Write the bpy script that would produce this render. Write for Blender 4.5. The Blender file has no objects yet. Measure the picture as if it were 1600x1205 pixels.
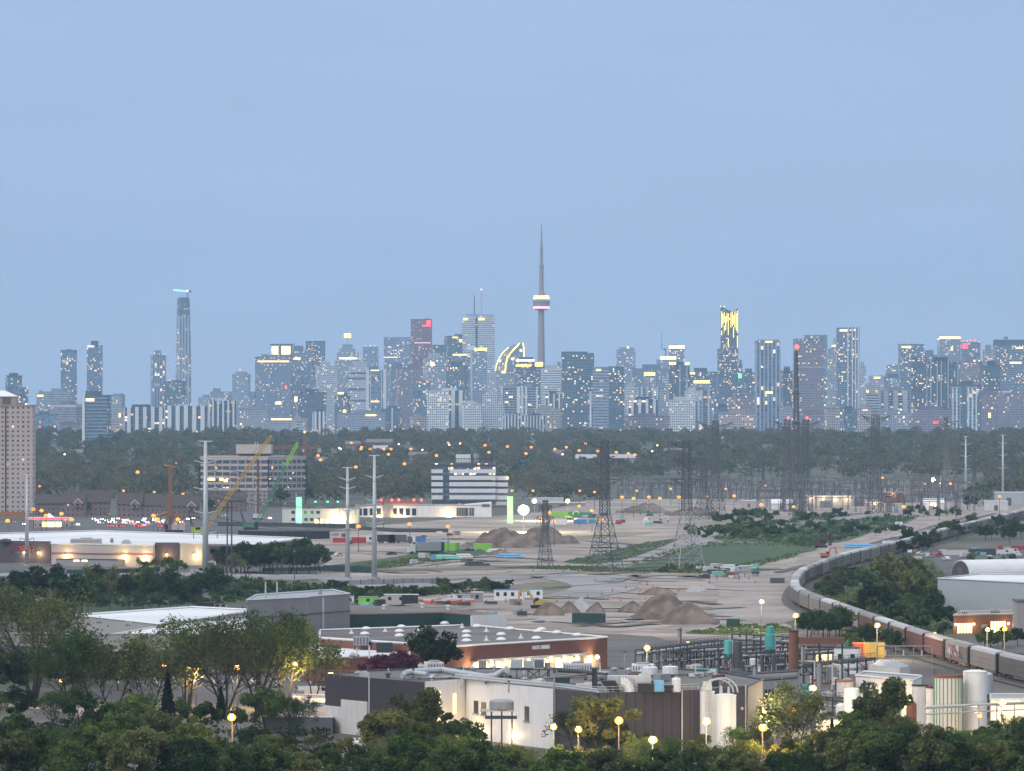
import bpy, math, random
import numpy as np
from mathutils import Vector, Matrix
R = math.radians
scn = bpy.context.scene
col = scn.collection
random.seed(11)
rng = np.random.default_rng(11)

# ---------------------------------------------------------------- camera geometry (metres)
F, H, YH = 8100.0, 62.0, 655.0          # focal length in photo pixels, eye height, row of the horizon
def hz(D):                               # height of the land at distance D
    t = min(max((D - 3900.0) / 3700.0, 0.0), 1.0)
    return 32.0 * t * t * (3 - 2 * t)
def G(px, py, z=0.0):                    # the point at height z that is seen there
    D = F * (H - z) / (py - YH)
    return ((px - 800.0) * D / F, D, z)
def GT(px, py, up=0.0):                  # the same over the rising land
    D = F * (H - up) / (py - YH)
    for _ in range(40):
        D = 0.5 * D + 0.5 * F * (H - up - hz(D)) / (py - YH)
    return ((px - 800.0) * D / F, D, hz(D))
def XX(px, D): return (px - 800.0) * D / F
def ZZ(py, D): return H - (py - YH) * D / F

# ---------------------------------------------------------------- mesh builder
class MB:
    def __init__(s): s.v = []; s.f = []; s.m = []
    def add(s, vs, fs, m=0):
        b = len(s.v); s.v.extend(vs)
        for f in fs: s.f.append([b + i for i in f]); s.m.append(m)
        return s
    def box(s, x0, x1, y0, y1, z0, z1, m=0):
        return s.add([(x0,y0,z0),(x1,y0,z0),(x1,y1,z0),(x0,y1,z0),(x0,y0,z1),(x1,y0,z1),(x1,y1,z1),(x0,y1,z1)],
                     [(3,2,1,0),(4,5,6,7),(0,1,5,4),(1,2,6,5),(2,3,7,6),(3,0,4,7)], m)
    def bar(s, p, q, w, w2=None, m=0):
        return s.cyl(p, q, w * .7071, (w2 if w2 is not None else w) * .7071, 4, m)
    def cyl(s, p, q, r0, r1=None, n=10, m=0, caps=True, ph=None):
        r1 = r0 if r1 is None else r1
        p = Vector(p); q = Vector(q); d = (q - p)
        if d.length < 1e-6: return s
        d.normalize()
        a = d.orthogonal().normalized() if abs(d.z) < .999 else Vector((1,0,0))
        b = d.cross(a).normalized()
        off = math.pi / 4 if n == 4 else 0
        vs = []
        for c, r in ((p, r0), (q, r1)):
            for i in range(n):
                t = 2 * math.pi * i / n + off
                vs.append(tuple(c + (a * math.cos(t) + b * math.sin(t)) * r))
        fs = [(i, (i+1) % n, n + (i+1) % n, n + i) for i in range(n)]
        if caps: fs += [tuple(range(n-1, -1, -1)), tuple(range(n, 2*n))]
        return s.add(vs, fs, m)
    def lathe(s, prof, n=16, c=(0,0), m=0):
        vs = []; fs = []
        for r, z in prof:
            for i in range(n):
                t = 2*math.pi*i/n; vs.append((c[0]+r*math.cos(t), c[1]+r*math.sin(t), z))
        k = len(prof)
        for j in range(k-1):
            for i in range(n):
                fs.append((j*n+i, j*n+(i+1)%n, (j+1)*n+(i+1)%n, (j+1)*n+i))
        fs.append(tuple(range(n-1,-1,-1))); fs.append(tuple(range((k-1)*n, k*n)))
        return s.add(vs, fs, m)
    def prism(s, pts, z0, z1, m=0, top=True, bottom=True):
        n = len(pts)
        ar = sum(pts[i][0]*pts[(i+1)%n][1]-pts[(i+1)%n][0]*pts[i][1] for i in range(n))
        if ar < 0: pts = pts[::-1]
        vs = [(x,y,z0) for x,y in pts] + [(x,y,z1) for x,y in pts]
        fs = [(i,(i+1)%n,n+(i+1)%n,n+i) for i in range(n)]
        if top: fs.append(tuple(range(n,2*n)))
        if bottom: fs.append(tuple(range(n-1,-1,-1)))
        return s.add(vs, fs, m)
    def extrude_y(s, prof, y0, y1, m=0):       # profile in x,z
        n = len(prof)
        ar = sum(prof[i][0]*prof[(i+1)%n][1]-prof[(i+1)%n][0]*prof[i][1] for i in range(n))
        if ar < 0: prof = prof[::-1]
        vs = [(x,y0,z) for x,z in prof] + [(x,y1,z) for x,z in prof]
        fs = [(n+i,n+(i+1)%n,(i+1)%n,i) for i in range(n)] + [tuple(range(n)), tuple(range(2*n-1,n-1,-1))]
        return s.add(vs, fs, m)
    def extrude_x(s, prof, x0, x1, m=0):       # profile in y,z
        k = len(s.v); s.extrude_y(prof, 0, 1, m)
        for i in range(k, len(s.v)):
            x, y, z = s.v[i]; s.v[i] = (x0 + (x1-x0)*(1-y), x, z)
        for i in range(len(s.f)-len(prof)-2, len(s.f)): pass
        return s
    def sphere(s, c, r, n=10, m=0, sz=1.0):
        k = max(4, n//2)
        prof = [(max(1e-3, r*math.sin(math.pi*j/k)), c[2]-r*sz*math.cos(math.pi*j/k)) for j in range(k+1)]
        return s.lathe(prof, n, (c[0], c[1]), m)
    def build(s, name, mats, parent=None, loc=(0,0,0), rz=0, smooth=False, color=None, label=None):
        me = bpy.data.meshes.new(name)
        me.from_pydata(s.v, [], s.f)
        mats = mats if isinstance(mats, (list, tuple)) else [mats]
        for m in mats: me.materials.append(m)
        if len(mats) > 1: me.polygons.foreach_set('material_index', s.m)
        if smooth: me.polygons.foreach_set('use_smooth', [True]*len(s.f))
        me.update()
        return link(name, me, parent, loc, rz, color, label)
def link(name, me, parent=None, loc=(0,0,0), rz=0, color=None, label=None):
    o = bpy.data.objects.new(name, me); col.objects.link(o)
    o.location = loc; o.rotation_euler = (0,0,rz); o.parent = parent
    if color: o.color = (*color[:3], 1)
    if label: o['label'] = label
    return o
def tag(o, label, cat, group=None, kind=None):
    o['label'] = label; o['category'] = cat
    if group: o['group'] = group
    if kind: o['kind'] = kind
    return o
def thing(name, label, cat, loc=(0,0,0), rz=0, group=None):
    o = bpy.data.objects.new(name, None); col.objects.link(o)
    o.location = loc; o.rotation_euler = (0,0,rz); o.empty_display_size = 1
    return tag(o, label, cat, group)
def struct(o): o['kind'] = 'structure'; return o
def kids(o): return [c for c in bpy.data.objects if c.parent == o]
_kid = {}
def dup(root, loc, rz=0, label=None, group=None, scale=1.0, colors=None):
    if root.name not in _kid:
        _kid[root.name] = [(c, kids(c)) for c in kids(root)]
    r = root.copy(); col.objects.link(r); r.location = loc; r.rotation_euler = (0,0,rz); r.scale = (scale,)*3 if not isinstance(scale, tuple) else scale
    if label: r['label'] = label
    if group: r['group'] = group
    for ch, gs in _kid[root.name]:
        c = ch.copy(); col.objects.link(c); c.parent = r
        if colors and ch.name.split('.')[0] in colors: c.color = (*colors[ch.name.split('.')[0]], 1)
        for g in gs:
            d = g.copy(); col.objects.link(d); d.parent = c
    return r

# ---------------------------------------------------------------- materials
class NT:
    def __init__(s, m): s.t = m.node_tree; s.n = s.t.nodes; s.l = s.t.links
    def node(s, typ, **kw):
        n = s.n.new(typ)
        for k, v in kw.items(): setattr(n, k, v)
        return n
    def put(s, sock, v):
        if isinstance(v, bpy.types.NodeSocket): s.l.new(v, sock)
        elif isinstance(v, (tuple, list)) and len(v) == 3 and sock.type == 'RGBA': sock.default_value = (*v, 1)
        else: sock.default_value = v
    def m(s, op, a, b=None, c=None):
        n = s.node('ShaderNodeMath', operation=op)
        for i, x in enumerate((a, b, c)):
            if x is not None: s.put(n.inputs[i], x)
        return n.outputs[0]
    def mix(s, fac, a, b, blend='MIX'):
        n = s.node('ShaderNodeMix', data_type='RGBA', blend_type=blend)
        s.put(n.inputs[0], fac); s.put(n.inputs[6], a); s.put(n.inputs[7], b)
        return n.outputs[2]
    def noise(s, scale, detail=3, rough=.6, vec=None):
        n = s.node('ShaderNodeTexNoise'); n.inputs['Scale'].default_value = scale
        n.inputs['Detail'].default_value = detail; n.inputs['Roughness'].default_value = rough
        if vec is not None: s.l.new(vec, n.inputs['Vector'])
        return n.outputs[0]
    def ramp(s, fac, stops):
        n = s.node('ShaderNodeValToRGB'); e = n.color_ramp.elements
        while len(e) < len(stops): e.new(.5)
        for i, (p, c) in enumerate(stops): e[i].position = p; e[i].color = (*c, 1)
        s.put(n.inputs[0], fac); return n.outputs[0]
    def obj(s): return s.node('ShaderNodeTexCoord').outputs['Object']
def new_mat(name):
    m = bpy.data.materials.new(name); m.use_nodes = True
    return m, NT(m), m.node_tree.nodes['Principled BSDF']
def mul(c, k): return tuple(min(1, x*k) for x in c)
def mat(name, c, rough=.8, var=.22, scale=.4, metal=0, c2=None, bump=0, streak=0, own=False):
    """plain surface: broad and fine mottling, optional second colour in patches, optional vertical streaks"""
    m, t, p = new_mat(name)
    v = t.obj()
    if own: c = t.node('ShaderNodeObjectInfo').outputs['Color']
    f = t.noise(scale, 4, .65, v); g = t.noise(scale*9, 3, .6, v)
    k = t.m('ADD', t.m('MULTIPLY', t.m('SUBTRACT', f, .5), 2*var), t.m('MULTIPLY', t.m('SUBTRACT', g, .5), var))
    base = c
    if c2:
        h = t.noise(scale*.35, 5, .62, v)
        base = t.mix(t.ramp(h, [(.42,(0,0,0)),(.6,(1,1,1))]), c, c2)
    if streak:
        mp = t.node('ShaderNodeMapping'); mp.inputs['Scale'].default_value = (1.3,1.3,.08); t.l.new(v, mp.inputs[0])
        k = t.m('ADD', k, t.m('MULTIPLY', t.m('SUBTRACT', t.noise(scale*4, 3, .6, mp.outputs[0]), .5), streak))
    n = t.node('ShaderNodeVectorMath', operation='SCALE'); t.put(n.inputs[0], base if isinstance(base, bpy.types.NodeSocket) else tuple(base))
    t.put(n.inputs['Scale'], t.m('MAXIMUM', t.m('ADD', 1.0, k), .15))
    t.l.new(n.outputs[0], p.inputs['Base Color'])
    p.inputs['Roughness'].default_value = rough; p.inputs['Metallic'].default_value = metal
    if bump:
        b = t.node('ShaderNodeBump'); b.inputs['Distance'].default_value = bump
        t.l.new(g, b.inputs['Height']); t.l.new(b.outputs[0], p.inputs['Normal'])
    return m
def glow(name, c, e, sample=False):
    m, t, p = new_mat(name)
    p.inputs['Base Color'].default_value = (*mul(c, .6), 1)
    p.inputs['Emission Color'].default_value = (*c, 1)
    v = t.obj(); n = t.noise(.35, 2, .5, v)
    t.l.new(t.m('MULTIPLY', e, t.m('ADD', .65, t.m('MULTIPLY', n, .7))), p.inputs['Emission Strength'])
    if not sample: m.cycles.emission_sampling = 'NONE'
    return m
def facade(name, floor=3.6, bay=3.2, a=.14, b=.22, glass=(.045,.07,.10), lit=.06, E=5.0, warm=.6, rough=.22, gvar=1.0):
    """wall in the object's own colour with a grid of windows, some of them lit"""
    m, t, p = new_mat(name)
    tc = t.node('ShaderNodeTexCoord')
    s = t.node('ShaderNodeSeparateXYZ'); t.l.new(tc.outputs['Object'], s.inputs[0])
    sn = t.node('ShaderNodeSeparateXYZ'); t.l.new(tc.outputs['Normal'], sn.inputs[0])
    oi = t.node('ShaderNodeObjectInfo')
    side = t.m('GREATER_THAN', t.m('ABSOLUTE', sn.outputs[0]), t.m('ABSOLUTE', sn.outputs[1]))
    u = t.m('ADD', t.m('MULTIPLY', s.outputs[0], t.m('SUBTRACT', 1, side)), t.m('MULTIPLY', s.outputs[1], side))
    u = t.m('DIVIDE', t.m('ADD', u, 500), bay); v = t.m('DIVIDE', t.m('ADD', s.outputs[2], .3), floor)
    fu = t.m('FRACT', u); fv = t.m('FRACT', v)
    win = t.m('MULTIPLY', t.m('LESS_THAN', t.m('ABSOLUTE', t.m('SUBTRACT', fu, .5)), .5 - a),
              t.m('LESS_THAN', t.m('ABSOLUTE', t.m('SUBTRACT', fv, .5)), .5 - b))
    win = t.m('MULTIPLY', win, t.m('LESS_THAN', t.m('ABSOLUTE', sn.outputs[2]), .5))
    cv = t.node('ShaderNodeCombineXYZ')
    t.put(cv.inputs[0], t.m('FLOOR', u)); t.put(cv.inputs[1], t.m('FLOOR', v)); t.put(cv.inputs[2], t.m('ADD', t.m('MULTIPLY', oi.outputs['Random'], 97.0), t.m('MULTIPLY', side, 13.0)))
    w = t.node('ShaderNodeTexWhiteNoise', noise_dimensions='3D'); t.l.new(cv.outputs[0], w.inputs[0])
    w2 = t.node('ShaderNodeSeparateColor'); t.l.new(w.outputs['Color'], w2.inputs[0])
    # lit windows come in clusters
    cl = t.noise(.035, 2, .5, tc.outputs['Object'])
    thr = t.m('MULTIPLY', lit * 2.6, t.m('ADD', .15, t.m('MULTIPLY', t.m('GREATER_THAN', cl, .5), .85)))
    on = t.m('MULTIPLY', t.m('LESS_THAN', w.outputs['Value'], thr), win)
    g = t.node('ShaderNodeVectorMath', operation='SCALE'); t.put(g.inputs[0], tuple(glass))
    t.put(g.inputs['Scale'], t.m('ADD', 1 - gvar*.6, t.m('MULTIPLY', w2.outputs[0], gvar*1.6)))
    wl = t.node('ShaderNodeVectorMath', operation='SCALE'); t.l.new(oi.outputs['Color'], wl.inputs[0])
    t.put(wl.inputs['Scale'], t.m('ADD', .8, t.m('MULTIPLY', t.noise(.03, 4, .6, tc.outputs['Object']), .4)))
    t.l.new(t.mix(win, wl.outputs[0], g.outputs[0]), p.inputs['Base Color'])
    p.inputs['IOR'].default_value = 1.9
    t.l.new(t.m('SUBTRACT', .85, t.m('MULTIPLY', win, .85 - rough)), p.inputs['Roughness'])
    t.l.new(t.mix(t.m('GREATER_THAN', w2.outputs[1], warm), (1,.62,.28), (1,.86,.66)), p.inputs['Emission Color'])
    t.l.new(t.m('MULTIPLY', t.m('MULTIPLY', on, E*.30), t.m('ADD', .25, w2.outputs[2])), p.inputs['Emission Strength'])
    m.cycles.emission_sampling = 'NONE'
    return m
def leaf_mat(name, c, c2, scale=.25):
    m, t, p = new_mat(name)
    v = t.obj(); oi = t.node('ShaderNodeObjectInfo')
    cx = t.node('ShaderNodeVectorMath', operation='ADD'); t.l.new(v, cx.inputs[0])
    sc = t.node('ShaderNodeVectorMath', operation='SCALE'); sc.inputs[0].default_value = (31,17,23); t.l.new(oi.outputs['Random'], sc.inputs['Scale'])
    t.l.new(sc.outputs[0], cx.inputs[1])
    n = t.noise(scale, 4, .7, cx.outputs[0])
    k = t.m('ADD', n, t.m('MULTIPLY', t.m('SUBTRACT', oi.outputs['Random'], .5), .3))
    t.l.new(t.ramp(k, [(.3, mul(c, .5)), (.48, c), (.66, c2)]), p.inputs['Base Color'])  # random leaf tones, spread wide to paint dark gaps and bright tips too
    p.inputs['Roughness'].default_value = .75
    p.inputs['Specular IOR Level'].default_value = .25
    tr = t.node('ShaderNodeBsdfTranslucent'); t.l.new(p.inputs['Base Color'].links[0].from_socket, tr.inputs[0])
    ms = t.node('ShaderNodeMixShader'); ms.inputs[0].default_value = .35; t.l.new(p.outputs[0], ms.inputs[1]); t.l.new(tr.outputs[0], ms.inputs[2]); t.l.new(ms.outputs[0], t.n['Material Output'].inputs['Surface'])
    return m

M = {}
def mk(k, *a, **kw): M[k] = mat(k, *a, **kw)
mk('white_paint', (.72,.72,.72), .5, .12, .3, streak=.34)
mk('off_white', (.60,.58,.56), .7, .16, .3, streak=.4)
mk('white_roof', (.74,.76,.78), .6, .12, .05, c2=(.62,.64,.66))
mk('grey_metal', (.33,.33,.34), .45, .15, .3, metal=.3, streak=.2)
mk('pale_steel', (.46,.48,.50), .4, .12, .3, metal=.2)
mk('dark_steel', (.05,.055,.065), .6, .2, .5)
mk('pylon_steel', (.085,.09,.098), .55, .2, .4)
mk('gantry_steel', (.13,.12,.125), .6, .25, .4)
mk('black', (.016,.016,.018), .5, .2, .5)
mk('dark_brown', (.046,.037,.046), .75, .2, .12, streak=.25)
mk('purple_brown', (.072,.056,.066), .7, .15, .12, streak=.2)
mk('beige', (.46,.41,.37), .8, .12, .2, streak=.15)
mk('tan', (.33,.26,.22), .8, .15, .2)
mk('grey_wall', (.29,.28,.285), .8, .12, .15, streak=.3)
mk('concrete', (.38,.37,.36), .85, .2, .25, streak=.2)
mk('dark_grey', (.10,.10,.11), .8, .2, .2)
mk('gravel_roof', (.115,.105,.10), .95, .3, .15, c2=(.17,.155,.145))
mk('red_paint', (.42,.035,.035), .5, .15, .4)
mk('maroon', (.10,.02,.02), .7, .2, .4)
mk('blue_paint', (.06,.22,.52), .45, .15, .4)
mk('sky_blue', (.16,.40,.62), .5, .2, .3)
mk('teal', (.06,.30,.30), .5, .15, .4, streak=.2)
mk('mint', (.22,.52,.42), .5, .2, .3)
mk('lime', (.24,.55,.06), .5, .12, .4)
mk('dark_green', (.012,.05,.045), .6, .2, .3)
mk('yellow', (.52,.34,.06), .55, .2, .5)
mk('orange', (.55,.13,.03), .6, .2, .5)
mk('rust', (.17,.075,.05), .85, .25, .3, streak=.3)
mk('rust_orange', (.32,.14,.06), .8, .25, .4)
mk('roof_brown', (.085,.066,.066), .9, .25, .4)
mk('train_grey', (.24,.215,.205), .65, .2, .25, streak=.35, own=True)
mk('own_paint', (.5,.5,.5), .45, .1, .3, own=True)
mk('own_matte', (.5,.5,.5), .85, .16, .12, own=True, streak=.15)
mk('dirt_pile', (.125,.095,.076), .95, .4, .3, c2=(.225,.18,.15), bump=.3)
mk('gravel_pile', (.36,.36,.37), .95, .2, .3, bump=.2)
mk('bark', (.045,.036,.03), .95, .25, 1.2)
mk('hivis', (.50,.10,.035), .6, .2, .5)
mk('glass_dark', (.02,.03,.045), .12, .3, .5)
mk('green_roof', (.07,.22,.13), .6, .2, .3)
def brick(name, c, c2, sc=4.0):
    m, t, p = new_mat(name)
    b = t.node('ShaderNodeTexBrick'); b.inputs['Scale'].default_value = sc
    b.inputs['Color1'].default_value = (*c,1); b.inputs['Color2'].default_value = (*c2,1); b.inputs['Mortar'].default_value = (*mul(c,.8),1)
    v = t.obj(); mp = t.node('ShaderNodeMapping'); mp.inputs['Rotation'].default_value = (R(90),0,0); t.l.new(v, mp.inputs[0]); t.l.new(mp.outputs[0], b.inputs['Vector'])
    n = t.noise(.2, 4, .6, v)
    t.l.new(t.mix(t.m('MULTIPLY', n, .6), b.outputs['Color'], mul(c,.55)), p.inputs['Base Color']); p.inputs['Roughness'].default_value = .9
    M[name] = m
brick('red_brick', (.24,.10,.075), (.19,.08,.062), 1.2)
brick('orange_brick', (.33,.14,.075), (.27,.11,.06), 1.2)
M['leaf_dark'] = leaf_mat('leaf_dark', (.030,.066,.015), (.115,.165,.038), .45)
M['leaf_mid'] = leaf_mat('leaf_mid', (.062,.115,.024), (.165,.225,.052), .45)
M['leaf_spring'] = leaf_mat('leaf_spring', (.090,.115,.038), (.20,.21,.068), .45)
M['leaf_fir'] = leaf_mat('leaf_fir', (.014,.028,.014), (.030,.050,.022))
M['leaf_purple'] = leaf_mat('leaf_purple', (.075,.014,.038), (.13,.03,.07))
M['leaf_wood'] = leaf_mat('leaf_wood', (.042,.080,.028), (.165,.150,.080), .035)
M['glow_warm'] = glow('glow_warm', (1,.60,.20), 4.5)
M['glow_orange'] = glow('glow_orange', (1,.40,.09), 4.5)
M['glow_white'] = glow('glow_white', (1,.74,.36), 7)
M['glow_amber'] = glow('glow_amber', (1,.37,.055), 1.45)
M['glow_core'] = glow('glow_core', (1,.74,.38), 9)
M['glow_flood'] = glow('glow_flood', (1,.80,.42), 40)
M['glow_soft'] = glow('glow_soft', (1,.66,.28), 3.2)
M['glow_window'] = glow('glow_window', (1,.74,.36), 1.8)
M['glow_yellow'] = glow('glow_yellow', (1,.72,.16), 3.0)
M['glow_red'] = glow('glow_red', (1,.05,.06), 4.0)
M['glow_redlamp'] = glow('glow_redlamp', (1,.10,.08), 3.2)
M['glow_green'] = glow('glow_green', (.18,1,.30), 2.2)
M['glow_greenlamp'] = glow('glow_greenlamp', (.1,1,.55), 3)
M['glow_lime'] = glow('glow_lime', (.42,1,.30), 1.5)
M['glow_pink'] = glow('glow_pink', (1,.55,.62), 1.6)
M['glow_cyan'] = glow('glow_cyan', (.2,1,.6), 2.0)
M['glow_tail'] = glow('glow_tail', (1,.06,.05), 3.0)
M['glow_head'] = glow('glow_head', (1,.86,.6), 5.0)
M['f_glass'] = facade('f_glass', 3.9, 2.8, .06, .14, (.11,.165,.25), .05, 6)  # facade glass tints also lightened and blued in place of thicker haze
M['f_dark'] = facade('f_dark', 3.7, 2.7, .13, .24, (.045,.085,.14), .08, 7)
M['f_grid'] = facade('f_grid', 4.0, 3.4, .20, .27, (.06,.09,.14), .07, 6)
M['f_band'] = facade('f_band', 4.6, 6.0, .0, .28, (.09,.125,.18), .03, 5)
M['f_balc'] = facade('f_balc', 4.4, 7.0, .05, .20, (.05,.08,.12), .07, 7)
M['f_vert'] = facade('f_vert', 6.0, 6.5, .22, .03, (.075,.11,.17), .05, 6)
M['f_brickwin'] = facade('f_brickwin', 3.1, 3.4, .30, .30, (.05,.055,.065), .035, 3.5, .7)
M['f_house'] = facade('f_house', 3.2, 3.0, .32, .30, (.04,.045,.05), .05, 2.5, .7)

# ---------------------------------------------------------------- camera, world, sun, haze
cam = bpy.data.cameras.new('camera'); co = bpy.data.objects.new('camera', cam); col.objects.link(co)
co.location = (0,0,H); co.rotation_euler = (R(90),0,0)
cam.sensor_width = 36; cam.sensor_fit = 'HORIZONTAL'; cam.lens = 36*F/1600; cam.shift_y = (YH-602.5)/1600
cam.clip_start = 1; cam.clip_end = 60000
scn.camera = co
scn.view_settings.view_transform = 'Standard'; scn.view_settings.look = 'None'
scn.view_settings.exposure = .1; scn.view_settings.gamma = 1
W = bpy.data.worlds.new('World'); scn.world = W; W.use_nodes = True
t = NT(W); bg = W.node_tree.nodes['Background']
SUN_EL, SUN_AZ = R(9), R(222)          # after-glow of the sunken sun, behind the camera
sky = t.node('ShaderNodeTexSky', sky_type='NISHITA'); sky.sun_disc = False
sky.sun_elevation = SUN_EL; sky.sun_rotation = SUN_AZ; sky.altitude = 150; sky.air_density = 1.0; sky.dust_density = 1.0; sky.ozone_density = 3.0
gen = t.node('ShaderNodeTexCoord').outputs['Generated']
sp = t.node('ShaderNodeSeparateXYZ'); t.l.new(gen, sp.inputs[0])
el = t.m('MAXIMUM', sp.outputs[2], 0.0)
grad = t.ramp(el, [(0.0,(4.00,5.35,7.80)), (.03,(3.72,5.02,7.52)), (.09,(3.62,4.90,7.35)), (.30,(6.8,8.0,9.8)), (1.0,(10.8,10.7,10.7))])
mp = t.node('ShaderNodeMapping'); mp.inputs['Scale'].default_value = (9,9,48); t.l.new(gen, mp.inputs[0])
cl = t.noise(1.6, 5, .55, mp.outputs[0])
cloud = t.node('ShaderNodeVectorMath', operation='SCALE'); t.l.new(grad, cloud.inputs[0]); t.put(cloud.inputs['Scale'], t.m('ADD', .92, t.m('MULTIPLY', cl, .16)))
mixs = t.mix(.88, sky.outputs[0], cloud.outputs[0])
t.l.new(mixs, bg.inputs[0]); bg.inputs[1].default_value = 0.105
sun = bpy.data.lights.new('sun', 'SUN'); so = bpy.data.objects.new('sun', sun); col.objects.link(so)
sun.energy = 1.5; sun.angle = R(28); sun.color = (1,.93,.86)
sd = Vector((math.sin(SUN_AZ)*math.cos(R(40)), math.cos(SUN_AZ)*math.cos(R(40)), math.sin(R(40))))
so.rotation_euler = sd.to_track_quat('Z','Y').to_euler()
hb = MB().box(-8800, 8800, -700, 17000, -1, 575)
hm = bpy.data.materials.new('haze_air'); hm.use_nodes = True
ht = NT(hm); ht.n.remove(ht.n['Principled BSDF'])
pv = ht.node('ShaderNodeVolumePrincipled'); pv.inputs['Color'].default_value = (.50,.74,1,1); pv.inputs['Density'].default_value = 3.9e-5
pv.inputs['Density Attribute'].default_value = ''; pv.inputs['Anisotropy'].default_value = 0
ht.l.new(pv.outputs[0], ht.n['Material Output'].inputs['Volume'])
ho = hb.build('haze', hm); ho['kind'] = 'stuff'; ho['label'] = 'pale blue evening haze over the whole view'
cy = scn.cycles
cy.use_denoising = True; cy.max_bounces = 4; cy.diffuse_bounces = 2; cy.glossy_bounces = 2; cy.transmission_bounces = 2; cy.volume_bounces = 1
cy.transparent_max_bounces = 4; cy.sample_clamp_indirect = 4; cy.caustics_reflective = False; cy.caustics_refractive = False
from mathutils import noise
# ---------------------------------------------------------------- the ground and what lies flat on it
def land_sheet():
    ys = [-600, 300] + list(range(600, 3900, 300)) + list(range(3900, 7700, 100)) + [8500, 10000, 13000, 16800]
    xs = [-8600,-4000,-1500,-700,-300,0,300,700,1500,4000,8600]
    v = [(x, y, hz(y)) for y in ys for x in xs]; n = len(xs)
    f = [(j*n+i, j*n+i+1, (j+1)*n+i+1, (j+1)*n+i) for j in range(len(ys)-1) for i in range(n-1)]
    mk('land', (.055,.065,.04), .95, .3, .03, c2=(.12,.105,.085))
    o = MB().add(v, f).build('ground', M['land']); struct(o)
land_sheet()
def smooth_loop(p, k=4):
    n = len(p); out = []
    for i in range(n):
        p0, p1, p2, p3 = p[i-1], p[i], p[(i+1)%n], p[(i+2)%n]
        for j in range(k):
            t = j/k
            out.append(tuple(.5*(2*p1[c]+(p2[c]-p0[c])*t+(2*p0[c]-5*p1[c]+4*p2[c]-p3[c])*t*t+(3*p1[c]-p0[c]-3*p2[c]+p3[c])*t**3) for c in (0,1)))
    return out
def smooth_line(p, k=6):
    q = [p[0]] + list(p) + [p[-1]]; out = []
    for i in range(1, len(q)-2):
        p0, p1, p2, p3 = q[i-1], q[i], q[i+1], q[i+2]
        for j in range(k):
            t = j/k
            out.append(tuple(.5*(2*p1[c]+(p2[c]-p0[c])*t+(2*p0[c]-5*p1[c]+4*p2[c]-p3[c])*t*t+(3*p1[c]-p0[c]-3*p2[c]+p3[c])*t**3) for c in (0,1)))
    return out + [p[-1]]
LV = [0]
def patch(name, px, m, level, sm=True, jit=.0):
    pts = [G(x, y)[:2] for x, y in px]
    if sm:
        pts = smooth_loop(pts)
    pts = [(x + random.uniform(-1,1)*jit, y + random.uniform(-1,1)*jit*4) for x, y in pts]
    LV[0] += 1; z = .03*level + .0015*LV[0]
    b = MB(); b.add([(x,y,z) for x,y in pts], [tuple(range(len(pts)))])
    if sum(pts[i-1][0]*pts[i][1]-pts[i][0]*pts[i-1][1] for i in range(len(pts))) < 0: b.f = [b.f[0][::-1]]
    return struct(b.build(name, m))
def strip(name, px, w, m, level, world=None):
    pts = world or [G(x, y)[:2] for x, y in px]
    LV[0] += 1; pts = smooth_line(pts, 8); z = .03*level + .0015*LV[0]; b = MB(); v = []; n = len(pts)
    for i, (x, y) in enumerate(pts):
        a, c = pts[max(0,i-1)], pts[min(n-1,i+1)]
        d = Vector((c[0]-a[0], c[1]-a[1])); d = d.normalized() if d.length else Vector((0,1))
        hw = w[0]+(w[1]-w[0])*i/(n-1) if isinstance(w, tuple) else w
        v += [(x-d.y*hw/2, y+d.x*hw/2, z), (x+d.y*hw/2, y-d.x*hw/2, z)]
    b.add(v, [(2*i+1, 2*i+3, 2*i+2, 2*i) for i in range(n-1)])
    return struct(b.build(name, m))
mk('dirt', (.23,.185,.158), .95, .45, .06, c2=(.37,.318,.285))
mk('sand', (.35,.305,.28), .95, .28, .06, c2=(.235,.20,.178))
mk('gravel', (.31,.295,.295), .95, .2, .06, c2=(.215,.205,.205))
mk('grass', (.028,.070,.016), .95, .4, .07, c2=(.055,.08,.024))
mk('dry_grass', (.13,.125,.075), .95, .28, .06, c2=(.20,.18,.13))
mk('asphalt', (.075,.074,.078), .9, .2, .05, c2=(.105,.10,.105))
mk('paving', (.13,.115,.11), .9, .3, .06, c2=(.08,.072,.068))
mk('pink_paving', (.36,.28,.26), .9, .15, .2)
mk('ballast', (.115,.10,.092), .95, .25, .2)
# the construction land, pale and dusty
patch('dirt_ground', [(470,835),(700,812),(840,800),(960,775),(1080,785),(1140,800),(1210,800),(1320,805),(1420,795),(1700,770),(1720,800),(1500,835),(1330,868),(1235,905),(1215,960),(1230,990),(1080,1000),(960,990),(800,985),(560,955),(545,920),(490,905),(505,870)], M['dirt'], 1, jit=2)
patch('sandy_ground', [(1180,905),(1260,870),(1370,838),(1470,815),(1600,792),(1700,780),(1690,795),(1560,815),(1420,850),(1330,875),(1270,898),(1240,918),(1230,950),(1190,975),(1130,960),(1150,930)], M['sand'], 2, jit=2)
patch('grass_field', [(975,884),(1030,868),(1090,852),(1160,848),(1260,850),(1275,858),(1230,872),(1190,882),(1120,893),(1030,890)], M['grass'], 2, jit=1.5)
patch('dirt_road', [(780,905),(840,893),(905,888),(960,880),(1010,864),(1060,848),(1110,838),(1112,845),(1072,856),(1020,874),(970,888),(900,896),(830,906)], M['gravel'], 3)
strip('grass_verge', [(815,889),(900,886),(1000,892),(1110,893),(1200,889)], 26, M['grass'], 4)
patch('grass_bank', [(880,878),(940,866),(1000,850),(1060,842),(1030,856),(985,872),(930,881)], M['grass'], 4)
strip('grass_verge', [(760,905),(840,898),(940,896),(1010,897)], 9, M['dry_grass'], 4)
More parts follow.
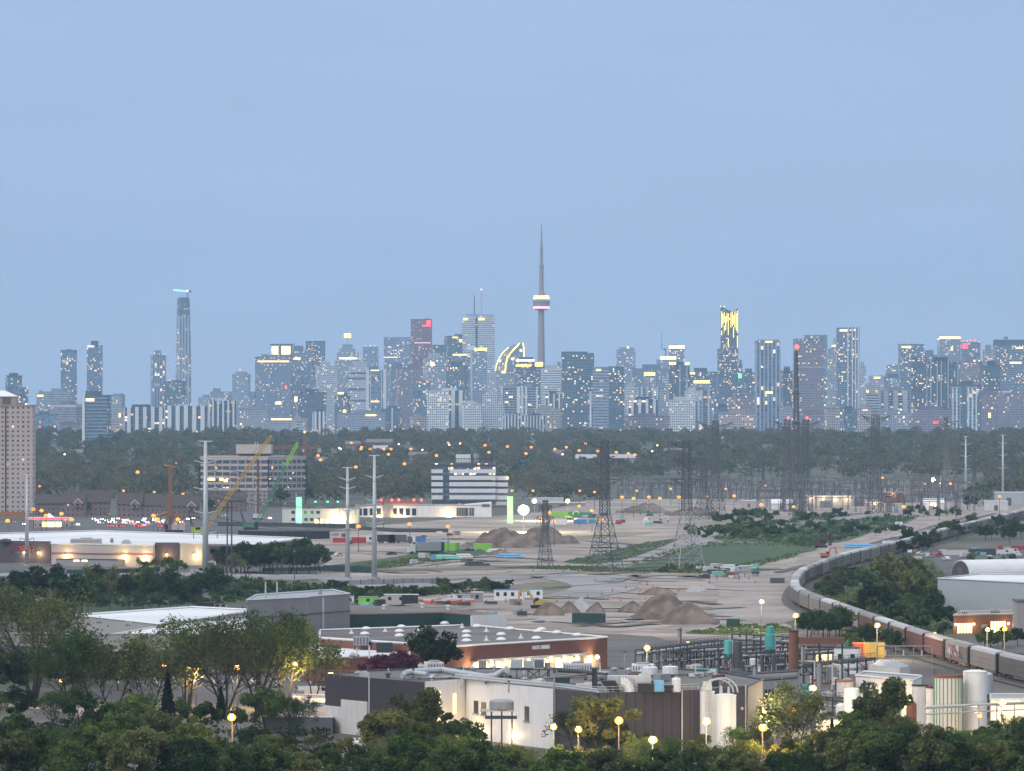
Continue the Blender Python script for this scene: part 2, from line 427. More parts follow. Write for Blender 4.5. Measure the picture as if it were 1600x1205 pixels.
strip('gravel_road', [(480,898),(560,906),(700,904),(800,902),(900,904),(1000,900),(1080,903),(1180,897)], 26, M['gravel'], 5)
strip('gravel_road', [(540,917),(650,916),(760,905),(860,902),(925,909),(945,918),(910,929),(860,936)], (30,22), M['gravel'], 6)
patch('dry_grass_island', [(790,918),(840,910),(890,910),(925,915),(915,922),(870,929),(800,928)], M['dry_grass'], 5)
strip('dirt_road', [(1130,898),(1180,915),(1190,940),(1175,965),(1100,985)], 30, M['sand'], 4)
strip('grass_verge', [(500,893),(600,881),(680,870),(740,858)], 34, M['grass'], 3)
strip('grass_verge', [(545,893),(640,890),(740,889),(800,884)], 30, M['dry_grass'], 3)
strip('grass_verge', [(640,845),(720,842),(800,846),(900,842),(1000,832)], 24, M['dry_grass'], 2)
strip('gravel_road', [(1110,838),(1200,825),(1300,810),(1400,803),(1500,796)], 26, M['gravel'], 3)
patch('scrub_ground', [(1110,842),(1200,826),(1300,815),(1400,806),(1430,812),(1380,828),(1300,848),(1200,848)], M['grass'], 2, jit=3)
strip('gravel_road', [(1165,835),(1230,826),(1310,824),(1360,822)], 22, M['gravel'], 4)
patch('grass_bank', [(1110,838),(1180,820),(1290,806),(1330,806),(1250,818),(1150,838)], M['dry_grass'], 3, jit=2)
patch('grass_verge', [(1070,990),(1130,980),(1200,976),(1240,985),(1180,992)], M['grass'], 3)
patch('scrub_ground', [(100,952),(150,915),(330,900),(480,912),(560,920),(590,935),(545,955),(400,945),(250,950)], M['grass'], 2, jit=1.5)
strip('gravel_road', [(-20,898),(120,899),(300,897),(420,903),(500,905)], 34, M['gravel'], 3)
patch('asphalt_lot', [(-40,830),(120,795),(380,790),(470,800),(480,835),(330,838),(330,905),(-40,915)], M['asphalt'], 2, sm=False)
strip('road', [(-60,812),(100,808),(250,806),(420,806),(640,800),(800,796)], 46, M['asphalt'], 3)
patch('works_yard', [(950,1002),(1090,1000),(1240,990),(1420,1030),(1650,1090),(1650,1330),(380,1330),(480,1110),(500,1050),(560,1000)], M['paving'], 2, sm=False)
patch('asphalt_lot', [(-60,1150),(120,1085),(420,1040),(520,1040),(500,1110),(420,1170),(-60,1240)], M['paving'], 3, sm=False)
strip('footpath', [(-20,1100),(40,1105),(120,1112),(200,1130)], 9, M['pink_paving'], 5)
patch('asphalt_lot', [(1430,866),(1600,850),(1720,850),(1720,905),(1450,900)], M['asphalt'], 3, sm=False)
patch('asphalt_lot', [(1480,1000),(1700,985),(1700,1030),(1570,1020)], M['paving'], 3, sm=False)
patch('scrub_ground', [(1275,905),(1330,890),(1430,868),(1480,900),(1470,960),(1500,1010),(1440,1010),(1330,970),(1268,945)], M['grass'], 3, jit=1)
patch('substation_yard', [(955,800),(960,768),(1200,752),(1540,750),(1540,790),(1420,800),(1250,806),(1120,804)], M['dirt'], 2, sm=False)
TRACK = [(420,3900),(318,3219),(236,2744),(185,2426),(162,2293),(140,2171),(123,2050),(109,1940),(99,1813),(95,1702),(100.5,1540),(108,1368),(113,1290),(120,1216),(131,1120),(150,1000)]
strip('rail_bed', None, 9, M['ballast'], 6, world=TRACK)
b = MB()
pts = smooth_line(TRACK, 10)
for s in (-.75, .75):
    for i in range(len(pts)-1):
        a, c = Vector(pts[i]), Vector(pts[i+1]); d = (c-a).normalized(); n = Vector((-d.y, d.x))*s
        b.bar((a.x+n.x, a.y+n.y, .33), (c.x+n.x, c.y+n.y, .33), .16)
o = b.build('railway_rails', M['rust']); struct(o)
# heaps of earth
def heap(px0, px1, pyb, pyt, m, label, deep=1.4, seed=0, group=None):
    c = G((px0+px1)/2, pyb); s = c[1]/F; rx = (px1-px0)/2*s; h = (pyb-pyt)*s*1.05; ry = rx*deep
    r = random.Random(seed); b = MB(); n, k = 84, 26; v = []; ph = [r.uniform(0,6.28) for _ in range(8)]
    for j in range(k+1):
        t = j/k
        for i in range(n):
            a = 2*math.pi*i/n
            rr = (1-t)*(1+.10*math.sin(2*a+ph[0])+.07*math.sin(3*a+ph[1])+.04*math.sin(7*a+ph[2]))
            x_, y_ = rx*rr*math.cos(a)+rx*.18*math.sin(ph[4])*t, ry*rr*math.sin(a)
            q = noise.fractal(Vector((x_*.16+seed*7, y_*.16, 0)), .9, 2.1, 5)
            z = h*(1-(1-t)**1.25)*(1+.10*math.sin(3*a+ph[3])*(1-t)) + h*.28*q*min(1,5*(1-t)+.35)
            v.append((x_, y_, max(z,-.2) if j else -.3))
    f = [(j*n+i, j*n+(i+1)%n, (j+1)*n+(i+1)%n, (j+1)*n+i) for j in range(k) for i in range(n)] + [tuple(range(k*n,(k+1)*n))]
    o = b.add(v, f).build('dirt_mound', m, loc=(c[0], c[1]+ry*.5, 0), smooth=True)
    return tag(o, label, 'mound', group)
heap(728,850,856,829,M['dirt_pile'],'long brown earth bank below the brightest floodlight', 1.0, 1)
heap(800,905,850,824,M['dirt_pile'],'broad brown earth heap behind the small lattice tower', 1.0, 2)
heap(835,880,962,942,M['dirt_pile'],'small cone of brown soil beside the yellow excavator', 1.2, 3)
heap(870,905,958,940,M['dirt_pile'],'brown soil cone between the excavator heap and the grey gravel cone', 1.2, 4)
heap(893,932,955,935,M['gravel_pile'],'pale grey gravel cone among the brown soil cones', 1.2, 5)
heap(915,950,957,942,M['dirt_pile'],'low brown soil cone right of the grey gravel cone', 1.2, 6)
heap(965,1015,957,940,M['dirt_pile'],'brown soil heap left of the largest mound', 1.2, 7)
heap(985,1090,968,931,M['dirt_pile'],'largest rounded brown earth mound, steep sided, in the middle of the works', 1.1, 8)
heap(1030,1122,976,944,M['dirt_pile'],'pale sandy earth mound in front of the largest mound', 1.0, 9)
heap(1070,1108,925,914,M['gravel_pile'],'pale gravel heap beside the sandy haul road', 1.3, 10)
heap(965,1050,802,788,M['dirt_pile'],'low wide earth heap just in front of the substation lamps', .9, 11)
heap(1040,1120,806,794,M['dirt_pile'],'flat earth heap at the foot of the wide lattice tower', .9, 12)
heap(760,800,868,858,M['dirt_pile'],'low soil ridge beside the lime green site cabin', .9, 13)
heap(1000,1060,930,919,M['dirt_pile'],'low brown spoil heap on the haul road behind the mounds', 1.0, 14)

# wheel ruts, wet patches and thin grass lines on the bare land
mk('rut', (.105,.085,.072), .8, .3, .15); mk('pale_track', (.36,.33,.31), .95, .25, .15); mk('puddle', (.07,.075,.08), .12, .1, .1)
rg = random.Random(12)
for i in range(80):
    x0 = rg.uniform(520,1150); y0 = rg.uniform(842,985); 
    if 975 < x0 < 1250 and 848 < y0 < 896: continue
    p = [(x0,y0)]
    for j in range(4): p.append((p[-1][0]+rg.uniform(18,48), p[-1][1]+rg.uniform(-3.2,3.2)))
    if p[-1][0] > 1190: continue
    strip('dirt_track', p, rg.uniform(1.4,6), M[rg.choice(('rut','rut','pale_track','dry_grass'))], 7)
for i in range(18):
    t0 = rg.uniform(0,1); x0 = 1200+t0*330; y0 = 900-t0*92+rg.uniform(-6,3)
    strip('dirt_track', [(x0,y0),(x0+22,y0-6),(x0+48,y0-12.5)], rg.uniform(1.5,4), M[rg.choice(('rut','pale_track','rut'))], 7)
for i in range(9):
    x0 = rg.uniform(600,1150); y0 = rg.uniform(900,980)
    patch('puddle', [(x0,y0),(x0+rg.uniform(8,20),y0-.8),(x0+rg.uniform(22,34),y0+.4),(x0+14,y0+1.6)], M['puddle'], 8)
for i in range(10):
    x0 = rg.uniform(960,1200); y0 = rg.uniform(1000,1060)
    strip('dirt_track', [(x0,y0),(x0+rg.uniform(30,60),y0+rg.uniform(-4,4)),(x0+90,y0+rg.uniform(-6,8))], rg.uniform(1,3), M[rg.choice(('rut','pale_track'))], 7)
mk('road_line', (.6,.58,.5), .8, .2, .4)
strip('road_marking', [(960,989),(1000,984),(1045,981)], .5, M['yellow'], 9)
for i in range(14): strip('road_marking', [(420,1100+i*1.2),(500,1100+i*1.2)] if False else [(120+i*30,1060),(126+i*30,1071)], .25, M['road_line'], 9)
# ---------------------------------------------------------------- the far skyline: every tower is a thing
PAL = dict(blue=(.19,.27,.39), dark=(.10,.145,.21), navy=(.085,.13,.20), pale=(.50,.57,.65), white=(.66,.71,.77), grey=(.32,.38,.47), brown=(.25,.19,.19), purple=(.27,.24,.31), beige=(.46,.43,.43), teal=(.10,.18,.24), pink=(.46,.40,.42), red=(.24,.12,.15), steel=(.29,.37,.49))  # blue and lightness of distant haze partly put into these wall colours
GK = dict(y='glow_yellow', w='glow_window', r='glow_red', g='glow_green', p='glow_pink', o='glow_soft', c='glow_cyan')
SKY = []
def T(x0, x1, yt, D, st, c, label, ex=(), rot=None, k=.75, cat='tower', name=None):
    """x0,x1: sides; yt: roof row; ex: further parts"""
    s = D/F; base = hz(D); Wd = (x1-x0)*s; rot = random.uniform(-.35,.35) if rot is None else rot
    r = 1/(abs(math.cos(rot)) + k*abs(math.sin(rot))); w = Wd*r; d = w*k; xc = (x0+x1)/2; h = ZZ(yt, D)-base
    pal = PAL[c]
    root = thing(name or ('office_tower' if st in ('f_glass','f_band','f_dark','f_vert') else 'apartment_tower'), label, cat, ((xc-800)*s, D, base), rot, 'towers of the far skyline')
    SKY.append((x0, x1, yt, D))
    L = lambda px: (px-xc)*s*r
    Z = lambda py: ZZ(py, D)-base
    b = MB().box(-w/2, w/2, -d/2, d/2, 0, h)
    n = 0
    for e in ex:
        if e[0] == 'tier': b.box(L(e[1]), L(e[2]), -d*.42-.3*n, d*.42+.3*n, 0, Z(e[3])+.01*n); n += 1
        if e[0] == 'wing': b.box(L(e[1]), L(e[2]), -d*.58-.3*n, d*.3+.3*n, 0, Z(e[3])); n += 1
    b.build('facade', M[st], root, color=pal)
    # roof: slab with upstand and plant room
    rf = MB().box(-w/2-.5, w/2+.5, -d/2-.5, d/2+.5, h, h+1.4)
    rf.build('roof', M['own_matte'], root, color=mul(pal,.8))
    if not any(e[0] in ('pent','tier','none') for e in ex):
        q = random.uniform(-.12,.12)*w
        MB().box(q-w*.24, q+w*.22, -d*.25, d*.25, h+1.4, h+1.4+min(9, h*.05)+2).build('plant_room', M['own_matte'], root, color=mul(pal,.7))
    for e in ex:
        kx = e[0]
        if kx == 'pent': MB().box(L(e[1]), L(e[2]), -d*.36, d*.36, h+1.4, Z(e[3])).build('plant_room', M['own_matte'], root, color=mul(pal, e[4] if len(e) > 4 else .75))
        elif kx == 'lit': MB().box(L(e[1]), L(e[2]), -d/2-1.3, -d/2-.4, Z(e[4]), Z(e[3])).build('lit_sign', M[GK[e[5]]], root)
        elif kx == 'crownlit': MB().box(L(e[1]), L(e[2]), -d*.4, d*.4, Z(e[4]), Z(e[3])).build('lit_crown', M[GK[e[5]]], root)
        elif kx == 'mast': MB().cyl((L(e[1]),0,Z(e[3])), (L(e[1]),0,Z(e[2])), e[4]*s, e[4]*s*.4, 6).build('mast', M['dark_grey'], root)
        elif kx == 'bead': MB().sphere((L(e[1]),-d/2-1,Z(e[2])), e[3]*s, 8).build('beacon', M[GK[e[4]] if e[4] in GK else e[4]], root)
        elif kx == 'piers':
            p = MB(); m = e[1]
            for i in range(m):
                x = -w/2 + w*(i+.5)/m; q = w/m*e[2]/2
                p.box(x-q, x+q, -d/2-2.2, -d/2-.05, 0, h+2)
                p.box(x-q, x+q, d/2+.05, d/2+2.2, 0, h+2)
            for i in range(max(2,int(m*k))):
                mm = max(2,int(m*k)); y = -d/2 + d*(i+.5)/mm; q = d/mm*e[2]/2
                for sx in (-1,1): p.box(min(sx*(w/2+.05),sx*(w/2+2)), max(sx*(w/2+.05),sx*(w/2+2)), y-q, y+q, 0, h+1.5)
            p.build('wall_pier', M['own_matte'], root, color=PAL[e[3]])
        elif kx == 'slabs':
            p = MB(); fl = e[1]; z = fl
            while z < h-1:
                p.box(-w/2-1.2, w/2+1.2, -d/2-1.2, d/2+1.2, z-.55, z+.55); z += fl
            p.build('balcony_slab', M['own_matte'], root, color=PAL[e[2]])
        elif kx == 'belt': MB().box(-w/2-.8, w/2+.8, -d/2-.8, d/2+.8, Z(e[2]), Z(e[1])).build('belt_course', M['own_matte'], root, color=PAL[e[3]])
        elif kx == 'fins':
            p = MB()
            for x in e[1]: p.box(L(x)-e[2]*s/2, L(x)+e[2]*s/2, -d/2-2, -d/2-.05, 0, h+3)
            p.build('facade_fin', M['own_matte'], root, color=PAL[e[3]])
        elif kx == 'roofcrane':
            x = L(e[1]); z0, z1 = Z(e[2]), Z(e[3])
            cr = MB().bar((x,0,z0), (x,0,z1), 2.2).bar((x-e[4]*s,0,z1-2), (x+abs(e[4])*s*.3,0,z1), 2)
            cr.build('roof_crane', M['pylon_steel'], root)
    return root, w, d, Z, L
# ---- left of the supertall
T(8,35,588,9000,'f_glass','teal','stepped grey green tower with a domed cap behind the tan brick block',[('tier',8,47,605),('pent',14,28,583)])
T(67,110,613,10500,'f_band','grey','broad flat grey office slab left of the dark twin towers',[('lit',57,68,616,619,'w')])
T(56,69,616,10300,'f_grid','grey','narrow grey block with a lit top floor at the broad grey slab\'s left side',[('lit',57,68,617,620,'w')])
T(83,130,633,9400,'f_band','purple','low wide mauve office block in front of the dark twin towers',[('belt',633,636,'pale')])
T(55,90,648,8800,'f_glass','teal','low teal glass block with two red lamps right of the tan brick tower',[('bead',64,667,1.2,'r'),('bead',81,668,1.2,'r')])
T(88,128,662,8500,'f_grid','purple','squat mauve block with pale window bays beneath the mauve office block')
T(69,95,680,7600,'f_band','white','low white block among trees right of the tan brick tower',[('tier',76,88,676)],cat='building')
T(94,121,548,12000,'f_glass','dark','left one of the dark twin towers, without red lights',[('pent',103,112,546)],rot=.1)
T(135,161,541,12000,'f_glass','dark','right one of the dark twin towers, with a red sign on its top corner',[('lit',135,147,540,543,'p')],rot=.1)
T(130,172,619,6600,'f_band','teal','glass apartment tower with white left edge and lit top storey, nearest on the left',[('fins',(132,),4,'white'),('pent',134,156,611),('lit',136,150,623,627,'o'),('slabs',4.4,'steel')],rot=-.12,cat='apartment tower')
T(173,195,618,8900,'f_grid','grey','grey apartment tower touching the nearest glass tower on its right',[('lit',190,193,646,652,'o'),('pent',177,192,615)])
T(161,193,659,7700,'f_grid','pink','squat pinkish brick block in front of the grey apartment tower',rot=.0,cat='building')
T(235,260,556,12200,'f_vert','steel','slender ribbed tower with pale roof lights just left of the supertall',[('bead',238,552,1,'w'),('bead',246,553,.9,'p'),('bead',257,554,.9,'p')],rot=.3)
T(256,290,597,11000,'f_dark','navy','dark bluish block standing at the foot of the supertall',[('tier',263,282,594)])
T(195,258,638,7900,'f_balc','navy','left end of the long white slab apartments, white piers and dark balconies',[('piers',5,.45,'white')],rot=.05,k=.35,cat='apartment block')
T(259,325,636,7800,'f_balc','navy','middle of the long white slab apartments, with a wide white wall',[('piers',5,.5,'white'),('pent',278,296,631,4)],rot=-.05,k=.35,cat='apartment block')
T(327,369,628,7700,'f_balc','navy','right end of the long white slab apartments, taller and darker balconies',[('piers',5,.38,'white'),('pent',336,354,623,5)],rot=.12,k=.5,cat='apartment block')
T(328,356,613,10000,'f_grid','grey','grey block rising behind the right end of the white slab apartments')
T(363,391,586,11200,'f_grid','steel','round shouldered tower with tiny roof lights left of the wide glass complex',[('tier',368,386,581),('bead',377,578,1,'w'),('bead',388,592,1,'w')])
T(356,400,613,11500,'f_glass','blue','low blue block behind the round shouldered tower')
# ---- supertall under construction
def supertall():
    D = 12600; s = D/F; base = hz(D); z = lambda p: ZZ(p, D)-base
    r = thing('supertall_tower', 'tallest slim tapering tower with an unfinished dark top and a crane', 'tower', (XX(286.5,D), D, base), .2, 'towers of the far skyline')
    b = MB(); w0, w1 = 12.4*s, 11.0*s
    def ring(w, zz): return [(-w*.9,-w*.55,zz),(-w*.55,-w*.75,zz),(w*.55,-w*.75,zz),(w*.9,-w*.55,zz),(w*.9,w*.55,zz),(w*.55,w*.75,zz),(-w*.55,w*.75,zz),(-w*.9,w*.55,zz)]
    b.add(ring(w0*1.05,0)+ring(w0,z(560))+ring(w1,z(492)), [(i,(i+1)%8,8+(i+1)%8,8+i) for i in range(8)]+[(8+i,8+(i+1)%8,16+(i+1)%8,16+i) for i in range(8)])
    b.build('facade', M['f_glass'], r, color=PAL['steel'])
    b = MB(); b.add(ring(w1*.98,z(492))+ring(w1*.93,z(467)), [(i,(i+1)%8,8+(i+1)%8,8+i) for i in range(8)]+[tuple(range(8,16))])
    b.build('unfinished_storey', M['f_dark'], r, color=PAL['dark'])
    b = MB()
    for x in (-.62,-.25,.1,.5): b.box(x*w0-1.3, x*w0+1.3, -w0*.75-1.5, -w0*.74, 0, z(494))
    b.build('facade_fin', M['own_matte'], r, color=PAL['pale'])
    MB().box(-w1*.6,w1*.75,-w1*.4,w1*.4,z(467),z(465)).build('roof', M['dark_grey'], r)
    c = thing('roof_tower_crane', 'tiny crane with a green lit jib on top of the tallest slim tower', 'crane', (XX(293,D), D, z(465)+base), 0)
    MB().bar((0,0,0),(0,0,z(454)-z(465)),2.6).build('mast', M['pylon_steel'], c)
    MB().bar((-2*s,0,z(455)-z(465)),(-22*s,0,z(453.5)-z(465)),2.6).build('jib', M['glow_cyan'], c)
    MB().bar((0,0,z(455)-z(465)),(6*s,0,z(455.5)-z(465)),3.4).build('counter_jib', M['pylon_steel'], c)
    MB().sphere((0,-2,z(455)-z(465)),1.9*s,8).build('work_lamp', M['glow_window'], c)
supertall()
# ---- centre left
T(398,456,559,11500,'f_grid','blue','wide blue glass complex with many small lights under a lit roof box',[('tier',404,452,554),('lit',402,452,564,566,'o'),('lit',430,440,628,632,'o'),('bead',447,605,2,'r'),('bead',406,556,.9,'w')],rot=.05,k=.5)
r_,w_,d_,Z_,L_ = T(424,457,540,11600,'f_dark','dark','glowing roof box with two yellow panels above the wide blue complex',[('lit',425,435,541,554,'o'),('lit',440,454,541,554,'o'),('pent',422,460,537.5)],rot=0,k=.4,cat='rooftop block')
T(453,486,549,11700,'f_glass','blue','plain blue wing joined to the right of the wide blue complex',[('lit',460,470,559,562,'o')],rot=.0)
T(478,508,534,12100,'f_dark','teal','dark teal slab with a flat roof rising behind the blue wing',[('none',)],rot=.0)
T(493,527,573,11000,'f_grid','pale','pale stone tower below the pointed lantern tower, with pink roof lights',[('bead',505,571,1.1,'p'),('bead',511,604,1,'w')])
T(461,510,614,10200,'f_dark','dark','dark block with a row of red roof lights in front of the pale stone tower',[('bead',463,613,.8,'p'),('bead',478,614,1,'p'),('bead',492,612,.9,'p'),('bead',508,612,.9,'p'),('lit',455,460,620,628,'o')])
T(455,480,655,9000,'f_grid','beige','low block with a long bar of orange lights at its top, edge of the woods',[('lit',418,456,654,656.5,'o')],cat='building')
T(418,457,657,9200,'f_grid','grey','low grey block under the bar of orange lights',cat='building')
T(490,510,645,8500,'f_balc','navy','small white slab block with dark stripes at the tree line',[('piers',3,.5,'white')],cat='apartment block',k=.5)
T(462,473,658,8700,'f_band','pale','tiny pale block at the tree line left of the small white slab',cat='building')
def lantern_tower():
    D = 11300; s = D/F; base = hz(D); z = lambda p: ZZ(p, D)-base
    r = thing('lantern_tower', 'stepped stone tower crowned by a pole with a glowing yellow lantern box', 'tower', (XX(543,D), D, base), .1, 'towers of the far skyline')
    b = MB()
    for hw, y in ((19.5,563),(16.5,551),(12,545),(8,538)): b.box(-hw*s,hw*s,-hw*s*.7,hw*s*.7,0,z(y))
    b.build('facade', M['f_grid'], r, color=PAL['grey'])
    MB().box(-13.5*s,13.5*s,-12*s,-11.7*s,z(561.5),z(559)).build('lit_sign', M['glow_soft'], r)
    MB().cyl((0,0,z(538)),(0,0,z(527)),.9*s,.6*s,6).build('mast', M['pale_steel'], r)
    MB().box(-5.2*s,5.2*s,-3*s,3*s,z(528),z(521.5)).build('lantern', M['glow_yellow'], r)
lantern_tower()
T(567,591,543,12300,'f_glass','steel','slim grey blue tower with pink roof lights right of the lantern tower',[('bead',572,541,.8,'p'),('bead',580,541,.8,'p'),('bead',588,540,.8,'p'),('none',)])
T(544,592,573,10600,'f_grid','pale','pale block with four dark storey bands below the slim grey blue tower',[('belt',582,584.5,'navy'),('belt',590,592.5,'navy'),('belt',607,610,'navy'),('belt',625,627.5,'navy')])
T(571,603,580,9800,'f_glass','blue','glass tower with white edge strips and a small bright roof line',[('fins',(573,601),4.5,'white'),('fins',(578,596),1.5,'pale'),('lit',577,592,578,580,'w'),('lit',578,592,626.5,628.5,'o')],rot=.08)
T(523,548,620,10000,'f_dark','dark','dark shoulder block under the lantern tower with a yellow light on its roof',[('lit',530,541,613,616,'o'),('bead',543,643,3,'y')])
T(527,602,646,9000,'f_grid','grey','low grey blocks with scattered lamps in front of the glass tower with white edges',[('lit',571,588,648,650,'o')],k=.4,cat='building')
T(600,642,528,12300,'f_glass','steel','large pale glass slab left of the dark red tower, flat reflective face',[('lit',600,622,558,559.2,'w'),('none',)],rot=.0)
T(603,641,575,11200,'f_grid','blue','plain blue block at the foot of the large pale glass slab')
T(618,668,577,10800,'f_grid','purple','mauve block in front of the dark red tower')
T(596,628,640,9300,'f_dark','dark','dark low tower with white corner strips above the trees, below the pale slab',[('fins',(616,),2.5,'pale')])
T(642,675,500,12400,'f_grid','red','dark red granite tower with a red light at its top right corner',[('lit',667,673,501,510,'r'),('lit',660,673,508.5,510,'r'),('pent',664,672,498),('lit',648,673,535.5,536.6,'p')],rot=.0)
T(675,697,540,11800,'f_dark','teal','low dark teal block right of the dark red tower',[('none',)])
T(694,722,526,11900,'f_dark','teal','dark teal block with a yellow sign left of the white banded tower',[('lit',703,714,526.5,528.5,'y'),('tier',713,723,522),('lit',716,722,530,535,'w')])
T(661,700,561,10700,'f_glass','pale','pale glass block with orange lit windows below the dark teal blocks',[('lit',667,674,566,572,'o'),('bead',680,564,1,'o')])
T(705,735,560,10900,'f_glass','blue','blue block with a long yellow roof light left of the tower with the yellow crown',[('lit',706,729,553.5,555.5,'y'),('tier',706,730,553)])
T(697,731,573,10300,'f_dark','dark','dark block with a row of red and orange lamps at its roof edge',[('bead',700,575,1.1,'r'),('bead',706,576,1.1,'o'),('bead',711,575,1.1,'o'),('bead',717,575,1.1,'y')])
T(645,672,596,10200,'f_glass','navy','dark block with pink roof lamps at the foot of the dark red tower',[('bead',651,597,.8,'p'),('bead',659,598,.8,'p'),('bead',668,596,1.2,'r'),('none',)])
# ---- the white banded tower: two joined shafts, two masts
def banded_tower():
    D = 12500; s = D/F; base = hz(D); z = lambda p: ZZ(p, D)-base
    r = thing('banded_office_tower', 'tall white tower with fine dark bands, a dark slot down the middle and two masts', 'tower', (XX(747.5,D), D, base), 0, 'towers of the far skyline')
    x = lambda p: (p-747.5)*s
    MB().box(x(722),x(743),-14*s,18*s,0,z(497)).box(x(746.5),x(773),-16*s,18*s,0,z(494)).build('facade', M['f_band'], r, color=PAL['white'])
    MB().box(x(743),x(746.5),-10*s,16*s,0,z(496)).build('dark_slot', M['f_dark'], r, color=PAL['navy'])
    MB().box(x(727),x(771),-10*s,14*s,z(494),z(491)).build('roof', M['own_matte'], r, color=PAL['grey'])
    for a,b_ in ((724,731),(747.5,757)): MB().box(x(a),x(b_),-17*s,-16.2*s,z(500.5),z(497.5)).build('lit_sign', M['glow_yellow'], r)
    MB().cyl((x(741),0,z(491)),(x(741),0,z(464)),.9*s,.7*s,6).cyl((x(741),0,z(464)),(x(741),0,z(458)),.4*s,.2*s,6).build('mast', M['dark_grey'], r)
    MB().cyl((x(752),0,z(491)),(x(752),0,z(454)),.8*s,.6*s,6).build('mast', M['own_matte'], r, color=PAL['beige'])
    MB().sphere((x(752),0,z(452.5)),1.7*s,8).build('beacon', M['glow_pink'], r)
banded_tower()
T(735,761,549,10400,'f_grid','steel','grey tower with a bright yellow crown in front of the white banded tower',[('crownlit',740.5,761,544,549.5,'y'),('pent',729,741,541,2.2),('fins',(735,),3,'pale')],rot=.1)
def curved_tower():
    D = 11600; s = D/F; base = hz(D); z = lambda p: ZZ(p, D)-base; x = lambda p: (p-796)*s
    r = thing('curved_glass_tower', 'glass building with a sweeping curved roof outlined in yellow light', 'tower', (XX(796,D), D, base), 0, 'towers of the far skyline')
    c = [(774,580),(776,570),(780,560),(786,551),(795,543),(804,538),(812,536)]
    pr = [(x(774),0)]+[(x(a),z(b)) for a,b in c]+[(x(818),z(536)),(x(819),z(555)),(x(819),0)]
    MB().extrude_y(pr, -12*s, 12*s).build('facade', M['f_glass'], r, color=PAL['steel'])
    front = [(789,583),(790,575),(790.5,568),(793,560),(797,553),(803,546),(808,541),(812,536.5)]
    fp = [(x(789),0)]+[(x(a),z(b)) for a,b in front]+[(x(819),z(537)),(x(819.5),0)]
    MB().extrude_y(fp, -15*s, -12.1*s).build('front_wing', M['f_grid'], r, color=PAL['blue'])
    def edge(ps, w, y):
        b = MB()
        for (a,b0),(c0,d0) in zip(ps, ps[1:]): b.bar((x(a),y,z(b0)),(x(c0),y,z(d0)),w*s)
        return b
    edge(front,1.5,-15.6*s).build('light_strip', M['glow_yellow'], r)
    edge(c[:5],1.0,-12.8*s).build('light_strip', M['glow_yellow'], r)
    edge([(817,536),(818.5,545),(818.5,560)],1.3,-15.6*s).build('light_strip', M['glow_yellow'], r)
    for a,b0,w in ((781,564,4),(801,561,4),(814,548,4)): MB().box(x(a-w/2),x(a+w/2),-16*s,-15.2*s,z(b0+2),z(b0-2)).build('lit_sign', M['glow_window'], r)
    MB().sphere((x(786),-17*s,z(584)),3.2*s,8).build('flood_lamp', M['glow_yellow'], r)
curved_tower()
T(806,850,566,11300,'f_dark','navy','low dark block with a glowing yellow roof edge beside the curved tower',[('lit',806,835,562,565,'o'),('lit',806,830,570,573,'y'),('lit',836,848,566,573,'y')],rot=0,cat='building')
T(845,877,577,10400,'f_band','white','pale block with fine horizontal bands beneath the needle tower',[('pent',852,872,571,.6)],rot=.05)
T(823,846,580,10900,'f_dark','navy','dark narrow block left of the pale banded block',[('bead',831,586,1.2,'w')])
T(868,880,573,11500,'f_grid','grey','grey sliver block with warm lamps left of the dark glass pair',[('bead',872,574,1.1,'w'),('bead',876,591,1.6,'p')])
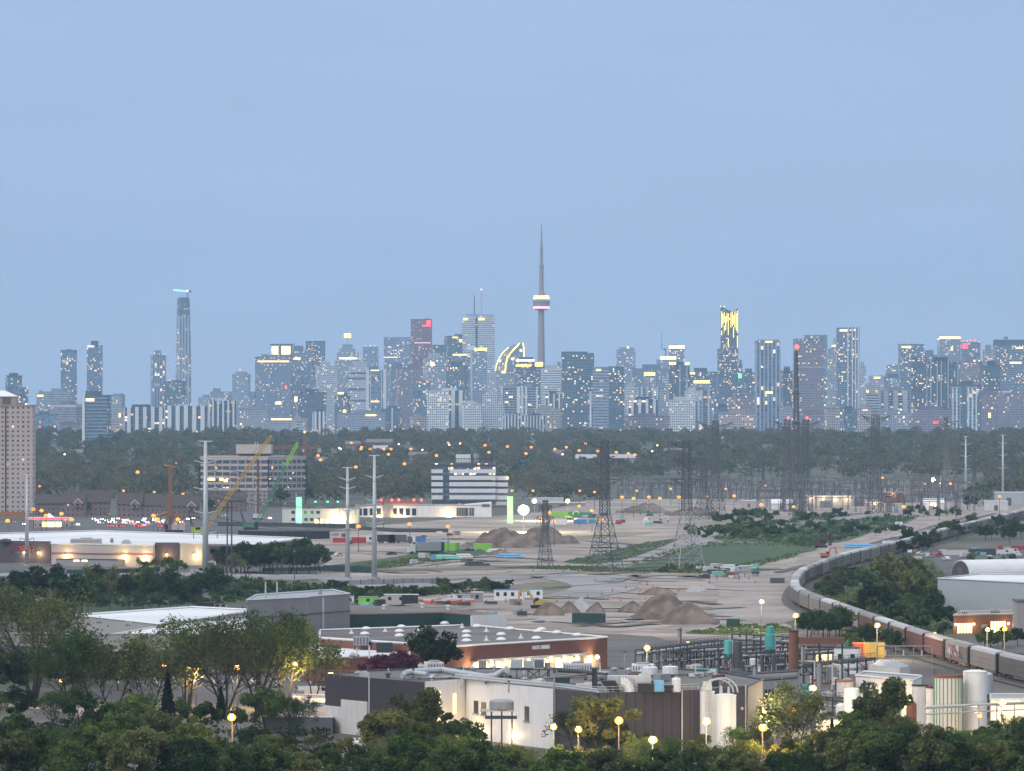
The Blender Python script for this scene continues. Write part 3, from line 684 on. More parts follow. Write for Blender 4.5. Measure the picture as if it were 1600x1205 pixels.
# ---- the needle tower
def needle():
    D = 13200; s = D/F; base = hz(D); z = lambda p: ZZ(p, D)-base; m = lambda p: p*s
    r = thing('communications_tower', 'tallest concrete needle tower with a glowing round pod and a stepped antenna', 'tower', (XX(846,D), D, base), .3, None)
    b = MB(); n = 6
    prof = [(8.6,700),(6.6,600),(5.0,520),(4.6,484)]
    b.lathe([(m(a)*.72,z(y)) for a,y in prof], 12)
    for k in range(3):
        a = 2*math.pi*k/3 + .4; ca, sa = math.cos(a), math.sin(a)
        for (r0,y0),(r1,y1) in zip(prof, prof[1:]):
            q = m(1.2); v = []
            for rr,yy in ((r0,y0),(r1,y1)):
                R_ = m(rr)*1.08; v += [(-sa*q,ca*q,z(yy)),(ca*R_-sa*q*.7,sa*R_+ca*q*.7,z(yy)),(ca*R_+sa*q*.7,sa*R_-ca*q*.7,z(yy)),(sa*q,-ca*q,z(yy))]
            b.add(v, [(0,1,5,4),(1,2,6,5),(2,3,7,6)])
    b.build('shaft', M['own_matte'], r, color=(.32,.25,.26))
    b = MB().lathe([(m(5),z(485)),(m(9.5),z(484.5)),(m(11.5),z(481)),(m(13),z(477.5)),(m(13.2),z(476)),(m(12.8),z(472.5)),(m(13.4),z(472)),(m(13.4),z(470)),(m(12),z(468)),(m(11),z(466)),(m(11.2),z(463)),(m(8),z(461.5)),(m(4),z(461))], 28)
    pod = b.build('pod', M['own_matte'], r, color=(.33,.27,.29), smooth=True)
    for y0,y1,rr,k in ((482.5,479,12.6,'glow_pink'),(467.5,465,12.3,'glow_soft'),(463.6,462.2,11.6,'glow_soft')):
        MB().lathe([(m(rr-.4),z(y0)),(m(rr+.3),z(y0)),(m(rr+.3),z(y1)),(m(rr-.4),z(y1))], 28).build('pod_light_ring', M[k], pod)
    MB().lathe([(m(5),z(461)),(m(5),z(457)),(m(3.9),z(455)),(m(3.3),z(420)),(m(3.6),z(418.5)),(m(4.2),z(417)),(m(4.0),z(414.5)),(m(2.6),z(414))], 14).build('upper_shaft', M['own_matte'], r, color=(.30,.23,.24))
    MB().lathe([(m(2.6),z(414)),(m(2.4),z(388)),(m(3.0),z(387.5)),(m(2.8),z(386)),(m(1.7),z(385.5)),(m(1.6),z(378)),(m(1.9),z(377.5)),(m(1.3),z(376.5)),(m(1.2),z(364)),(m(.9),z(363)),(m(.7),z(351))], 10).build('antenna', M['own_matte'], r, color=(.26,.24,.27))
needle()
# ---- white slabs in front of the centre
T(667,701,612,8600,'f_grid','white','white gridded slab apartment at the tree line, leftmost of the central white row',[('pent',690,714,607,.9)],rot=.0,k=.5,cat='apartment block')
T(702,726,612,8650,'f_balc','navy','dark recessed middle of the central white row, white edge strips',[('piers',2,.5,'white'),('pent',703,714,606,5)],rot=.0,k=.5,cat='apartment block')
T(722,752,632,8400,'f_grid','white','lower white gridded block in front of the central white row',[],rot=.1,cat='apartment block')
T(754,786,618,8700,'f_grid','pale','pale apartment block with a raised left half right of the lower white gridded block',[('wing',755,778,616),('wing',753,788,632)],rot=.0,cat='apartment block')
T(783,812,607,8900,'f_balc','grey','grey apartment block with a thick white pier at its right edge',[('fins',(784,809,812),3,'white'),('bead',792,614,1.3,'o')],rot=.0,cat='apartment block')
T(813,842,607,8800,'f_balc','grey','grey apartment block with white piers on both edges, twin of its left neighbour',[('fins',(816,822,839),3,'white'),('bead',829,633,1.2,'o')],rot=.0,cat='apartment block')
T(786,822,650,8200,'f_balc','navy','low striped apartment block of white piers at the foot of the twin grey blocks',[('piers',7,.45,'white'),('pent',803,814,646,1.5)],rot=.05,cat='apartment block',k=.4)
T(822,852,651,8150,'f_balc','navy','low striped apartment block right of the other low striped one',[('piers',6,.45,'pale')],rot=-.08,cat='apartment block',k=.4)
T(853,878,617,8900,'f_balc','dark','dark block with three white piers under the pale banded block',[('piers',3,.3,'white'),('bead',855,641,1.2,'o')],rot=.0,cat='apartment block')
T(836,878,640,8300,'f_grid','beige','low beige block with a green lamp beside the dark glass pair',[('bead',866,668,.9,'w')],rot=.1,cat='building')
# ---- dark glass pair and to the right
T(878,917,551,8300,'f_dark','teal','taller dark teal tower of the glass pair, scattered lit windows',[('belt',551,559,'dark'),('wing',878,928,552),('lit',893,906,566,568,'w'),('lit',917,926,561,564,'w'),('none',)],rot=.0,cat='apartment tower')
T(926,951,575,8100,'f_band','steel','left banded half of the shorter tower in the dark glass pair',[('lit',931,939,577,580,'w'),('pent',928,974,574,.5)],rot=0,cat='apartment tower')
T(951,975,574,8200,'f_dark','teal','right dark half of the shorter tower in the dark glass pair',[('none',)],rot=0,cat='apartment tower')
T(918,927,618,8000,'f_vert','white','narrow white block wedged between the two dark glass towers',cat='apartment block')
T(963,993,547,11800,'f_glass','steel','grey tower with a warm roof lamp right of the dark glass pair',[('tier',968,990,543),('bead',984.5,543,1.8,'o'),('bead',970,566,1,'w')])
T(985,1046,577,11200,'f_grid','blue','broad hazy block behind the glowing golden box',[('lit',1040,1045,590,600,'w')])
T(1007,1025,588,10300,'f_grid','grey','small block topped by a glowing golden box',[('crownlit',1006.5,1023.5,582,588.5,'y')],rot=0)
T(1036,1055,590,9900,'f_band','white','small white banded block right of the golden box',rot=0)
T(1026,1058,563,11500,'f_grid','grey','grey block with an orange lit top below the taller orange crown',[('lit',1031,1056,557,562,'o'),('tier',1031,1057,557),('roofcrane',1040,560,545,4)],rot=0)
T(1045,1069,546,11900,'f_glass','steel','grey blue tower with the higher orange lit crown',[('crownlit',1045.5,1069,540,546,'o'),('bead',1046,548,1.2,'w'),('bead',1064,548,1.2,'w'),('mast',1034,518,545,.5)],rot=0)
T(1045,1077,573,9600,'f_dark','navy','dark tower with two white lit notches at its shoulders under the orange crown',[('lit',1045,1056,566,570,'w'),('lit',1070,1077,566,570,'w'),('fins',(1062,1073),1.4,'pale')],rot=0)
T(1077,1122,582,11900,'f_dark','navy','flat dark block with two rows of tiny lamps left of the streaked tower',[('lit',1078,1086,582,585,'y'),('lit',1094,1096,582,588,'p'),('bead',1110,584,.8,'w'),('bead',1116,584,.8,'w')])
T(1083,1109,600,10600,'f_grid','grey','block carrying a bright yellow bar across its roof',[('lit',1083.5,1108.5,594.5,599,'y'),('tier',1084,1108,595)],rot=0)
T(1080,1110,612,9000,'f_balc','purple','mauve apartment wall with pale piers below the bright yellow bar',[('fins',(1096,1107),3,'pale')],rot=0,cat='apartment block')
T(976,998,606,9000,'f_grid','pale','pale gridded apartment block right of the dark glass pair',[('wing',978,992,606)],rot=0,cat='apartment block')
T(998,1025,606,9000,'f_balc','grey','grey apartment block with a white pier under the golden box',[('piers',3,.35,'pale'),('bead',1014,612,1,'w')],rot=0,cat='apartment block')
T(1025,1044,606,8900,'f_grid','grey','grey apartment tower with dense windows left of the gridded white slab',[('fins',(1027,),2.4,'pale')],rot=0,cat='apartment block')
T(982,1028,626,8500,'f_balc','navy','lower dark and white striped block under the pale gridded block',[('piers',4,.36,'white')],rot=0,cat='apartment block',k=.4)
T(976,1046,651,8200,'f_grid','purple','long low mauve row along the tree line below the striped block',rot=0,k=.3,cat='building')
T(1046,1085,626,8400,'f_grid','white','gridded white slab apartment, widest of the right centre',[('bead',1066,640,.8,'w')],rot=.0,cat='apartment block',k=.5)
T(1085,1097,626,8450,'f_vert','pale','pale vertical wall joined to the gridded white slab',rot=0,cat='apartment block')
T(1070,1095,612,8800,'f_grid','white','small white gridded block peeping over the gridded white slab',rot=0,cat='apartment block')
# ---- the streaked tower
def streaked():
    D = 11000; s = D/F; base = hz(D); z = lambda p: ZZ(p, D)-base; x = lambda p: (p-1138)*s
    r = thing('streaked_tower', 'tall dark tower with dripping yellow light streaks below a slanted crown', 'tower', (XX(1138,D), D, base), 0, 'towers of the far skyline')
    MB().box(x(1121),x(1153),-12*s,12*s,0,z(545)).build('facade', M['f_dark'], r, color=PAL['navy'])
    pr = [(x(1126),z(545)),(x(1126),z(479)),(x(1131),z(481)),(x(1137),z(485)),(x(1144),z(486.5)),(x(1149),z(484)),(x(1153),z(482)),(x(1153),z(545))]
    MB().extrude_y(pr, -11*s, 10*s).build('crown', M['f_dark'], r, color=PAL['navy'])
    k = random.Random(5)
    for i in range(13):
        px = 1127.2+i*2.05; top = [487,491,488,495,489,490,497,489,487,493,486,490,486][i]
        bot = [512,507,504,516,503,524,500,512,510,507,512,516,520][i]; q = .40 if i % 3 else .62
        MB().box(x(px-q),x(px+q),-11.6*s,-11.1*s,z(bot),z(top)).build('light_streak', M['glow_yellow'], r)
        if i in (0,2,5,9,12): MB().box(x(px-.5),x(px+.5),-11.6*s,-11.1*s,z(bot+12+i),z(bot+5)).build('light_streak', M['glow_yellow'], r)
    for a,b_ in ((1125.5,479),(1131.5,479.5)): MB().sphere((x(a),-11*s,z(b_)),1.1*s,8).build('beacon', M['glow_window'], r)
streaked()
T(1153,1160,570,11600,'f_dark','navy','thin dark tower with a green lamp right of the streaked tower',[('lit',1153.5,1158.5,584,591,'g'),('bead',1156.5,579,1.2,'p')],rot=0)
T(1160,1182,583,12000,'f_dark','navy','dark hazy block left of the tower with wings',[('lit',1175,1181,597,599,'w')])
T(1110,1142,622,9300,'f_glass','blue','blue glass block at the foot of the streaked tower',[('bead',1147,605,1,'w')])
T(1142,1180,618,9100,'f_grid','purple','mauve block with a rounded roof left of the tower with wings',[('tier',1147,1168,614),('bead',1154,625,1.1,'w'),('bead',1154,637,1.4,'o')])
T(1113,1140,637,8600,'f_glass','teal','pale teal low block with a green lamp on its corner',[('bead',1112,639,1.3,'c')],cat='building')
T(1122,1180,646,8300,'f_grid','pink','pinkish low block speckled with white lamps along the tree line',[('bead',1128,652,.9,'w'),('bead',1136,650,.9,'w'),('bead',1152,649,.9,'w'),('bead',1161,655,.9,'w')],k=.3,cat='building')
T(1180,1218,534,8500,'f_vert','steel','tower with a dark glazed core between two banded wings',[('wing',1179.5,1190,545),('wing',1206.5,1219,545),('pent',1184,1216,531,.7),('lit',1195,1206,533,536,'w'),('bead',1186,533.5,.9,'w'),('lit',1195,1217,612,615,'y'),('bead',1196,618,1.3,'o')],rot=0,cat='apartment tower')
T(1219,1238,582,9600,'f_dark','navy','dark block between the tower with wings and the mauve tower')
T(1218,1240,580,10200,'f_grid','grey','grey block half hidden between the tower with wings and the mauve tower')
T(1257,1292,525,9800,'f_glass','steel','steel grey tower standing just behind the mauve tower',[('none',)],rot=0)
T(1240,1287,531,8900,'f_grid','purple','broad mauve tower behind the tall lattice mast with the red star lamp',[('belt',573,575,'pink'),('none',)],rot=.05,cat='apartment tower')
T(1289,1308,554,10500,'f_grid','grey','grey blue block left of the white striped tower',[('bead',1298,567,1,'o')])
T(1299,1308,538,11000,'f_vert','pale','thin pale tower touching the white striped tower',[('lit',1299.5,1307,539,542,'w')])
T(1307,1342,514,8700,'f_dark','blue','tall tower with white vertical stripes on its right half and a bright sign on top',[('pent',1311,1343,511,1.5),('fins',(1324,1331,1336,1340),1.8,'white'),('lit',1311,1323,515,518.5,'w'),('bead',1334.5,516,1.4,'o')],rot=0,cat='apartment tower')
T(1342,1353,573,11300,'f_grid','pale','thin pale block right of the white striped tower')
T(1289,1312,638,8000,'f_grid','pink','small beige block at the tree line below the white striped tower',[('bead',1314,646,1.4,'o')],rot=.2,cat='building')
T(1353,1388,600,10500,'f_grid','grey','long grey block with two amber lamps left of the flat topped tower',[('bead',1356,612,1.9,'y'),('bead',1372,612,1.9,'y'),('lit',1368,1380,589,592,'w'),('tier',1357,1386,587)])
T(1354,1378,617,9000,'f_band','pale','pale block with dark bands under the two amber lamps',rot=0,cat='apartment block')
T(1376,1421,612,8800,'f_balc','grey','white block with two dark window fields, right of the pale banded block',[('piers',3,.5,'pale')],rot=0,cat='apartment block',k=.5)
T(1339,1362,638,8300,'f_grid','pink','pinkish low block with a pink roof light left of the pale banded block',[('lit',1348,1357,640,642,'p')],cat='building')
T(1312,1342,640,8500,'f_glass','teal','dim low teal block at the foot of the white striped tower',cat='building')
T(1384,1406,573,10800,'f_dark','steel','stepped grey block left of the flat topped tower',[('tier',1387,1405,570),('belt',584,590,'navy')])
T(1404,1443,539,9900,'f_dark','blue','flat topped tower with a bright window band under its roof',[('lit',1406,1422,541,544,'w'),('none',)],rot=.05)
T(1423,1448,560,9300,'f_dark','navy','dark tower in front of the flat topped tower',[('tier',1424,1447,558)],rot=0)
T(1436,1466,556,10800,'f_glass','blue','blue block left of the tower with the warm crown')
T(1448,1497,567,9000,'f_dark','navy','dark block with thin white pilasters below the warm crown',[('fins',(1453,1463,1469,1480,1495),1.3,'pale'),('bead',1456,590,1,'w'),('bead',1470,593,1,'w')],rot=0,cat='apartment tower')
T(1465,1500,531,10200,'f_grid','steel','tower with a warm lit crown band and pale cap',[('crownlit',1464.5,1500.5,526.5,531,'o'),('pent',1464,1500,523,1.6),('lit',1484,1487,542,548,'w')],rot=.1)
T(1501,1531,536,10400,'f_glass','blue','tower with red roof lights and a red square sign at its upper left',[('lit',1503,1511,537,545,'r'),('bead',1503,533,1,'r'),('bead',1510,533,1,'p'),('bead',1515,532,1,'r'),('bead',1522,532,1.1,'r'),('bead',1529,535,1,'p'),('none',)],rot=0)
T(1498,1536,566,9700,'f_grid','purple','mauve block with warm lamps below the red signed tower',[('bead',1528,564,1.7,'o'),('bead',1537,564,1.3,'w')])
T(1535,1556,548,10300,'f_grid','steel','steel blue block left of the wide dark crowned tower')
T(1553,1606,540,9600,'f_dark','blue','wide tower with a dark crown and a small roof crane at the right edge',[('pent',1553,1599,531,.5),('roofcrane',1573,531,527,5),('lit',1585,1596,543,545.5,'w'),('lit',1576,1594,566,568.5,'o')],rot=0)
T(1534,1562,572,9400,'f_dark','navy','dark shoulder block in front of the wide dark crowned tower')
T(1488,1500,606,8500,'f_vert','white','left white lattice shaft of a pair near the right edge',[('none',)],rot=0,cat='apartment block')
T(1511,1526,606,8500,'f_vert','white','right white lattice shaft of a pair near the right edge',[('none',)],rot=0,cat='apartment block')
T(1487,1532,603,8700,'f_dark','teal','dark glass block between and behind the white lattice shafts',rot=0,cat='apartment block')
T(1531,1562,617,8900,'f_grid','purple','mauve slab with a lit cross of windows right of the white lattice shafts',[('lit',1543,1547,645,653,'w'),('bead',1549,638,1.3,'o')],rot=0,cat='apartment block')
T(1558,1625,615,8700,'f_grid','purple','broad mauve slab with a pale roof box at the right edge',[('pent',1566,1579,611,2.5)],rot=0,k=.4,cat='apartment block')
T(1420,1490,640,8600,'f_grid','purple','long low mauve hall beneath the block with thin white pilasters',[('lit',1457,1466,658.5,662,'r')],rot=0,k=.3,cat='building')
T(1355,1420,645,8500,'f_grid','grey','low grey row speckled with lamps below the white block with dark window fields',[('bead',1404,645,1.3,'w'),('bead',1411,653,1.4,'w'),('bead',1383,646,.9,'w')],rot=0,k=.3,cat='building')
T(640,668,652,8400,'f_grid','pink','low pinkish block with lamps left of the central white row',[('bead',649,661,1,'w')],cat='building')
T(375,420,640,8800,'f_grid','grey','low grey block with tiny white lamps right of the white slab apartments',[('bead',377,663,1.4,'o'),('bead',388,652,.8,'w')],k=.4,cat='building')
T(1219,1242,640,8400,'f_grid','grey','low grey block between the tower with wings and the mauve tower foot',cat='building')
T(1242,1290,645,8300,'f_grid','purple','low mauve annex at the foot of the broad mauve tower',cat='building',k=.4)
# slim hazy infill, each between named neighbours
for x0,x1,yt,D,st,c,lab in (
 (204,236,640,11800,'f_grid','grey','hazy grey block peeping over the left white slab'),
 (310,332,622,11500,'f_grid','grey','hazy block seen over the gap in the white slab apartments'),
 (512,530,600,11800,'f_grid','blue','hazy blue block behind the pale stone tower'),
 (660,690,590,11900,'f_grid','steel','hazy steel block behind the dark block with pink roof lamps'),
 (755,785,590,11500,'f_grid','pale','hazy pale block below the white banded tower'),
 (776,808,590,11200,'f_grid','grey','hazy grey block at the foot of the curved glass tower'),
 (905,940,600,11900,'f_grid','blue','hazy blue block behind the dark glass pair'),
 (990,1012,597,11700,'f_grid','grey','hazy grey block left of the golden box'),
 (1060,1084,604,11800,'f_grid','steel','hazy block right of the dark tower with white notches'),
 (1144,1166,600,11900,'f_grid','navy','hazy dark block just right of the streaked tower'),
 (1282,1300,588,11900,'f_grid','steel','hazy block seen right of the mauve tower'),
 (1342,1360,606,11700,'f_grid','grey','hazy block below the thin pale block'),
 (1400,1430,590,11900,'f_grid','blue','hazy block behind the dark tower in front of the flat topped tower'),
 (1528,1560,590,11800,'f_grid','steel','hazy block behind the mauve slab with the lit cross'),
 (0,30,640,9900,'f_grid','grey','hazy block behind the tan brick tower'),
 (170,200,640,11000,'f_grid','grey','hazy grey block right of the nearest glass tower')):
    T(x0,x1,yt,D,st,c,lab,cat='building')
# ---------------------------------------------------------------- helpers for buildings traced in plan
def foot(px, h): return [G(x, y, h)[:2] for x, y in px]
def pbuild(name, label, cat, px, h, wall, roof, coping=None, group=None, lip=.6, color=None, wallname='wall', par=.25):
    """flat-roofed building from the roof corners seen in the photo; returns (root, local corners)"""
    p = foot(px, h); cx = sum(a for a,_ in p)/len(p); cy_ = sum(b for _,b in p)/len(p)
    q = [(a-cx, b-cy_) for a,b in p]
    if sum(q[i-1][0]*q[i][1]-q[i][0]*q[i-1][1] for i in range(len(q))) < 0: q = q[::-1]
    r = thing(name, label, cat, (cx,cy_,0), 0, group)
    MB().prism(q, 0, h-.02).build(wallname, wall, r, color=color)
    ins = [(a*.985, b*.985) for a,b in q]
    MB().prism(ins, h-.01, h+.05).build('roof', roof, r)
    if coping is not None:
        b = MB()
        for i in range(len(q)):
            a, c = q[i-1], q[i]; b.bar((a[0],a[1],h+lip/2), (c[0],c[1],h+lip/2), lip)
        b.build('coping', coping, r)
    return r, q
def wallpt(r, px, py_roof, h):                 # local xy of a roof-edge pixel
    x, y, _ = G(px, py_roof, h); return (x-r.location.x, y-r.location.y)
def panel(r, name, a, b, z0, z1, m, out=.25, color=None):
    """upright slab standing just proud of the wall that runs from a to b"""
    d = Vector((b[0]-a[0], b[1]-a[1])).normalized(); n = Vector((d.y, -d.x))
    if n.y > 0: n = -n
    b_ = MB().prism([(a[0],a[1]),(b[0],b[1]),(b[0]+n.x*out,b[1]+n.y*out),(a[0]+n.x*out,a[1]+n.y*out)], z0, z1)
    return b_.build(name, m, r, color=color)
def lerp(a, b, t): return (a[0]+(b[0]-a[0])*t, a[1]+(b[1]-a[1])*t)
def block(name, label, cat, x0, x1, pyt, pyb, dep, m, rz=0, group=None, color=None, z=0, D=None):
    """upright box building; x0..x1 and pyt..pyb are its front face"""
    D = D or G(0, pyb, z)[1]; s = D/F; w = (x1-x0)*s; h = (pyb-pyt)*s
    r = thing(name, label, cat, (XX((x0+x1)/2, D), D, z), rz, group)
    MB().box(-w/2, w/2, 0, dep, 0, h).build('wall', m, r, color=color)
    return r, w, h, s
# ---------------------------------------------------------------- tan brick tower at the left edge
r, w, h, s = block('apartment_tower', 'tan brick apartment tower with many small windows, cut by the left edge', 'apartment tower', -34, 51, 635, 802, 22, M['f_brickwin'], color=(.47,.375,.335))
MB().box(-w/2-.3, w/2+.3, -.3, 22.3, h, h+1).build('roof', M['tan'], r)
ph = MB().box(-w/2+6, w/2-11, 3, 16, h+1, h+6.5).build('penthouse', M['tan'], r)
b = MB()
for i in range(6): b.box(w/2-16+i*.95-4, w/2-15.6+i*.95-4, 2.7, 2.9, h+1.4, h+6)
b.build('louvre', M['dark_steel'], ph)
MB().add([(-w/2+5.5,2.5,h+6.5),(w/2-10.5,2.5,h+6.5),(w/2-10.5,16.5,h+6.5),(-w/2+5.5,16.5,h+6.5),(-w/2+14,9,h+10.5),(w/2-19,9,h+10.5)],[(0,1,5,4),(1,2,5),(2,3,4,5),(3,0,4),(3,2,1,0)]).build('hip_roof', M['white_roof'], ph)
MB().box(w/2-18.2, w/2-17.4, -.35, -.05, 0, h).build('drain_pipe', M['dark_steel'], r)
# low red pavilion roof at its foot
block('shop_unit', 'low red roofed shop at the foot of the tan brick tower', 'shop', 0, 40, 800, 808, 8, M['rust_orange'])
# ---------------------------------------------------------------- townhouses
HT = ['brown roofed townhouse beside the tan brick tower','brown townhouse with a dark fir tree in front of its right end','brown townhouse with a small white dormer on its roof','brown townhouse left of the piling rig mast','brown townhouse behind the piling rig with a white trimmed gable','brown townhouse half hidden by the tall grey pole','brown roofed house under the beige office building']
for i,(x0,x1,yt,ym,yb) in enumerate([(55,100,772,787,806),(98,132,768,786,808),(130,172,766,785,806),(183,222,770,788,808),(218,262,772,790,808),(266,312,773,791,812),(315,385,768,782,800)]):
    D = 62*F/(yb-YH); s = D/F; w = (x1-x0)*s; he = (yb-ym)*s; hr = (yb-yt)*s
    r = thing('townhouse', HT[i], 'townhouse', (XX((x0+x1)/2,D), D, 0), random.uniform(-.15,.15), 'row of townhouses behind the traffic')
    MB().box(-w/2,w/2,0,10,0,he).build('wall', M['f_house'], r, color=(.17,.11,.10))
    MB().extrude_x([(-.8,he),(10.8,he),(5,hr)], -w/2-.5, w/2+.5).build('roof', M['roof_brown'], r)
    for gx in ((.22,) if i % 2 else ()):
        g = MB().extrude_y([(gx*w-2.6,he-2.6),(gx*w+2.6,he-2.6),(gx*w+2.6,he),(gx*w,he+2.6),(gx*w-2.6,he)], -1.2, 4).build('gable', M['f_house'], r, color=(.22,.12,.11))
        bb = MB().bar((gx*w-3,-1.3,he-.3),(gx*w,-1.3,he+2.8),.35).bar((gx*w+3,-1.3,he-.3),(gx*w,-1.3,he+2.8),.35); bb.build('bargeboard', M['off_white'], g)
        MB().box(gx*w-.8,gx*w+.8,-1.35,-1.22,he-2,he-.3).build('window', M['glass_dark'], g)
    MB().box(w*.3,w*.3+1,4,5,hr-1.5,hr+1.2).build('chimney', M['red_brick'], r)
# ---------------------------------------------------------------- warehouse store
r, q = pbuild('warehouse_store', 'long warehouse store with a white roof, beige walls and a thin red stripe', 'store', [(-60,846),(80,848),(80,851),(240,853),(242,850),(280,850),(400,852),(480,842),(345,837),(150,830),(-60,836)], 9.0, M['beige'], M['white_roof'], M['off_white'], lip=.5)
A = [wallpt(r,x,y,9.0) for x,y in ((-60,846),(80,848),(80,851),(240,853),(242,850),(280,850),(400,852),(480,842))]
panel(r,'dark_wall',A[0],A[1],0,9.6,M['purple_brown'],.5)
panel(r,'dark_wall',A[4],A[5],0,9.6,M['purple_brown'],.5)
panel(r,'dark_wall',lerp(A[5],A[6],.36),A[6],0,8.6,M['purple_brown'],.5)
panel(r,'dark_wall',A[6],A[7],0,8.6,M['purple_brown'],.5)
panel(r,'red_stripe',A[2],A[3],5.2,5.6,M['red_paint'],.35)
panel(r,'low_canopy',lerp(A[2],A[3],.12),lerp(A[2],A[3],.72),0,3.0,M['grey_wall'],6)
panel(r,'canopy_trim',lerp(A[2],A[3],.12),lerp(A[2],A[3],.72),3.01,3.25,M['dark_brown'],6.2)
sx = lerp(A[0],A[1],.56)
def text(name, s, size, parent, loc, m, rz=0, ext=.05, align='LEFT'):
    c = bpy.data.curves.new(name,'FONT'); c.body = s; c.size = size; c.extrude = ext; c.align_x = align
    tmp = bpy.data.objects.new(name, c); me = bpy.data.meshes.new_from_object(tmp); bpy.data.objects.remove(tmp); me.materials.clear(); me.materials.append(m); o = bpy.data.objects.new(name, me); col.objects.link(o); o.parent = parent; o.location = loc; o.rotation_euler = (R(90),0,rz); return o
sg = panel(r,'sign_board',lerp(A[0],A[1],.56),lerp(A[0],A[1],.79),3.9,8.0,M['dark_brown'],.62)
dv = Vector((A[1][0]-A[0][0],A[1][1]-A[0][1])); rz = math.atan2(dv.y,dv.x)
def on(t, z, o=.8):
    p = lerp(A[0],A[1],t); n = Vector((dv.y,-dv.x)).normalized(); return (p[0]+n.x*o, p[1]+n.y*o, z)
text('sign_lettering','COSTCO',2.9,sg,on(.57,5.5),M['red_paint'],rz)
text('sign_lettering','WHOLESALE',1.25,sg,on(.592,4.2),M['blue_paint'],rz)
def wall_lamp(parent, p, m='glow_white', e=120, r_=.28, c=(1,.72,.36), head='lamp_head'):
    MB().sphere((0,0,0), r_, 8).build(head, M[m], parent, loc=p)
    if e:
        l = bpy.data.lights.new('lamp_glow','POINT'); l.energy = e; l.color = c; l.shadow_soft_size = .4
        o = bpy.data.objects.new('lamp_glow', l); col.objects.link(o); o.parent = parent; o.location = (p[0], p[1]-.9, p[2]-.4)
for a,c,t in ((2,3,.14),(2,3,.7),(2,3,.9)): 
    p = lerp(A[a],A[c],t); wall_lamp(r,(p[0],p[1]-.8,4.6),'glow_warm',1500,.5,(1,.68,.25))
for a,c,t in ((0,1,.86),(4,5,.5),(5,6,.2),(0,1,.7)):
    p = lerp(A[a],A[c],t); wall_lamp(r,(p[0],p[1]-1.2,4.6),'glow_warm',1300,.5,(1,.68,.25))
p = lerp(A[2],A[3],.33); 
for k in (.28,.36): p = lerp(A[2],A[3],k); MB().box(p[0]-2,p[0]+2,p[1]-6.9,p[1]-6.5,2.2,2.9).build('canopy_light', M['glow_soft'], r)
def roof_box(name, label, cat, px0, px1, pyt, pyb, z, dep, m, group=None, color=None, rz=0):
    """equipment standing on a roof at height z"""
    D = F*(H-z)/(pyb-YH); s = D/F; w = (px1-px0)*s; h = (pyb-pyt)*s
    r = thing(name, label, cat, (XX((px0+px1)/2,D), D, z), rz, group)
    return r, w, h
def rooftop_unit(label, px0, px1, pyt, pyb, z, m='off_white', dep=None, group='rooftop units', fan=True, rz=0):
    r, w, h = roof_box('rooftop_unit', label, 'rooftop unit', px0, px1, pyt, pyb, z, 0, None, group, rz=rz); d = dep or w*.8
    MB().box(-w/2,w/2,0,d,.2,h).build('housing', M[m], r)
    MB().box(-w/2+.1,w/2-.1,.1,d-.1,0,.199).build('curb', M['dark_grey'], r)
    b = MB(); n = max(3,int(w/.5))
    for i in range(n): x = -w/2+w*(i+.5)/n; b.box(x-.08,x+.08,-.08,-.005,h*.25,h*.8)
    b.build('grille', M['dark_steel'], r)
    if fan: MB().lathe([(min(w,d)*.32,h+.01),(min(w,d)*.32,h+.35),(min(w,d)*.26,h+.36)],12,(0,d*.5)).build('fan_cowl', M['grey_metal'], r)
    return r
rooftop_unit('long low beige unit with a dark fan on the white store roof',110,157,842,850,9.06,'beige',8)
rooftop_unit('small square white unit on the white store roof',190,204,845,851,9.06,'off_white',4)
rooftop_unit('thin dark unit at the left end of the white store roof',0,16,843,847,9.06,'dark_grey',4)
rooftop_unit('tiny grey unit in the middle of the white store roof',172,177,842,848,9.06,'grey_metal',2)
# ---------------------------------------------------------------- beige office building
def grid_block(r, poly, z0, floors, fh, wallc, names=('spandrel_band','window_strip'), band=.42, piers=3.2, out=.4):
    b = MB(); g = MB().prism([(x*.992,y*.992) for x,y in poly], z0, z0+floors*fh)
    g.build(names[1], M['f_dark'], r, color=(.05,.06,.075))
    for k in range(floors+1):
        b.prism(poly, z0+k*fh-fh*band*.5, z0+k*fh+fh*band*.5)
    b.build(names[0], M['own_matte'], r, color=wallc)
    if piers:
        p = MB()
        for i in range(len(poly)):
            a, c = Vector(poly[i-1]), Vector(poly[i]); L = (c-a).length; n = max(1,int(L/piers))
            for j in range(n+1):
                q = a.lerp(c, j/n); p.box(q.x-.35,q.x+.35,q.y-.35,q.y+.35,z0,z0+floors*fh)
        p.build('pier', M['own_matte'], r, color=wallc)
D = 3700; s = D/F
pl = [(XX(312,D),D),(XX(420,D),D-6),(XX(475,D),D+34),(XX(430,D),D+70),(XX(318,D),D+60)]
cx, cyy = XX(395,D), D+25
r = thing('office_building', 'five storey beige office building with a windowless box on its roof', 'office building', (cx,cyy,0))
q = [(x-cx,y-cyy) for x,y in pl]
zt = ZZ(717,D); fh = 4.35
grid_block(r, q, zt-5*fh, 5, fh, (.50,.43,.40), piers=5.5)
MB().prism([(x*.98,y*.98) for x,y in q], 0, zt-5*fh-1).build('ground_storey', M['f_house'], r, color=(.25,.22,.2))
MB().prism(q, zt+1.0, zt+1.8).build('roof', M['beige'], r)
bx0, bx1 = XX(367,D)-cx, XX(422,D)-cx
MB().box(bx0,bx1,-10,14,zt+3.6,ZZ(695,D)).build('plant_box', M['beige'], r)
MB().box(bx0+2,bx1-1,-9,13,zt+1.8,zt+3.6).build('plant_base', M['dark_brown'], r)
b = MB()
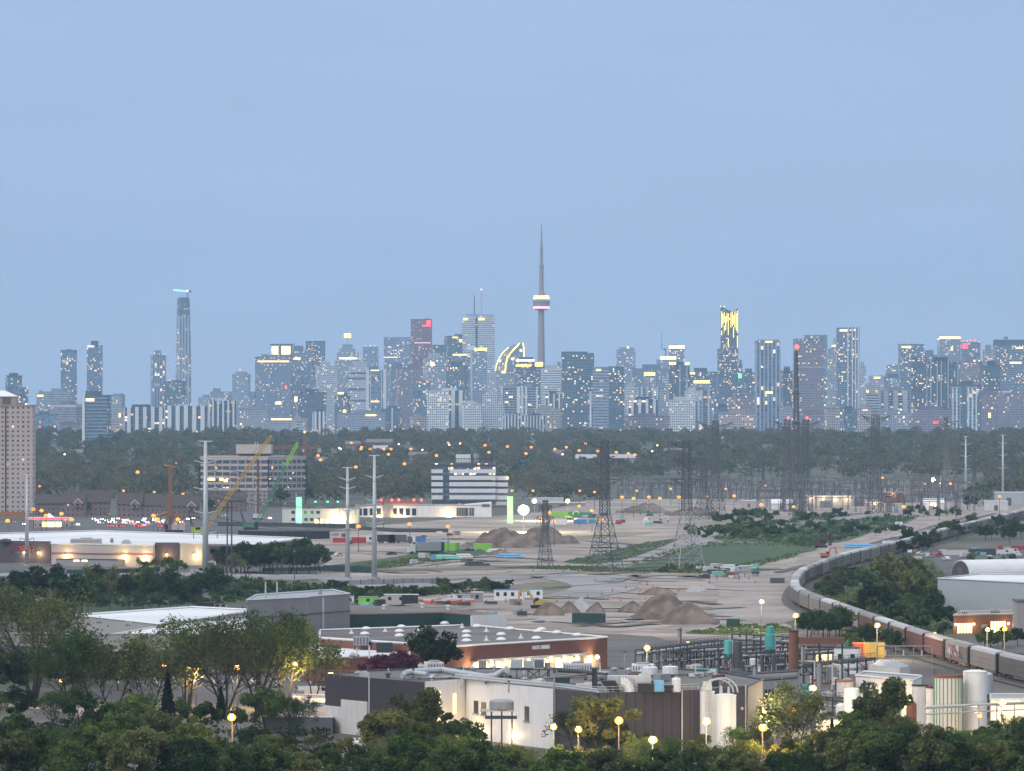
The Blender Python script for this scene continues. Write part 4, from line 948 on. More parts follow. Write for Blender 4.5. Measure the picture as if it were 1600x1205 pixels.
for x in (396,400): b.cyl((XX(x,D)-cx,0,ZZ(695,D)),(XX(x,D)-cx,0,ZZ(690,D)),.4,.3,6)
b.build('vent_stack', M['pale_steel'], r)
for x,y in ((370,739),(346,749),(333,749),(328,749),(369,750),(353,751),(369,735)):
    MB().box(XX(x,D)-cx-1.5,XX(x,D)-cx+1.5,-27.5,-27.1,ZZ(y+2,D),ZZ(y-2,D)).build('lit_window', M['glow_window' if x<360 else 'glow_soft'], r)
# ---------------------------------------------------------------- black and white striped office
D = 3640; s = D/F; cx = XX(734,D)
r = thing('striped_office_building', 'office building with alternating black and white bands and white boxes on its roof', 'office building', (cx,D,0))
fz = lambda y: ZZ(y,D)
def ubox(x0,x1,y0,y1,yb,yt): return MB().box(XX(x0,D)-cx,XX(x1,D)-cx,y0,y1,fz(yb),fz(yt))
ubox(675,774,1,34,790,724.2).build('core', M['f_dark'], r, color=(.02,.03,.045))
ubox(774,793,3,30,790,744).build('side_wing_core', M['f_dark'], r, color=(.02,.03,.045))
for i,(a,b_) in enumerate(((739.5,733.5),(750,743.5),(760,753.5),(770,763.8),(780.5,774))):
    w_ = MB().box(XX(674,D)-cx,XX(692,D)-cx,0,34.5,fz(a),fz(b_)).box(XX(702,D)-cx,XX(774.5,D)-cx,0,34.5,fz(a),fz(b_))
    w_.build('white_band', M['white_paint'], r)
    if i: MB().box(XX(774.6,D)-cx,XX(793.5,D)-cx,2,31,fz(a+.5),fz(b_+.5)).build('white_band', M['white_paint'], r)
MB().box(XX(763,D)-cx,XX(793.5,D)-cx,1.5,31,fz(789.5),fz(784)).build('white_band', M['off_white'], r)
ubox(692.2,774,3,33,724,723).build('roof', M['dark_grey'], r)
ubox(712,735,8,22,723,710.5).build('plant_box', M['white_paint'], r)
MB().cyl((XX(744,D)-cx,10,fz(723)),(XX(744,D)-cx,10,fz(709)),4.6*s,4.6*s,12).build('cooling_drum', M['grey_metal'], r)
b = MB()
for x in np.arange(705,772,4): b.bar((XX(x,D)-cx,4,fz(723)),(XX(x,D)-cx,4,fz(717)),.3)
b.bar((XX(705,D)-cx,4,fz(717)),(XX(771,D)-cx,4,fz(717)),.35); b.build('roof_frame', M['black'], r)
wall_lamp(r,(XX(793,D)-cx,-.5,fz(747)),'glow_warm',0,.9)
# ---------------------------------------------------------------- long low white building with light pylons
r, w, h, s = block('community_building', 'long low white building washed by warm and green light', 'building', 441, 560, 795, 818, 26, M['off_white'])
LX = lambda px: (px-500.5)*s
MB().box(-w/2-.3,w/2+.3,-.3,26.3,h,h+.6).build('roof', M['grey_wall'], r)
for x in (458,478,487,497): 
    for z0 in (h*.66,h*.18): MB().box(LX(x)-1,LX(x)+1,-.16,-.01,z0,z0+1.7).build('window', M['glass_dark'], r)
for x in (494.5,503,511): MB().box(LX(x)-1.1,LX(x)+1.1,-.2,-.02,.1,2.6).build('doorway', M['glow_window'], r)
for x,z in ((533,2.2),(524,2.2),(540,3)):
    wall_lamp(r,(LX(x),-1.6,z),'glow_white',2400,.6,(1,.66,.3))
wall_lamp(r,(LX(521),-1,h*.8),'glow_soft',500,.6,(1,.5,.2))
r, w, h, s = block('community_building', 'white hall with tall slot windows joined to the long low white building', 'building', 555, 768, 797, 815, 30, M['white_paint'], D=3280)
LX = lambda px: (px-661.5)*s
h2 = (815-792)*s
MB().add([(LX(720),-.3,h+.3),(w/2,-.3,h+.3),(w/2,-.3,h2),(LX(720),30,h+.3),(w/2,30,h+.3),(w/2,30,h2)],[(0,1,2),(5,4,3),(0,2,5,3),(1,4,5,2),(0,3,4,1)]).build('raised_end', M['white_paint'], r)
MB().box(-w/2-.3,w/2+.3,-.2,30.3,h,h+.5).build('roof', M['grey_wall'], r)
for x in (562,571,581,592,617,627,637,647): MB().box(LX(x)-1.3,LX(x)+1.3,-.16,-.01,h*.15,h*.75).build('window', M['glass_dark'], r)
for x in (606,): MB().box(LX(x)-3.4,LX(x)+3.4,-1.4,-.02,0,h+1.2).build('entrance_arch', M['grey_wall'], r)
for x in (715,719,723,727,730,735,739): MB().box(LX(x)-.7,LX(x)+.7,-.16,-.01,h*.1,h*.8).build('slot_window', M['dark_grey'], r)
for x in (755,759,763): MB().box(LX(x)-.8,LX(x)+.8,-.5,-.35,h*.9,h*1.12).build('slot_window', M['dark_grey'], r)
for x in (617,626,700,592): wall_lamp(r,(LX(x),-1.4,1.4),'glow_warm',2600,.4,(1,.62,.24))
for i,(x,lab) in enumerate(((467,'green lit pillar sign standing before the left end of the long white building'),(797,'pale green lit pillar sign left of the brightest floodlight'))):
    D = G(0,820 if i==0 else 819)[1]; s = D/F
    r = thing('pillar_sign', lab, 'sign', (XX(x,D),D,0), .1)
    MB().box(-4.2*s,4.2*s,-.8,.8,0,43*s).build('pillar', M['glow_green' if i==0 else 'glow_lime'], r)
    MB().box(-4.6*s,4.6*s,-1.1,1.1,0,.6).build('plinth', M['concrete'], r)
    l = bpy.data.lights.new('pillar_glow','POINT'); l.energy = 5000 if i==0 else 800; l.color = (.3,1,.3); l.shadow_soft_size = 2
    o = bpy.data.objects.new('pillar_glow', l); col.objects.link(o); o.parent = r; o.location = (1.5,-5,5)
# ---------------------------------------------------------------- site cabins, containers, trucks
def cabin(label, x0, x1, yt, yb, m, cat='site cabin', name='site_cabin', dep=3, rz=0, win=2, roof='grey_metal', group=None, half=None):
    r, w, h, s = block(name, label, cat, x0, x1, yt, yb, dep, M[m], rz, group)
    MB().box(-w/2-.15,w/2+.15,-.15,dep+.15,h,h+.18).build('roof', M[roof], r)
    for i in range(win):
        x = -w/2+w*(i+.5)/win; MB().box(x-.55,x+.55,-.1,-.01,h*.42,h*.78).build('window', M['glass_dark'], r)
    if half: MB().box(w*(half-.5),w/2+.02,-.08,-.005,0,h).build('dark_panel', M['black'], r)
    return r, w, h
def container(label, x0, x1, yt, yb, m, rz=0, dep=2.6, roof=None):
    r, w, h, s = block('shipping_container', label, 'container', x0, x1, yt, yb, dep, M[m], rz, 'site containers')
    b = MB(); n = max(4,int(w/.9))
    for i in range(n): x=-w/2+w*(i+.5)/n; b.box(x-.12,x+.12,-.12,-.005,.15,h-.15)
    b.build('corrugation', M[m], r)
    MB().box(-w/2-.05,w/2+.05,-.05,dep+.05,h,h+.1).build('roof', M[roof or m], r)
    b = MB()
    for z in (.2,h-.2): b.box(w/2+.005,w/2+.08,.1,dep-.1,z-.08,z+.08)
    b.build('door_bar', M['grey_metal'], r)
    return r, w, h
cabin('bright lime green cabin right of the corrugated grey building',560,590,933,945,'lime','site cabin',win=1,rz=-.06)
cabin('white site cabin with a black right half',600,653,929.5,944,'beige','site cabin',win=3,half=.52,roof='white_roof',rz=-.05)
cabin('small white shed touching the corrugated grey building',540,553,932,943,'white_paint','shed',win=1)
cabin('long white site trailer behind the yellow excavator',772,818,922,938,'white_paint','trailer','site_trailer',win=4,roof='blue_paint')
cabin('second white site trailer, right of the yellow excavator boom',819,848,921,936,'white_paint','trailer','site_trailer',win=2,roof='blue_paint')
cabin('little grey and white gabled kiosk on the construction site',736,755,926,942,'grey_wall','kiosk',win=1,roof='white_roof')
cabin('pale grey tool shed beside a red tank',722,737,930,942,'pale_steel','shed',win=0)
container('dark green dumpster, larger of two in the middle of the site',893,941,959,975,'dark_green',-.25,5)
container('small dark green container at the edge of the grass strip',1135,1153,968,981,'dark_green',-.2,4)
container('red and blue container left of the white site trailers',520,545,841,848,'red_paint')
container('red container right of the red and blue container',549,572,840,849,'red_paint')
cabin('long white trailer in a row behind the two tall grey poles',572,612,837,848,'white_paint','trailer','site_trailer',win=3,roof='white_roof')
cabin('second long white trailer right of the tall grey poles',613,648,838,847,'white_paint','trailer','site_trailer',win=3,roof='white_roof')
container('blue container between the white trailer and the red skip',650,665,840,848,'blue_paint')
container('pale trailer body right of the blue container',672,690,840,847,'pale_steel')
container('lime green container on the back of the site near the truck',693,712,849,861,'lime',-.3,7)
container('pale lime site cabin between the soil ridge and the truck',739,768,850,861,'lime',-.2,4,'pale_steel')
container('green container row left of the wide lattice tower',859,886,800,808,'lime')
container('dark green container beside the green container row',888,925,801,808,'green_roof')
container('bright blue container right of the white van',896,918,812,819,'blue_paint')
container('teal container right of the bright blue one',919,932,812,818,'teal')
container('white and red ambulance like box body on the back of the site',860,886,812,820,'white_paint')
container('flat white skip beside the far excavator',1005,1015,813,820,'off_white')
container('dark container at the back of the site',962,972,813,819,'red_paint')
container('white container on the dark platform beside the green crane',383,406,834,839,'white_paint')
container('blue sheeted stack at the end of the dark hoarding',433,447,841,848,'sky_blue')
container('grey open skip on the haul road beside the train',1204,1226,904,912,'dark_grey',0,4)
def hoarding(label, px, h, m, name='site_hoarding', cat='fence'):
    p = [G(x,y)[:2] for x,y in px]; c = p[0]
    r = thing(name, label, cat, (c[0],c[1],0)); b = MB(); q = MB()
    for a, d in zip(p, p[1:]):
        a = (a[0]-c[0],a[1]-c[1]); d = (d[0]-c[0],d[1]-c[1]); v = Vector((d[0]-a[0],d[1]-a[1])); n = Vector((-v.y,v.x)).normalized()*.08
        b.prism([(a[0]-n.x,a[1]-n.y),(d[0]-n.x,d[1]-n.y),(d[0]+n.x,d[1]+n.y),(a[0]+n.x,a[1]+n.y)], 0.05, h)
        k = max(1,int(v.length/4))
        for j in range(k+1): x,y = lerp(a,d,j/k); q.box(x-.1,x+.1,y-.35,y-.1,0,h+.2)
    b.build('panel', m, r); q.build('post', M['dark_grey'], r)
hoarding('black hoarding left of the red and blue container', [(372,842),(420,843),(470,843),(515,842)], 4.2, M['black'])
hoarding('low dark hoarding before the long white building', [(340,822),(430,823),(520,825),(560,826)], 2.4, M['dark_steel'])
hoarding('dark hoarding below the white hall with slot windows', [(560,828),(620,832),(700,832)], 2.2, M['dark_steel'])
hoarding('teal netting fence beside the gravel road', [(505,893),(545,894),(585,896)], 2.6, M['dark_green'])
hoarding('teal netting fence in front of the warehouse store', [(105,897),(150,897),(215,895),(250,893)], 1.8, M['dark_green'])
hoarding('teal fence under the dark tree clump', [(410,893),(470,893),(505,891)], 1.6, M['dark_green'])
hoarding('wire fence along the gravel road beside the grey poles', [(545,914),(600,913),(690,911)], 1.8, M['grey_metal'])
# pipe stacks lie on the ground in bundles
def pipes(label, x0, x1, py, m, n=7, name='pipe_stack'):
    c = G((x0+x1)/2, py); s = c[1]/F; L = (x1-x0)*s; r_ = random.Random(x0); b = MB()
    for k in range(n):
        y = (k-n/2)*1.3+r_.uniform(-.3,.3); a = r_.uniform(-.5,.5); sh = r_.uniform(-.12,.12)*L
        b.cyl((-L/2+sh,y-a,.5),(L/2+sh,y+a,.5),.5,.5,8)
        if k % 2: b.cyl((-L*.4+sh,y+.6,1.35),(L*.4+sh,y+.6,1.35),.5,.5,8)
    o = b.build(name, m, loc=(c[0],c[1],0), rz=.25); tag(o, label, 'pipes', 'pipes stacked on the site')
pipes('mint green pipes stacked beside the truck',676,716,874,M['mint'],12)
pipes('short mint green pipes right of the longer mint green ones',712,738,872,M['off_white'],6)
pipes('pale blue pipes lying on the sand near the small lattice tower',780,812,872,M['sky_blue'],9)
pipes('white pipes beside the pale lime cabin',762,790,864,M['off_white'],6)
pipes('dark steel pipes on the sand left of the small lattice tower',730,760,884,M['dark_steel'],4)
pipes('pale blue pipes beside the moving train cars',1322,1364,856,M['sky_blue'],10)
pipes('green pipes at the bend of the haul road',1152,1176,890,M['mint'],5)
pipes('white blocks at the bend of the haul road',1128,1150,889,M['off_white'],5)
# vehicles
def wheel(parent, x, y, r, w=.5):
    t_ = MB().cyl((x-w/2,y,r),(x+w/2,y,r),r,r,12).build('wheel', M['black'], parent)
    MB().cyl((x-w/2-.03,y,r),(x+w/2+.03,y,r),r*.5,r*.5,8).build('rim', M['pale_steel'], t_)
def make_car():
    r = thing('parked_car', 'car', 'car', (0,0,-500))
    pr = [(-2.2,.35),(-2.25,.8),(-2.1,.98),(-1.5,1.05),(-.8,1.5),(.75,1.5),(1.45,1.05),(2.1,.92),(2.25,.7),(2.2,.35)]
    MB().extrude_x(pr,-.9,.9).build('body', M['own_paint'], r, color=(.4,.4,.42))
    gl = [(-1.38,1.07),(-.78,1.44),(.72,1.44),(1.3,1.07)]
    MB().extrude_x(gl,-.92,.92).build('window', M['glass_dark'], r)
    for x in (-.8,.8):
        for y in (-1.4,1.4): wheel(r,x,y,.34,.26)
    for x in (-.6,.6):
        MB().box(x-.22,x+.22,-2.3,-2.2,.6,.82).build('headlight', M['off_white'], r)
        MB().box(x-.22,x+.22,2.2,2.3,.66,.86).build('taillight', M['red_paint'], r)
    return r
def make_van():
    r = thing('parked_van', 'van', 'van', (0,0,-500))
    pr = [(-2.7,.4),(-2.75,1.0),(-2.2,1.25),(-1.7,2.1),(2.6,2.15),(2.7,.4)]
    MB().extrude_x(pr,-1,1).build('body', M['own_paint'], r, color=(.6,.6,.62))
    MB().extrude_x([(-2.15,1.32),(-1.72,2.0),(-.9,2.0),(-.9,1.32)],-1.02,1.02).build('window', M['glass_dark'], r)
    for x in (-.9,.9):
        for y in (-1.8,1.7): wheel(r,x,y,.38,.28)
    for x in (-.7,.7):
        MB().box(x-.2,x+.2,-2.82,-2.72,.75,1.0).build('headlight', M['off_white'], r)
        MB().box(x-.15,x+.15,2.68,2.76,.9,1.3).build('taillight', M['red_paint'], r)
    return r
car0, van0 = make_car(), make_van()
for o in (car0, van0): _kid[o.name] = [(c, kids(c)) for c in kids(o)]
CARC = [(.5,.5,.52),(.05,.05,.06),(.62,.62,.62),(.18,.19,.21),(.30,.03,.03),(.05,.09,.2),(.32,.30,.27)]
def traffic_mesh():
    r = thing('car_in_traffic', 'car', 'car', (0,0,-500))
    pr = [(-2.2,.35),(-2.25,.8),(-2.1,.98),(-1.5,1.05),(-.8,1.5),(.75,1.5),(1.45,1.05),(2.1,.92),(2.25,.7),(2.2,.35)]
    MB().extrude_x(pr,-.9,.9).build('body', M['own_paint'], r, color=(.3,.3,.3))
    MB().extrude_x([(-1.38,1.07),(-.78,1.44),(.72,1.44),(1.3,1.07)],-.92,.92).build('window', M['glass_dark'], r)
    for x in (-.62,.62):
        MB().sphere((x,-2.3,.72),.34,8).build('headlight', M['glow_head'], r)
        MB().sphere((x,2.3,.78),.26,8).build('taillight', M['glow_tail'], r)
    return r
tr0 = traffic_mesh(); _kid[tr0.name] = [(c, kids(c)) for c in kids(tr0)]
def place_car(px, py, rz, label, color, group, proto=None, sc=1.0):
    x,y,z = G(px,py); return dup(proto or car0, (x,y,.12), rz, label, group, sc, {'body':color})
# traffic queue on the far road (headlights towards us, tail lights away)
k = random.Random(3); n = 0
for row,(y0,ang) in enumerate(((813,0),(815.5,0),(818,0),(821,R(180)),(824.5,R(180)))):
    for x in range(146 + 4*row, 292, 13):
        if k.random() < .18: continue
        place_car(x+k.uniform(-3,3), y0+k.uniform(-.7,.7), ang+k.uniform(-.5,.5), 'car with lit headlamps in the evening queue left of the piling rig' if row < 3 else 'car showing red tail lamps in the evening queue left of the piling rig', k.choice(CARC), 'cars queueing with headlights on' if row < 3 else 'cars queueing with tail lights on', tr0, 1.15)
for x,y in ((20,818),(35,821),(60,818),(120,822),(540,812),(352,808),(420,812),(300,812)):
    place_car(x,y,k.choice((0,R(180)))+.4,'car with lit lamps on the road beside the petrol station' if x<200 else 'car with lit lamps behind the cranes',k.choice(CARC),'cars near the petrol station' if x<200 else 'cars behind the cranes',tr0,1.1)
for x,y in ((845,788),(853,790),(1230,800),(1262,803)): place_car(x,y,.6,'dim parked car behind the floodlit end of the white hall' if x<900 else 'dim parked car inside the substation fence',k.choice(CARC),'cars behind the hall' if x<900 else 'cars in the substation')
# petrol station
r, w, h, s = block('petrol_station', 'petrol station with a red lit canopy edge and bright forecourt', 'petrol station', 48, 112, 810, 823, 20, M['off_white'], D=2960)
for c in kids(r): c.name = 'shop_wall'
bpy.data.objects.remove(kids(r)[0])
MB().box(-w/2,w/2,-14,0,5,6.1).build('canopy', M['off_white'], r)
MB().box(-w/2-.1,w/2+.1,-14.25,-14.02,5.1,6.0).build('canopy_light_strip', M['glow_red'], r)
for i in range(4): MB().cyl((-w/2+w*(i+.5)/4,-7,0),(-w/2+w*(i+.5)/4,-7,5),.25,.25,8).build('column', M['off_white'], r)
for i in range(5): MB().box(-w/2+w*(i+.5)/5-1.2,-w/2+w*(i+.5)/5+1.2,-8,-6,4.88,4.97).build('canopy_lamp', M['glow_white'], r)
MB().box(-w/2+2,w/2-2,3,14,0,4.2).build('shop', M['f_house'], r, color=(.5,.46,.4))
MB().box(-w/2+6,w/2-6,2.8,2.98,.4,3.2).build('shop_window', M['glow_soft'], r)
MB().extrude_y([(-3,6.1),(3,6.1),(0,8.6)],-14,-12).build('canopy_gable', M['glow_pink'], r)
# red-lit roof beyond the long white building
r, w, h, s = block('drive_in_restaurant', 'restaurant roof glowing red behind the white hall', 'restaurant', 588, 652, 786, 798, 18, M['rust'], D=3420)
MB().extrude_x([(-1,h),(19,h),(9,h+4)], -w/2-1, w/2+1).build('roof', M['rust'], r)
MB().box(-w/2,w/2,-1.3,-1.05,h-.2,h+1.0).build('red_light_band', M['glow_red'], r)
for x in (-.38,-.12,.05,.42,.6): 
    MB().sphere((x*w,-2,h+3.6),.9,8).build('red_lamp', M['glow_redlamp'], r)
l = bpy.data.lights.new('red_glow','POINT'); l.energy = 6000; l.color = (1,.12,.06); l.shadow_soft_size = 3
o = bpy.data.objects.new('red_glow', l); col.objects.link(o); o.parent = r; o.location = (0,-6,h+4)
for x,y,lab in ((1196,1,''),):
    pass
# flat sheds beyond the floodlights
for x0,x1,yt,yb,lab,m in ((830,880,779,787,'long pale shed with a flat roof behind the bright floodlight','off_white'),(848,915,786,791,'low tan shed behind the green containers','tan'),
  (1260,1330,776,790,'long beige wall with four warm lamps inside the substation','beige'),(1205,1240,787,796,'small tent with a white roof before the substation','white_paint'),
  (1378,1412,770,786,'dark red control building inside the substation','rust'),(1440,1475,786,797,'small white gabled hut at the substation gate','off_white'),
  (1355,1378,786,795,'tan hut left of the dark red control building','tan'),(1540,1575,784,798,'white hut beside the right pair of grey poles','off_white'),(1556,1600,770,790,'flat roofed pale substation hall at the right edge','pale_steel'),
  (1160,1182,783,793,'beige hut below an orange lamp in the substation','beige'),(590,650,686,690,'','')):
    if not lab: continue
    r, w, h, s = block('shed', lab, 'shed', x0, x1, yt, yb, 12, M[m])
    if 'gabled' in lab or 'tent' in lab: MB().extrude_x([(-.5,h),(12.5,h),(6,h+3)], -w/2-.4, w/2+.4).build('roof', M['white_roof'], r)
    else: MB().box(-w/2-.3,w/2+.3,-.3,12.3,h,h+.5).build('roof', M['white_roof' if m != 'rust' else 'grey_metal'], r)
    MB().box(-w*.12,w*.05,-.1,-.01,0,h*.6).build('door', M['dark_grey'], r)
    if 'warm lamps' in lab:
        for i in range(4): wall_lamp(r,(-w/2+w*(.1+.27*i),-.8,h*.8),'glow_warm',700,.5,(1,.75,.4))
    if 'gate' in lab or 'control' in lab: wall_lamp(r,(0,-1,h*.9),'glow_white',900,.5)
# ---------------------------------------------------------------- steel monopoles
def monopole(px, pyt, pyb, label, arms, side=1):
    x,y,_ = G(px,pyb); s = y/F; h = (pyb-pyt)*s
    r = thing('transmission_pole', label, 'power pole', (x,y,0), 0, 'grey steel transmission poles')
    MB().cyl((0,0,0),(0,0,h),h*.018+.25,h*.008+.12,12).build('pole', M['pale_steel'], r, smooth=True)
    MB().cyl((0,0,0),(0,0,.8),h*.03+.5,h*.03+.5,14).build('footing', M['concrete'], r)
    for f in arms:
        b = MB()
        for d in (-1,1): b.bar((0,0,h*f-.6),(d*h*.075,0,h*f+.5),.42,.22)
        am = b.build('crossarm', M['pale_steel'], r)
        b = MB()
        for d in (-1,1): b.cyl((d*h*.075,0,h*f+.4),(d*h*.075,0,h*f-2.0),.12,.12,6)
        b.build('insulator', M['dark_grey'], am)
    b = MB().bar((-h*.045,0,h),(h*.045,0,h),.35); b.build('top_arm', M['pale_steel'], r)
    return r, h
POLES = [monopole(42,742,885,'grey transmission pole before the left end of the warehouse store',(.30,.62,.80)),
 monopole(321,690,936,'tall grey transmission pole rising behind the big bare tree, nearest of the poles',(.42,.55,.70,.87)),
 monopole(543,731,905,'shorter of the two close grey poles in front of the white building',(.62,.82,.9)),
 monopole(585,712,905,'taller of the two close grey poles in front of the white building',(.45,.64,.83)),
 monopole(1509,682,784,'left grey pole of the pair beside the substation',(.5,.7,.88)),
 monopole(1567,680,783,'right grey pole of the pair beside the substation',(.5,.7,.88))]
for px,pt,pb,lab in ((355,783,905,'left thin dark post of the pair beside the green crane'),(362,783,905,'right thin dark post of the pair beside the green crane'),(400,752,806,'slim pale post before the beige office'),
   (1112,658,800,'')):
    if lab:
        x,y,_ = G(px,pb); h=(pb-pt)*y/F; r = thing('wooden_pole',lab,'utility pole',(x,y,0),0,'slim poles')
        MB().cyl((0,0,0),(0,0,h),.35,.22,8).build('pole', M['dark_steel' if 'dark' in lab else 'pale_steel'], r); MB().bar((-2,0,h*.92),(2,0,h*.92),.3).build('crossarm', M['dark_steel'], r)
# ---------------------------------------------------------------- lattice towers
def lattice(b, z0, z1, w0, w1, n, t, cx=0, cy_=0, d0=None, d1=None):
    d0 = w0 if d0 is None else d0; d1 = w1 if d1 is None else d1
    ps = []
    for k in range(n+1):
        f = k/n; w, d, z = (w0+(w1-w0)*f)/2, (d0+(d1-d0)*f)/2, z0+(z1-z0)*f
        ps.append([(cx-w,cy_-d,z),(cx+w,cy_-d,z),(cx+w,cy_+d,z),(cx-w,cy_+d,z)])
    for k in range(n):
        for i in range(4):
            b.bar(ps[k][i], ps[k+1][i], t*1.25)
            j = (i+1)%4
            b.bar(ps[k][i], ps[k+1][j], t*.75); b.bar(ps[k][j], ps[k+1][i], t*.75)
            b.bar(ps[k+1][i], ps[k+1][j], t*.75)
    return b
def pylon(px, pyt, pyb, label, base, waist, wz, arms, top, t=.30, mat_='pylon_steel', nb=5, nu=9, rz=.35, lower_mat=None):
    """base/waist widths and arm spans in photo pixels; wz and arm heights as fractions of the height"""
    x,y,_ = G(px,pyb); s = y/F; h = (pyb-pyt)*s
    r = thing('lattice_tower', label, 'power pylon', (x,y,0), rz, 'lattice power towers')
    b = MB(); k0 = wz
    lattice(b, 0, h*k0, base*s*.75, waist*s*.8, nb, t)
    b.build('leg_frame', M[lower_mat or mat_], r)
    b = MB(); lattice(b, h*wz, h*top, waist*s*.8, waist*s*.6, nu, t)
    b.build('tower_body', M[mat_], r)
    for f, sp, up in arms:
        b = MB(); z = h*f; L = sp*s/2; c = waist*s*.4
        for d in (-1,1):
            for yy in (-c,c):
                b.bar((d*c,yy,z),(d*L,0,z+up*s),t); b.bar((d*c,yy,z-3.2*s-1.5),(d*L,0,z+up*s),t*.8)
            for q in (.33,.66):
                b.bar((d*(c+(L-c)*q),c*(1-q),z+up*s*q),(d*(c+(L-c)*q),c*(1-q),z-(3.2*s+1.5)*(1-q)+up*s*q),t*.6)
        am = b.build('crossarm', M[mat_], r)
        b = MB()
        for d in (-.98,-.55,.55,.98): b.cyl((d*L,0,z+up*s*abs(d)),(d*L,0,z+up*s*abs(d)-3.0),.16,.16,6)
        b.build('insulator', M['dark_grey'], am)
    return r, h, s
PY = []
PY.append(pylon(852,782,884,'small dark lattice tower in front of the broad earth heap',26,10,.55,((.93,20,0),(.75,28,0)),1.0,.17))
PY.append(pylon(945,688,892,'wide lattice tower with a flat T shaped top, left of the green field',62,16,.45,((.985,66,1),(.86,48,0),(.70,56,0)),1.0,.22,lower_mat='pylon_steel'))
PY.append(pylon(1073,688,890,'wide lattice tower standing in the green field with pale legs',60,16,.45,((.985,64,1),(.86,46,0),(.70,54,0)),1.0,.22,lower_mat='grey_metal'))
PY.append(pylon(1118,657,806,'tall dark lattice tower behind the one in the green field',34,13,.4,((.93,60,8),(.78,62,6)),1.0,.29))
PY.append(pylon(1100,715,812,'lower dark lattice tower just right of the one in the green field',40,12,.45,((.96,46,0),(.75,50,0)),1.0,.27))
PY.append(pylon(1230,655,800,'left of the two stout lattice towers carrying small red lamps',24,12,.4,((.94,44,5),(.78,52,5)),1.0,.29))
PY.append(pylon(1259,655,802,'right of the two stout lattice towers carrying small red lamps',24,12,.4,((.94,44,5),(.78,52,5)),1.0,.29))
PY.append(pylon(1368,648,802,'tall dark lattice tower between the beige wall and the control building',26,15,.4,((.95,50,7),(.76,56,5)),1.0,.31))
PY.append(pylon(1478,652,772,'slim hazy lattice tower left of the pair of grey poles',18,7,.4,((.93,44,3),(.8,40,2)),1.0,.27))
PY.append(pylon(1522,696,776,'dark hazy lattice tower just right of the left grey pole of the pair',12,5,.4,((.93,18,2),),1.0,.27))
PY.append(pylon(1581,700,780,'dark hazy lattice tower just right of the right grey pole',12,5,.4,((.93,18,2),),1.0,.27))
PY.append(pylon(1192,700,772,'dark slim lattice mast among the substation gantries',8,4,.4,((.9,14,0),),1.0,.27))
# red-lamp mast
x,y,_ = G(1244,806); s = y/F; h = (806-541)*s
r = thing('lattice_mast', 'very tall slim lattice mast topped by a bright red star lamp', 'radio mast', (x,y,0), .3)
b = MB(); lattice(b,0,h*.45,18*s,8*s,12,.3); b.build('leg_frame', M['pylon_steel'], r)
b = MB(); lattice(b,h*.45,h*.97,8*s,3.2*s,14,.26); b.build('tower_body', M['pylon_steel'], r)
MB().cyl((0,0,h*.97),(0,0,h*1.0),.4,.3,6).build('spike', M['pylon_steel'], r)
MB().sphere((0,-1.5,h*.995),1.5,10).build('beacon', M['glow_redlamp'], r)
b = MB()
for z in (.55,.72): b.bar((-6*s,0,h*z),(6*s,0,h*z),.7)
b.build('platform', M['pylon_steel'], r)
for p in (PY[5],PY[6]): MB().sphere((0,-2,p[1]*1.0+.8),1.0,8).build('beacon', M['glow_redlamp'], p[0])
# ---------------------------------------------------------------- power lines (sagging conductors between the pylons)
def cable(a, c, sag, label, rr=.10):
    cu = MB(); n = 24; prev = None
    for i in range(n+1):
        f = i/n; p = (a[0]+(c[0]-a[0])*f, a[1]+(c[1]-a[1])*f, a[2]+(c[2]-a[2])*f-sag*4*f*(1-f))
        if prev: cu.cyl(prev,p,rr,rr,4)
        prev = p
    o = cu.build('power_line', M['dark_steel']); tag(o, label, 'power line', 'sagging power lines')
def tip(p, f, sp, sgn):
    r, h, s = p; L = sp*s/2*sgn; return (r.location.x+L*math.cos(r.rotation_euler.z), r.location.y+L*math.sin(r.rotation_euler.z), h*f)
for f,sp,g,sq in ((.985,66,.96,46),(.86,48,.75,50)):
    for sg_ in (-1,1):
        cable(tip(PY[1],f,sp,sg_), tip(PY[4],g,sq,sg_), 9, 'faint power line from the T topped lattice tower to those behind')
        cable(tip(PY[2],f,sp*.97,sg_), tip(PY[3],.93 if f>.9 else .78,60,sg_), 9, 'faint power line from the green field lattice tower to the taller one behind')
for sg_ in (-1,1):
    h3 = POLES[3][1]; h2 = POLES[2][1]; h1 = POLES[1][1]
    for f in (.45,.64,.83):
        a = (POLES[3][0].location.x+sg_*h3*.075, POLES[3][0].location.y, h3*f-1.5)
        c = (POLES[1][0].location.x+sg_*h1*.075, POLES[1][0].location.y, h1*(.55,.70,.87)[(.45,.64,.83).index(f)]-1.5)
        cable(a, c, 3, 'thin power line slung between the tall grey poles')
# ---------------------------------------------------------------- substation
def make_gantry():
    r = thing('substation_gantry', 'grey lattice gantry', 'gantry', (0,0,-500), 0, 'substation gantries')
    b = MB()
    for x in (-11,0,11): b = MB(); lattice(b,0,13,1.3,.8,5,.15,x,0); b.build('post_frame', M['gantry_steel'], r)
    b = MB()
    for z in (8.2,12.6,14): 
        for y in (-.7,.7): b.bar((-12,y,z),(12,y,z),.3)
    for i in range(16): x=-12+i*1.5; b.bar((x,-.7,12.6),(x+1.5,-.7,14),.14); b.bar((x,.7,14),(x+1.5,.7,12.6),.14)
    b.build('beam', M['gantry_steel'], r)
    for x in (-8,-3,3,8): MB().cyl((x,0,12.6),(x,0,9.6),.24,.2,6).build('insulator', M['pale_steel'], r)
    for x in (-7,0,7): MB().cyl((x,-5,0),(x,-5,4.5),.4,.35,8).cyl((x,-5,4.4),(x,-5,7.0),.3,.2,6).build('bushing', M['grey_metal'], r)
    return r
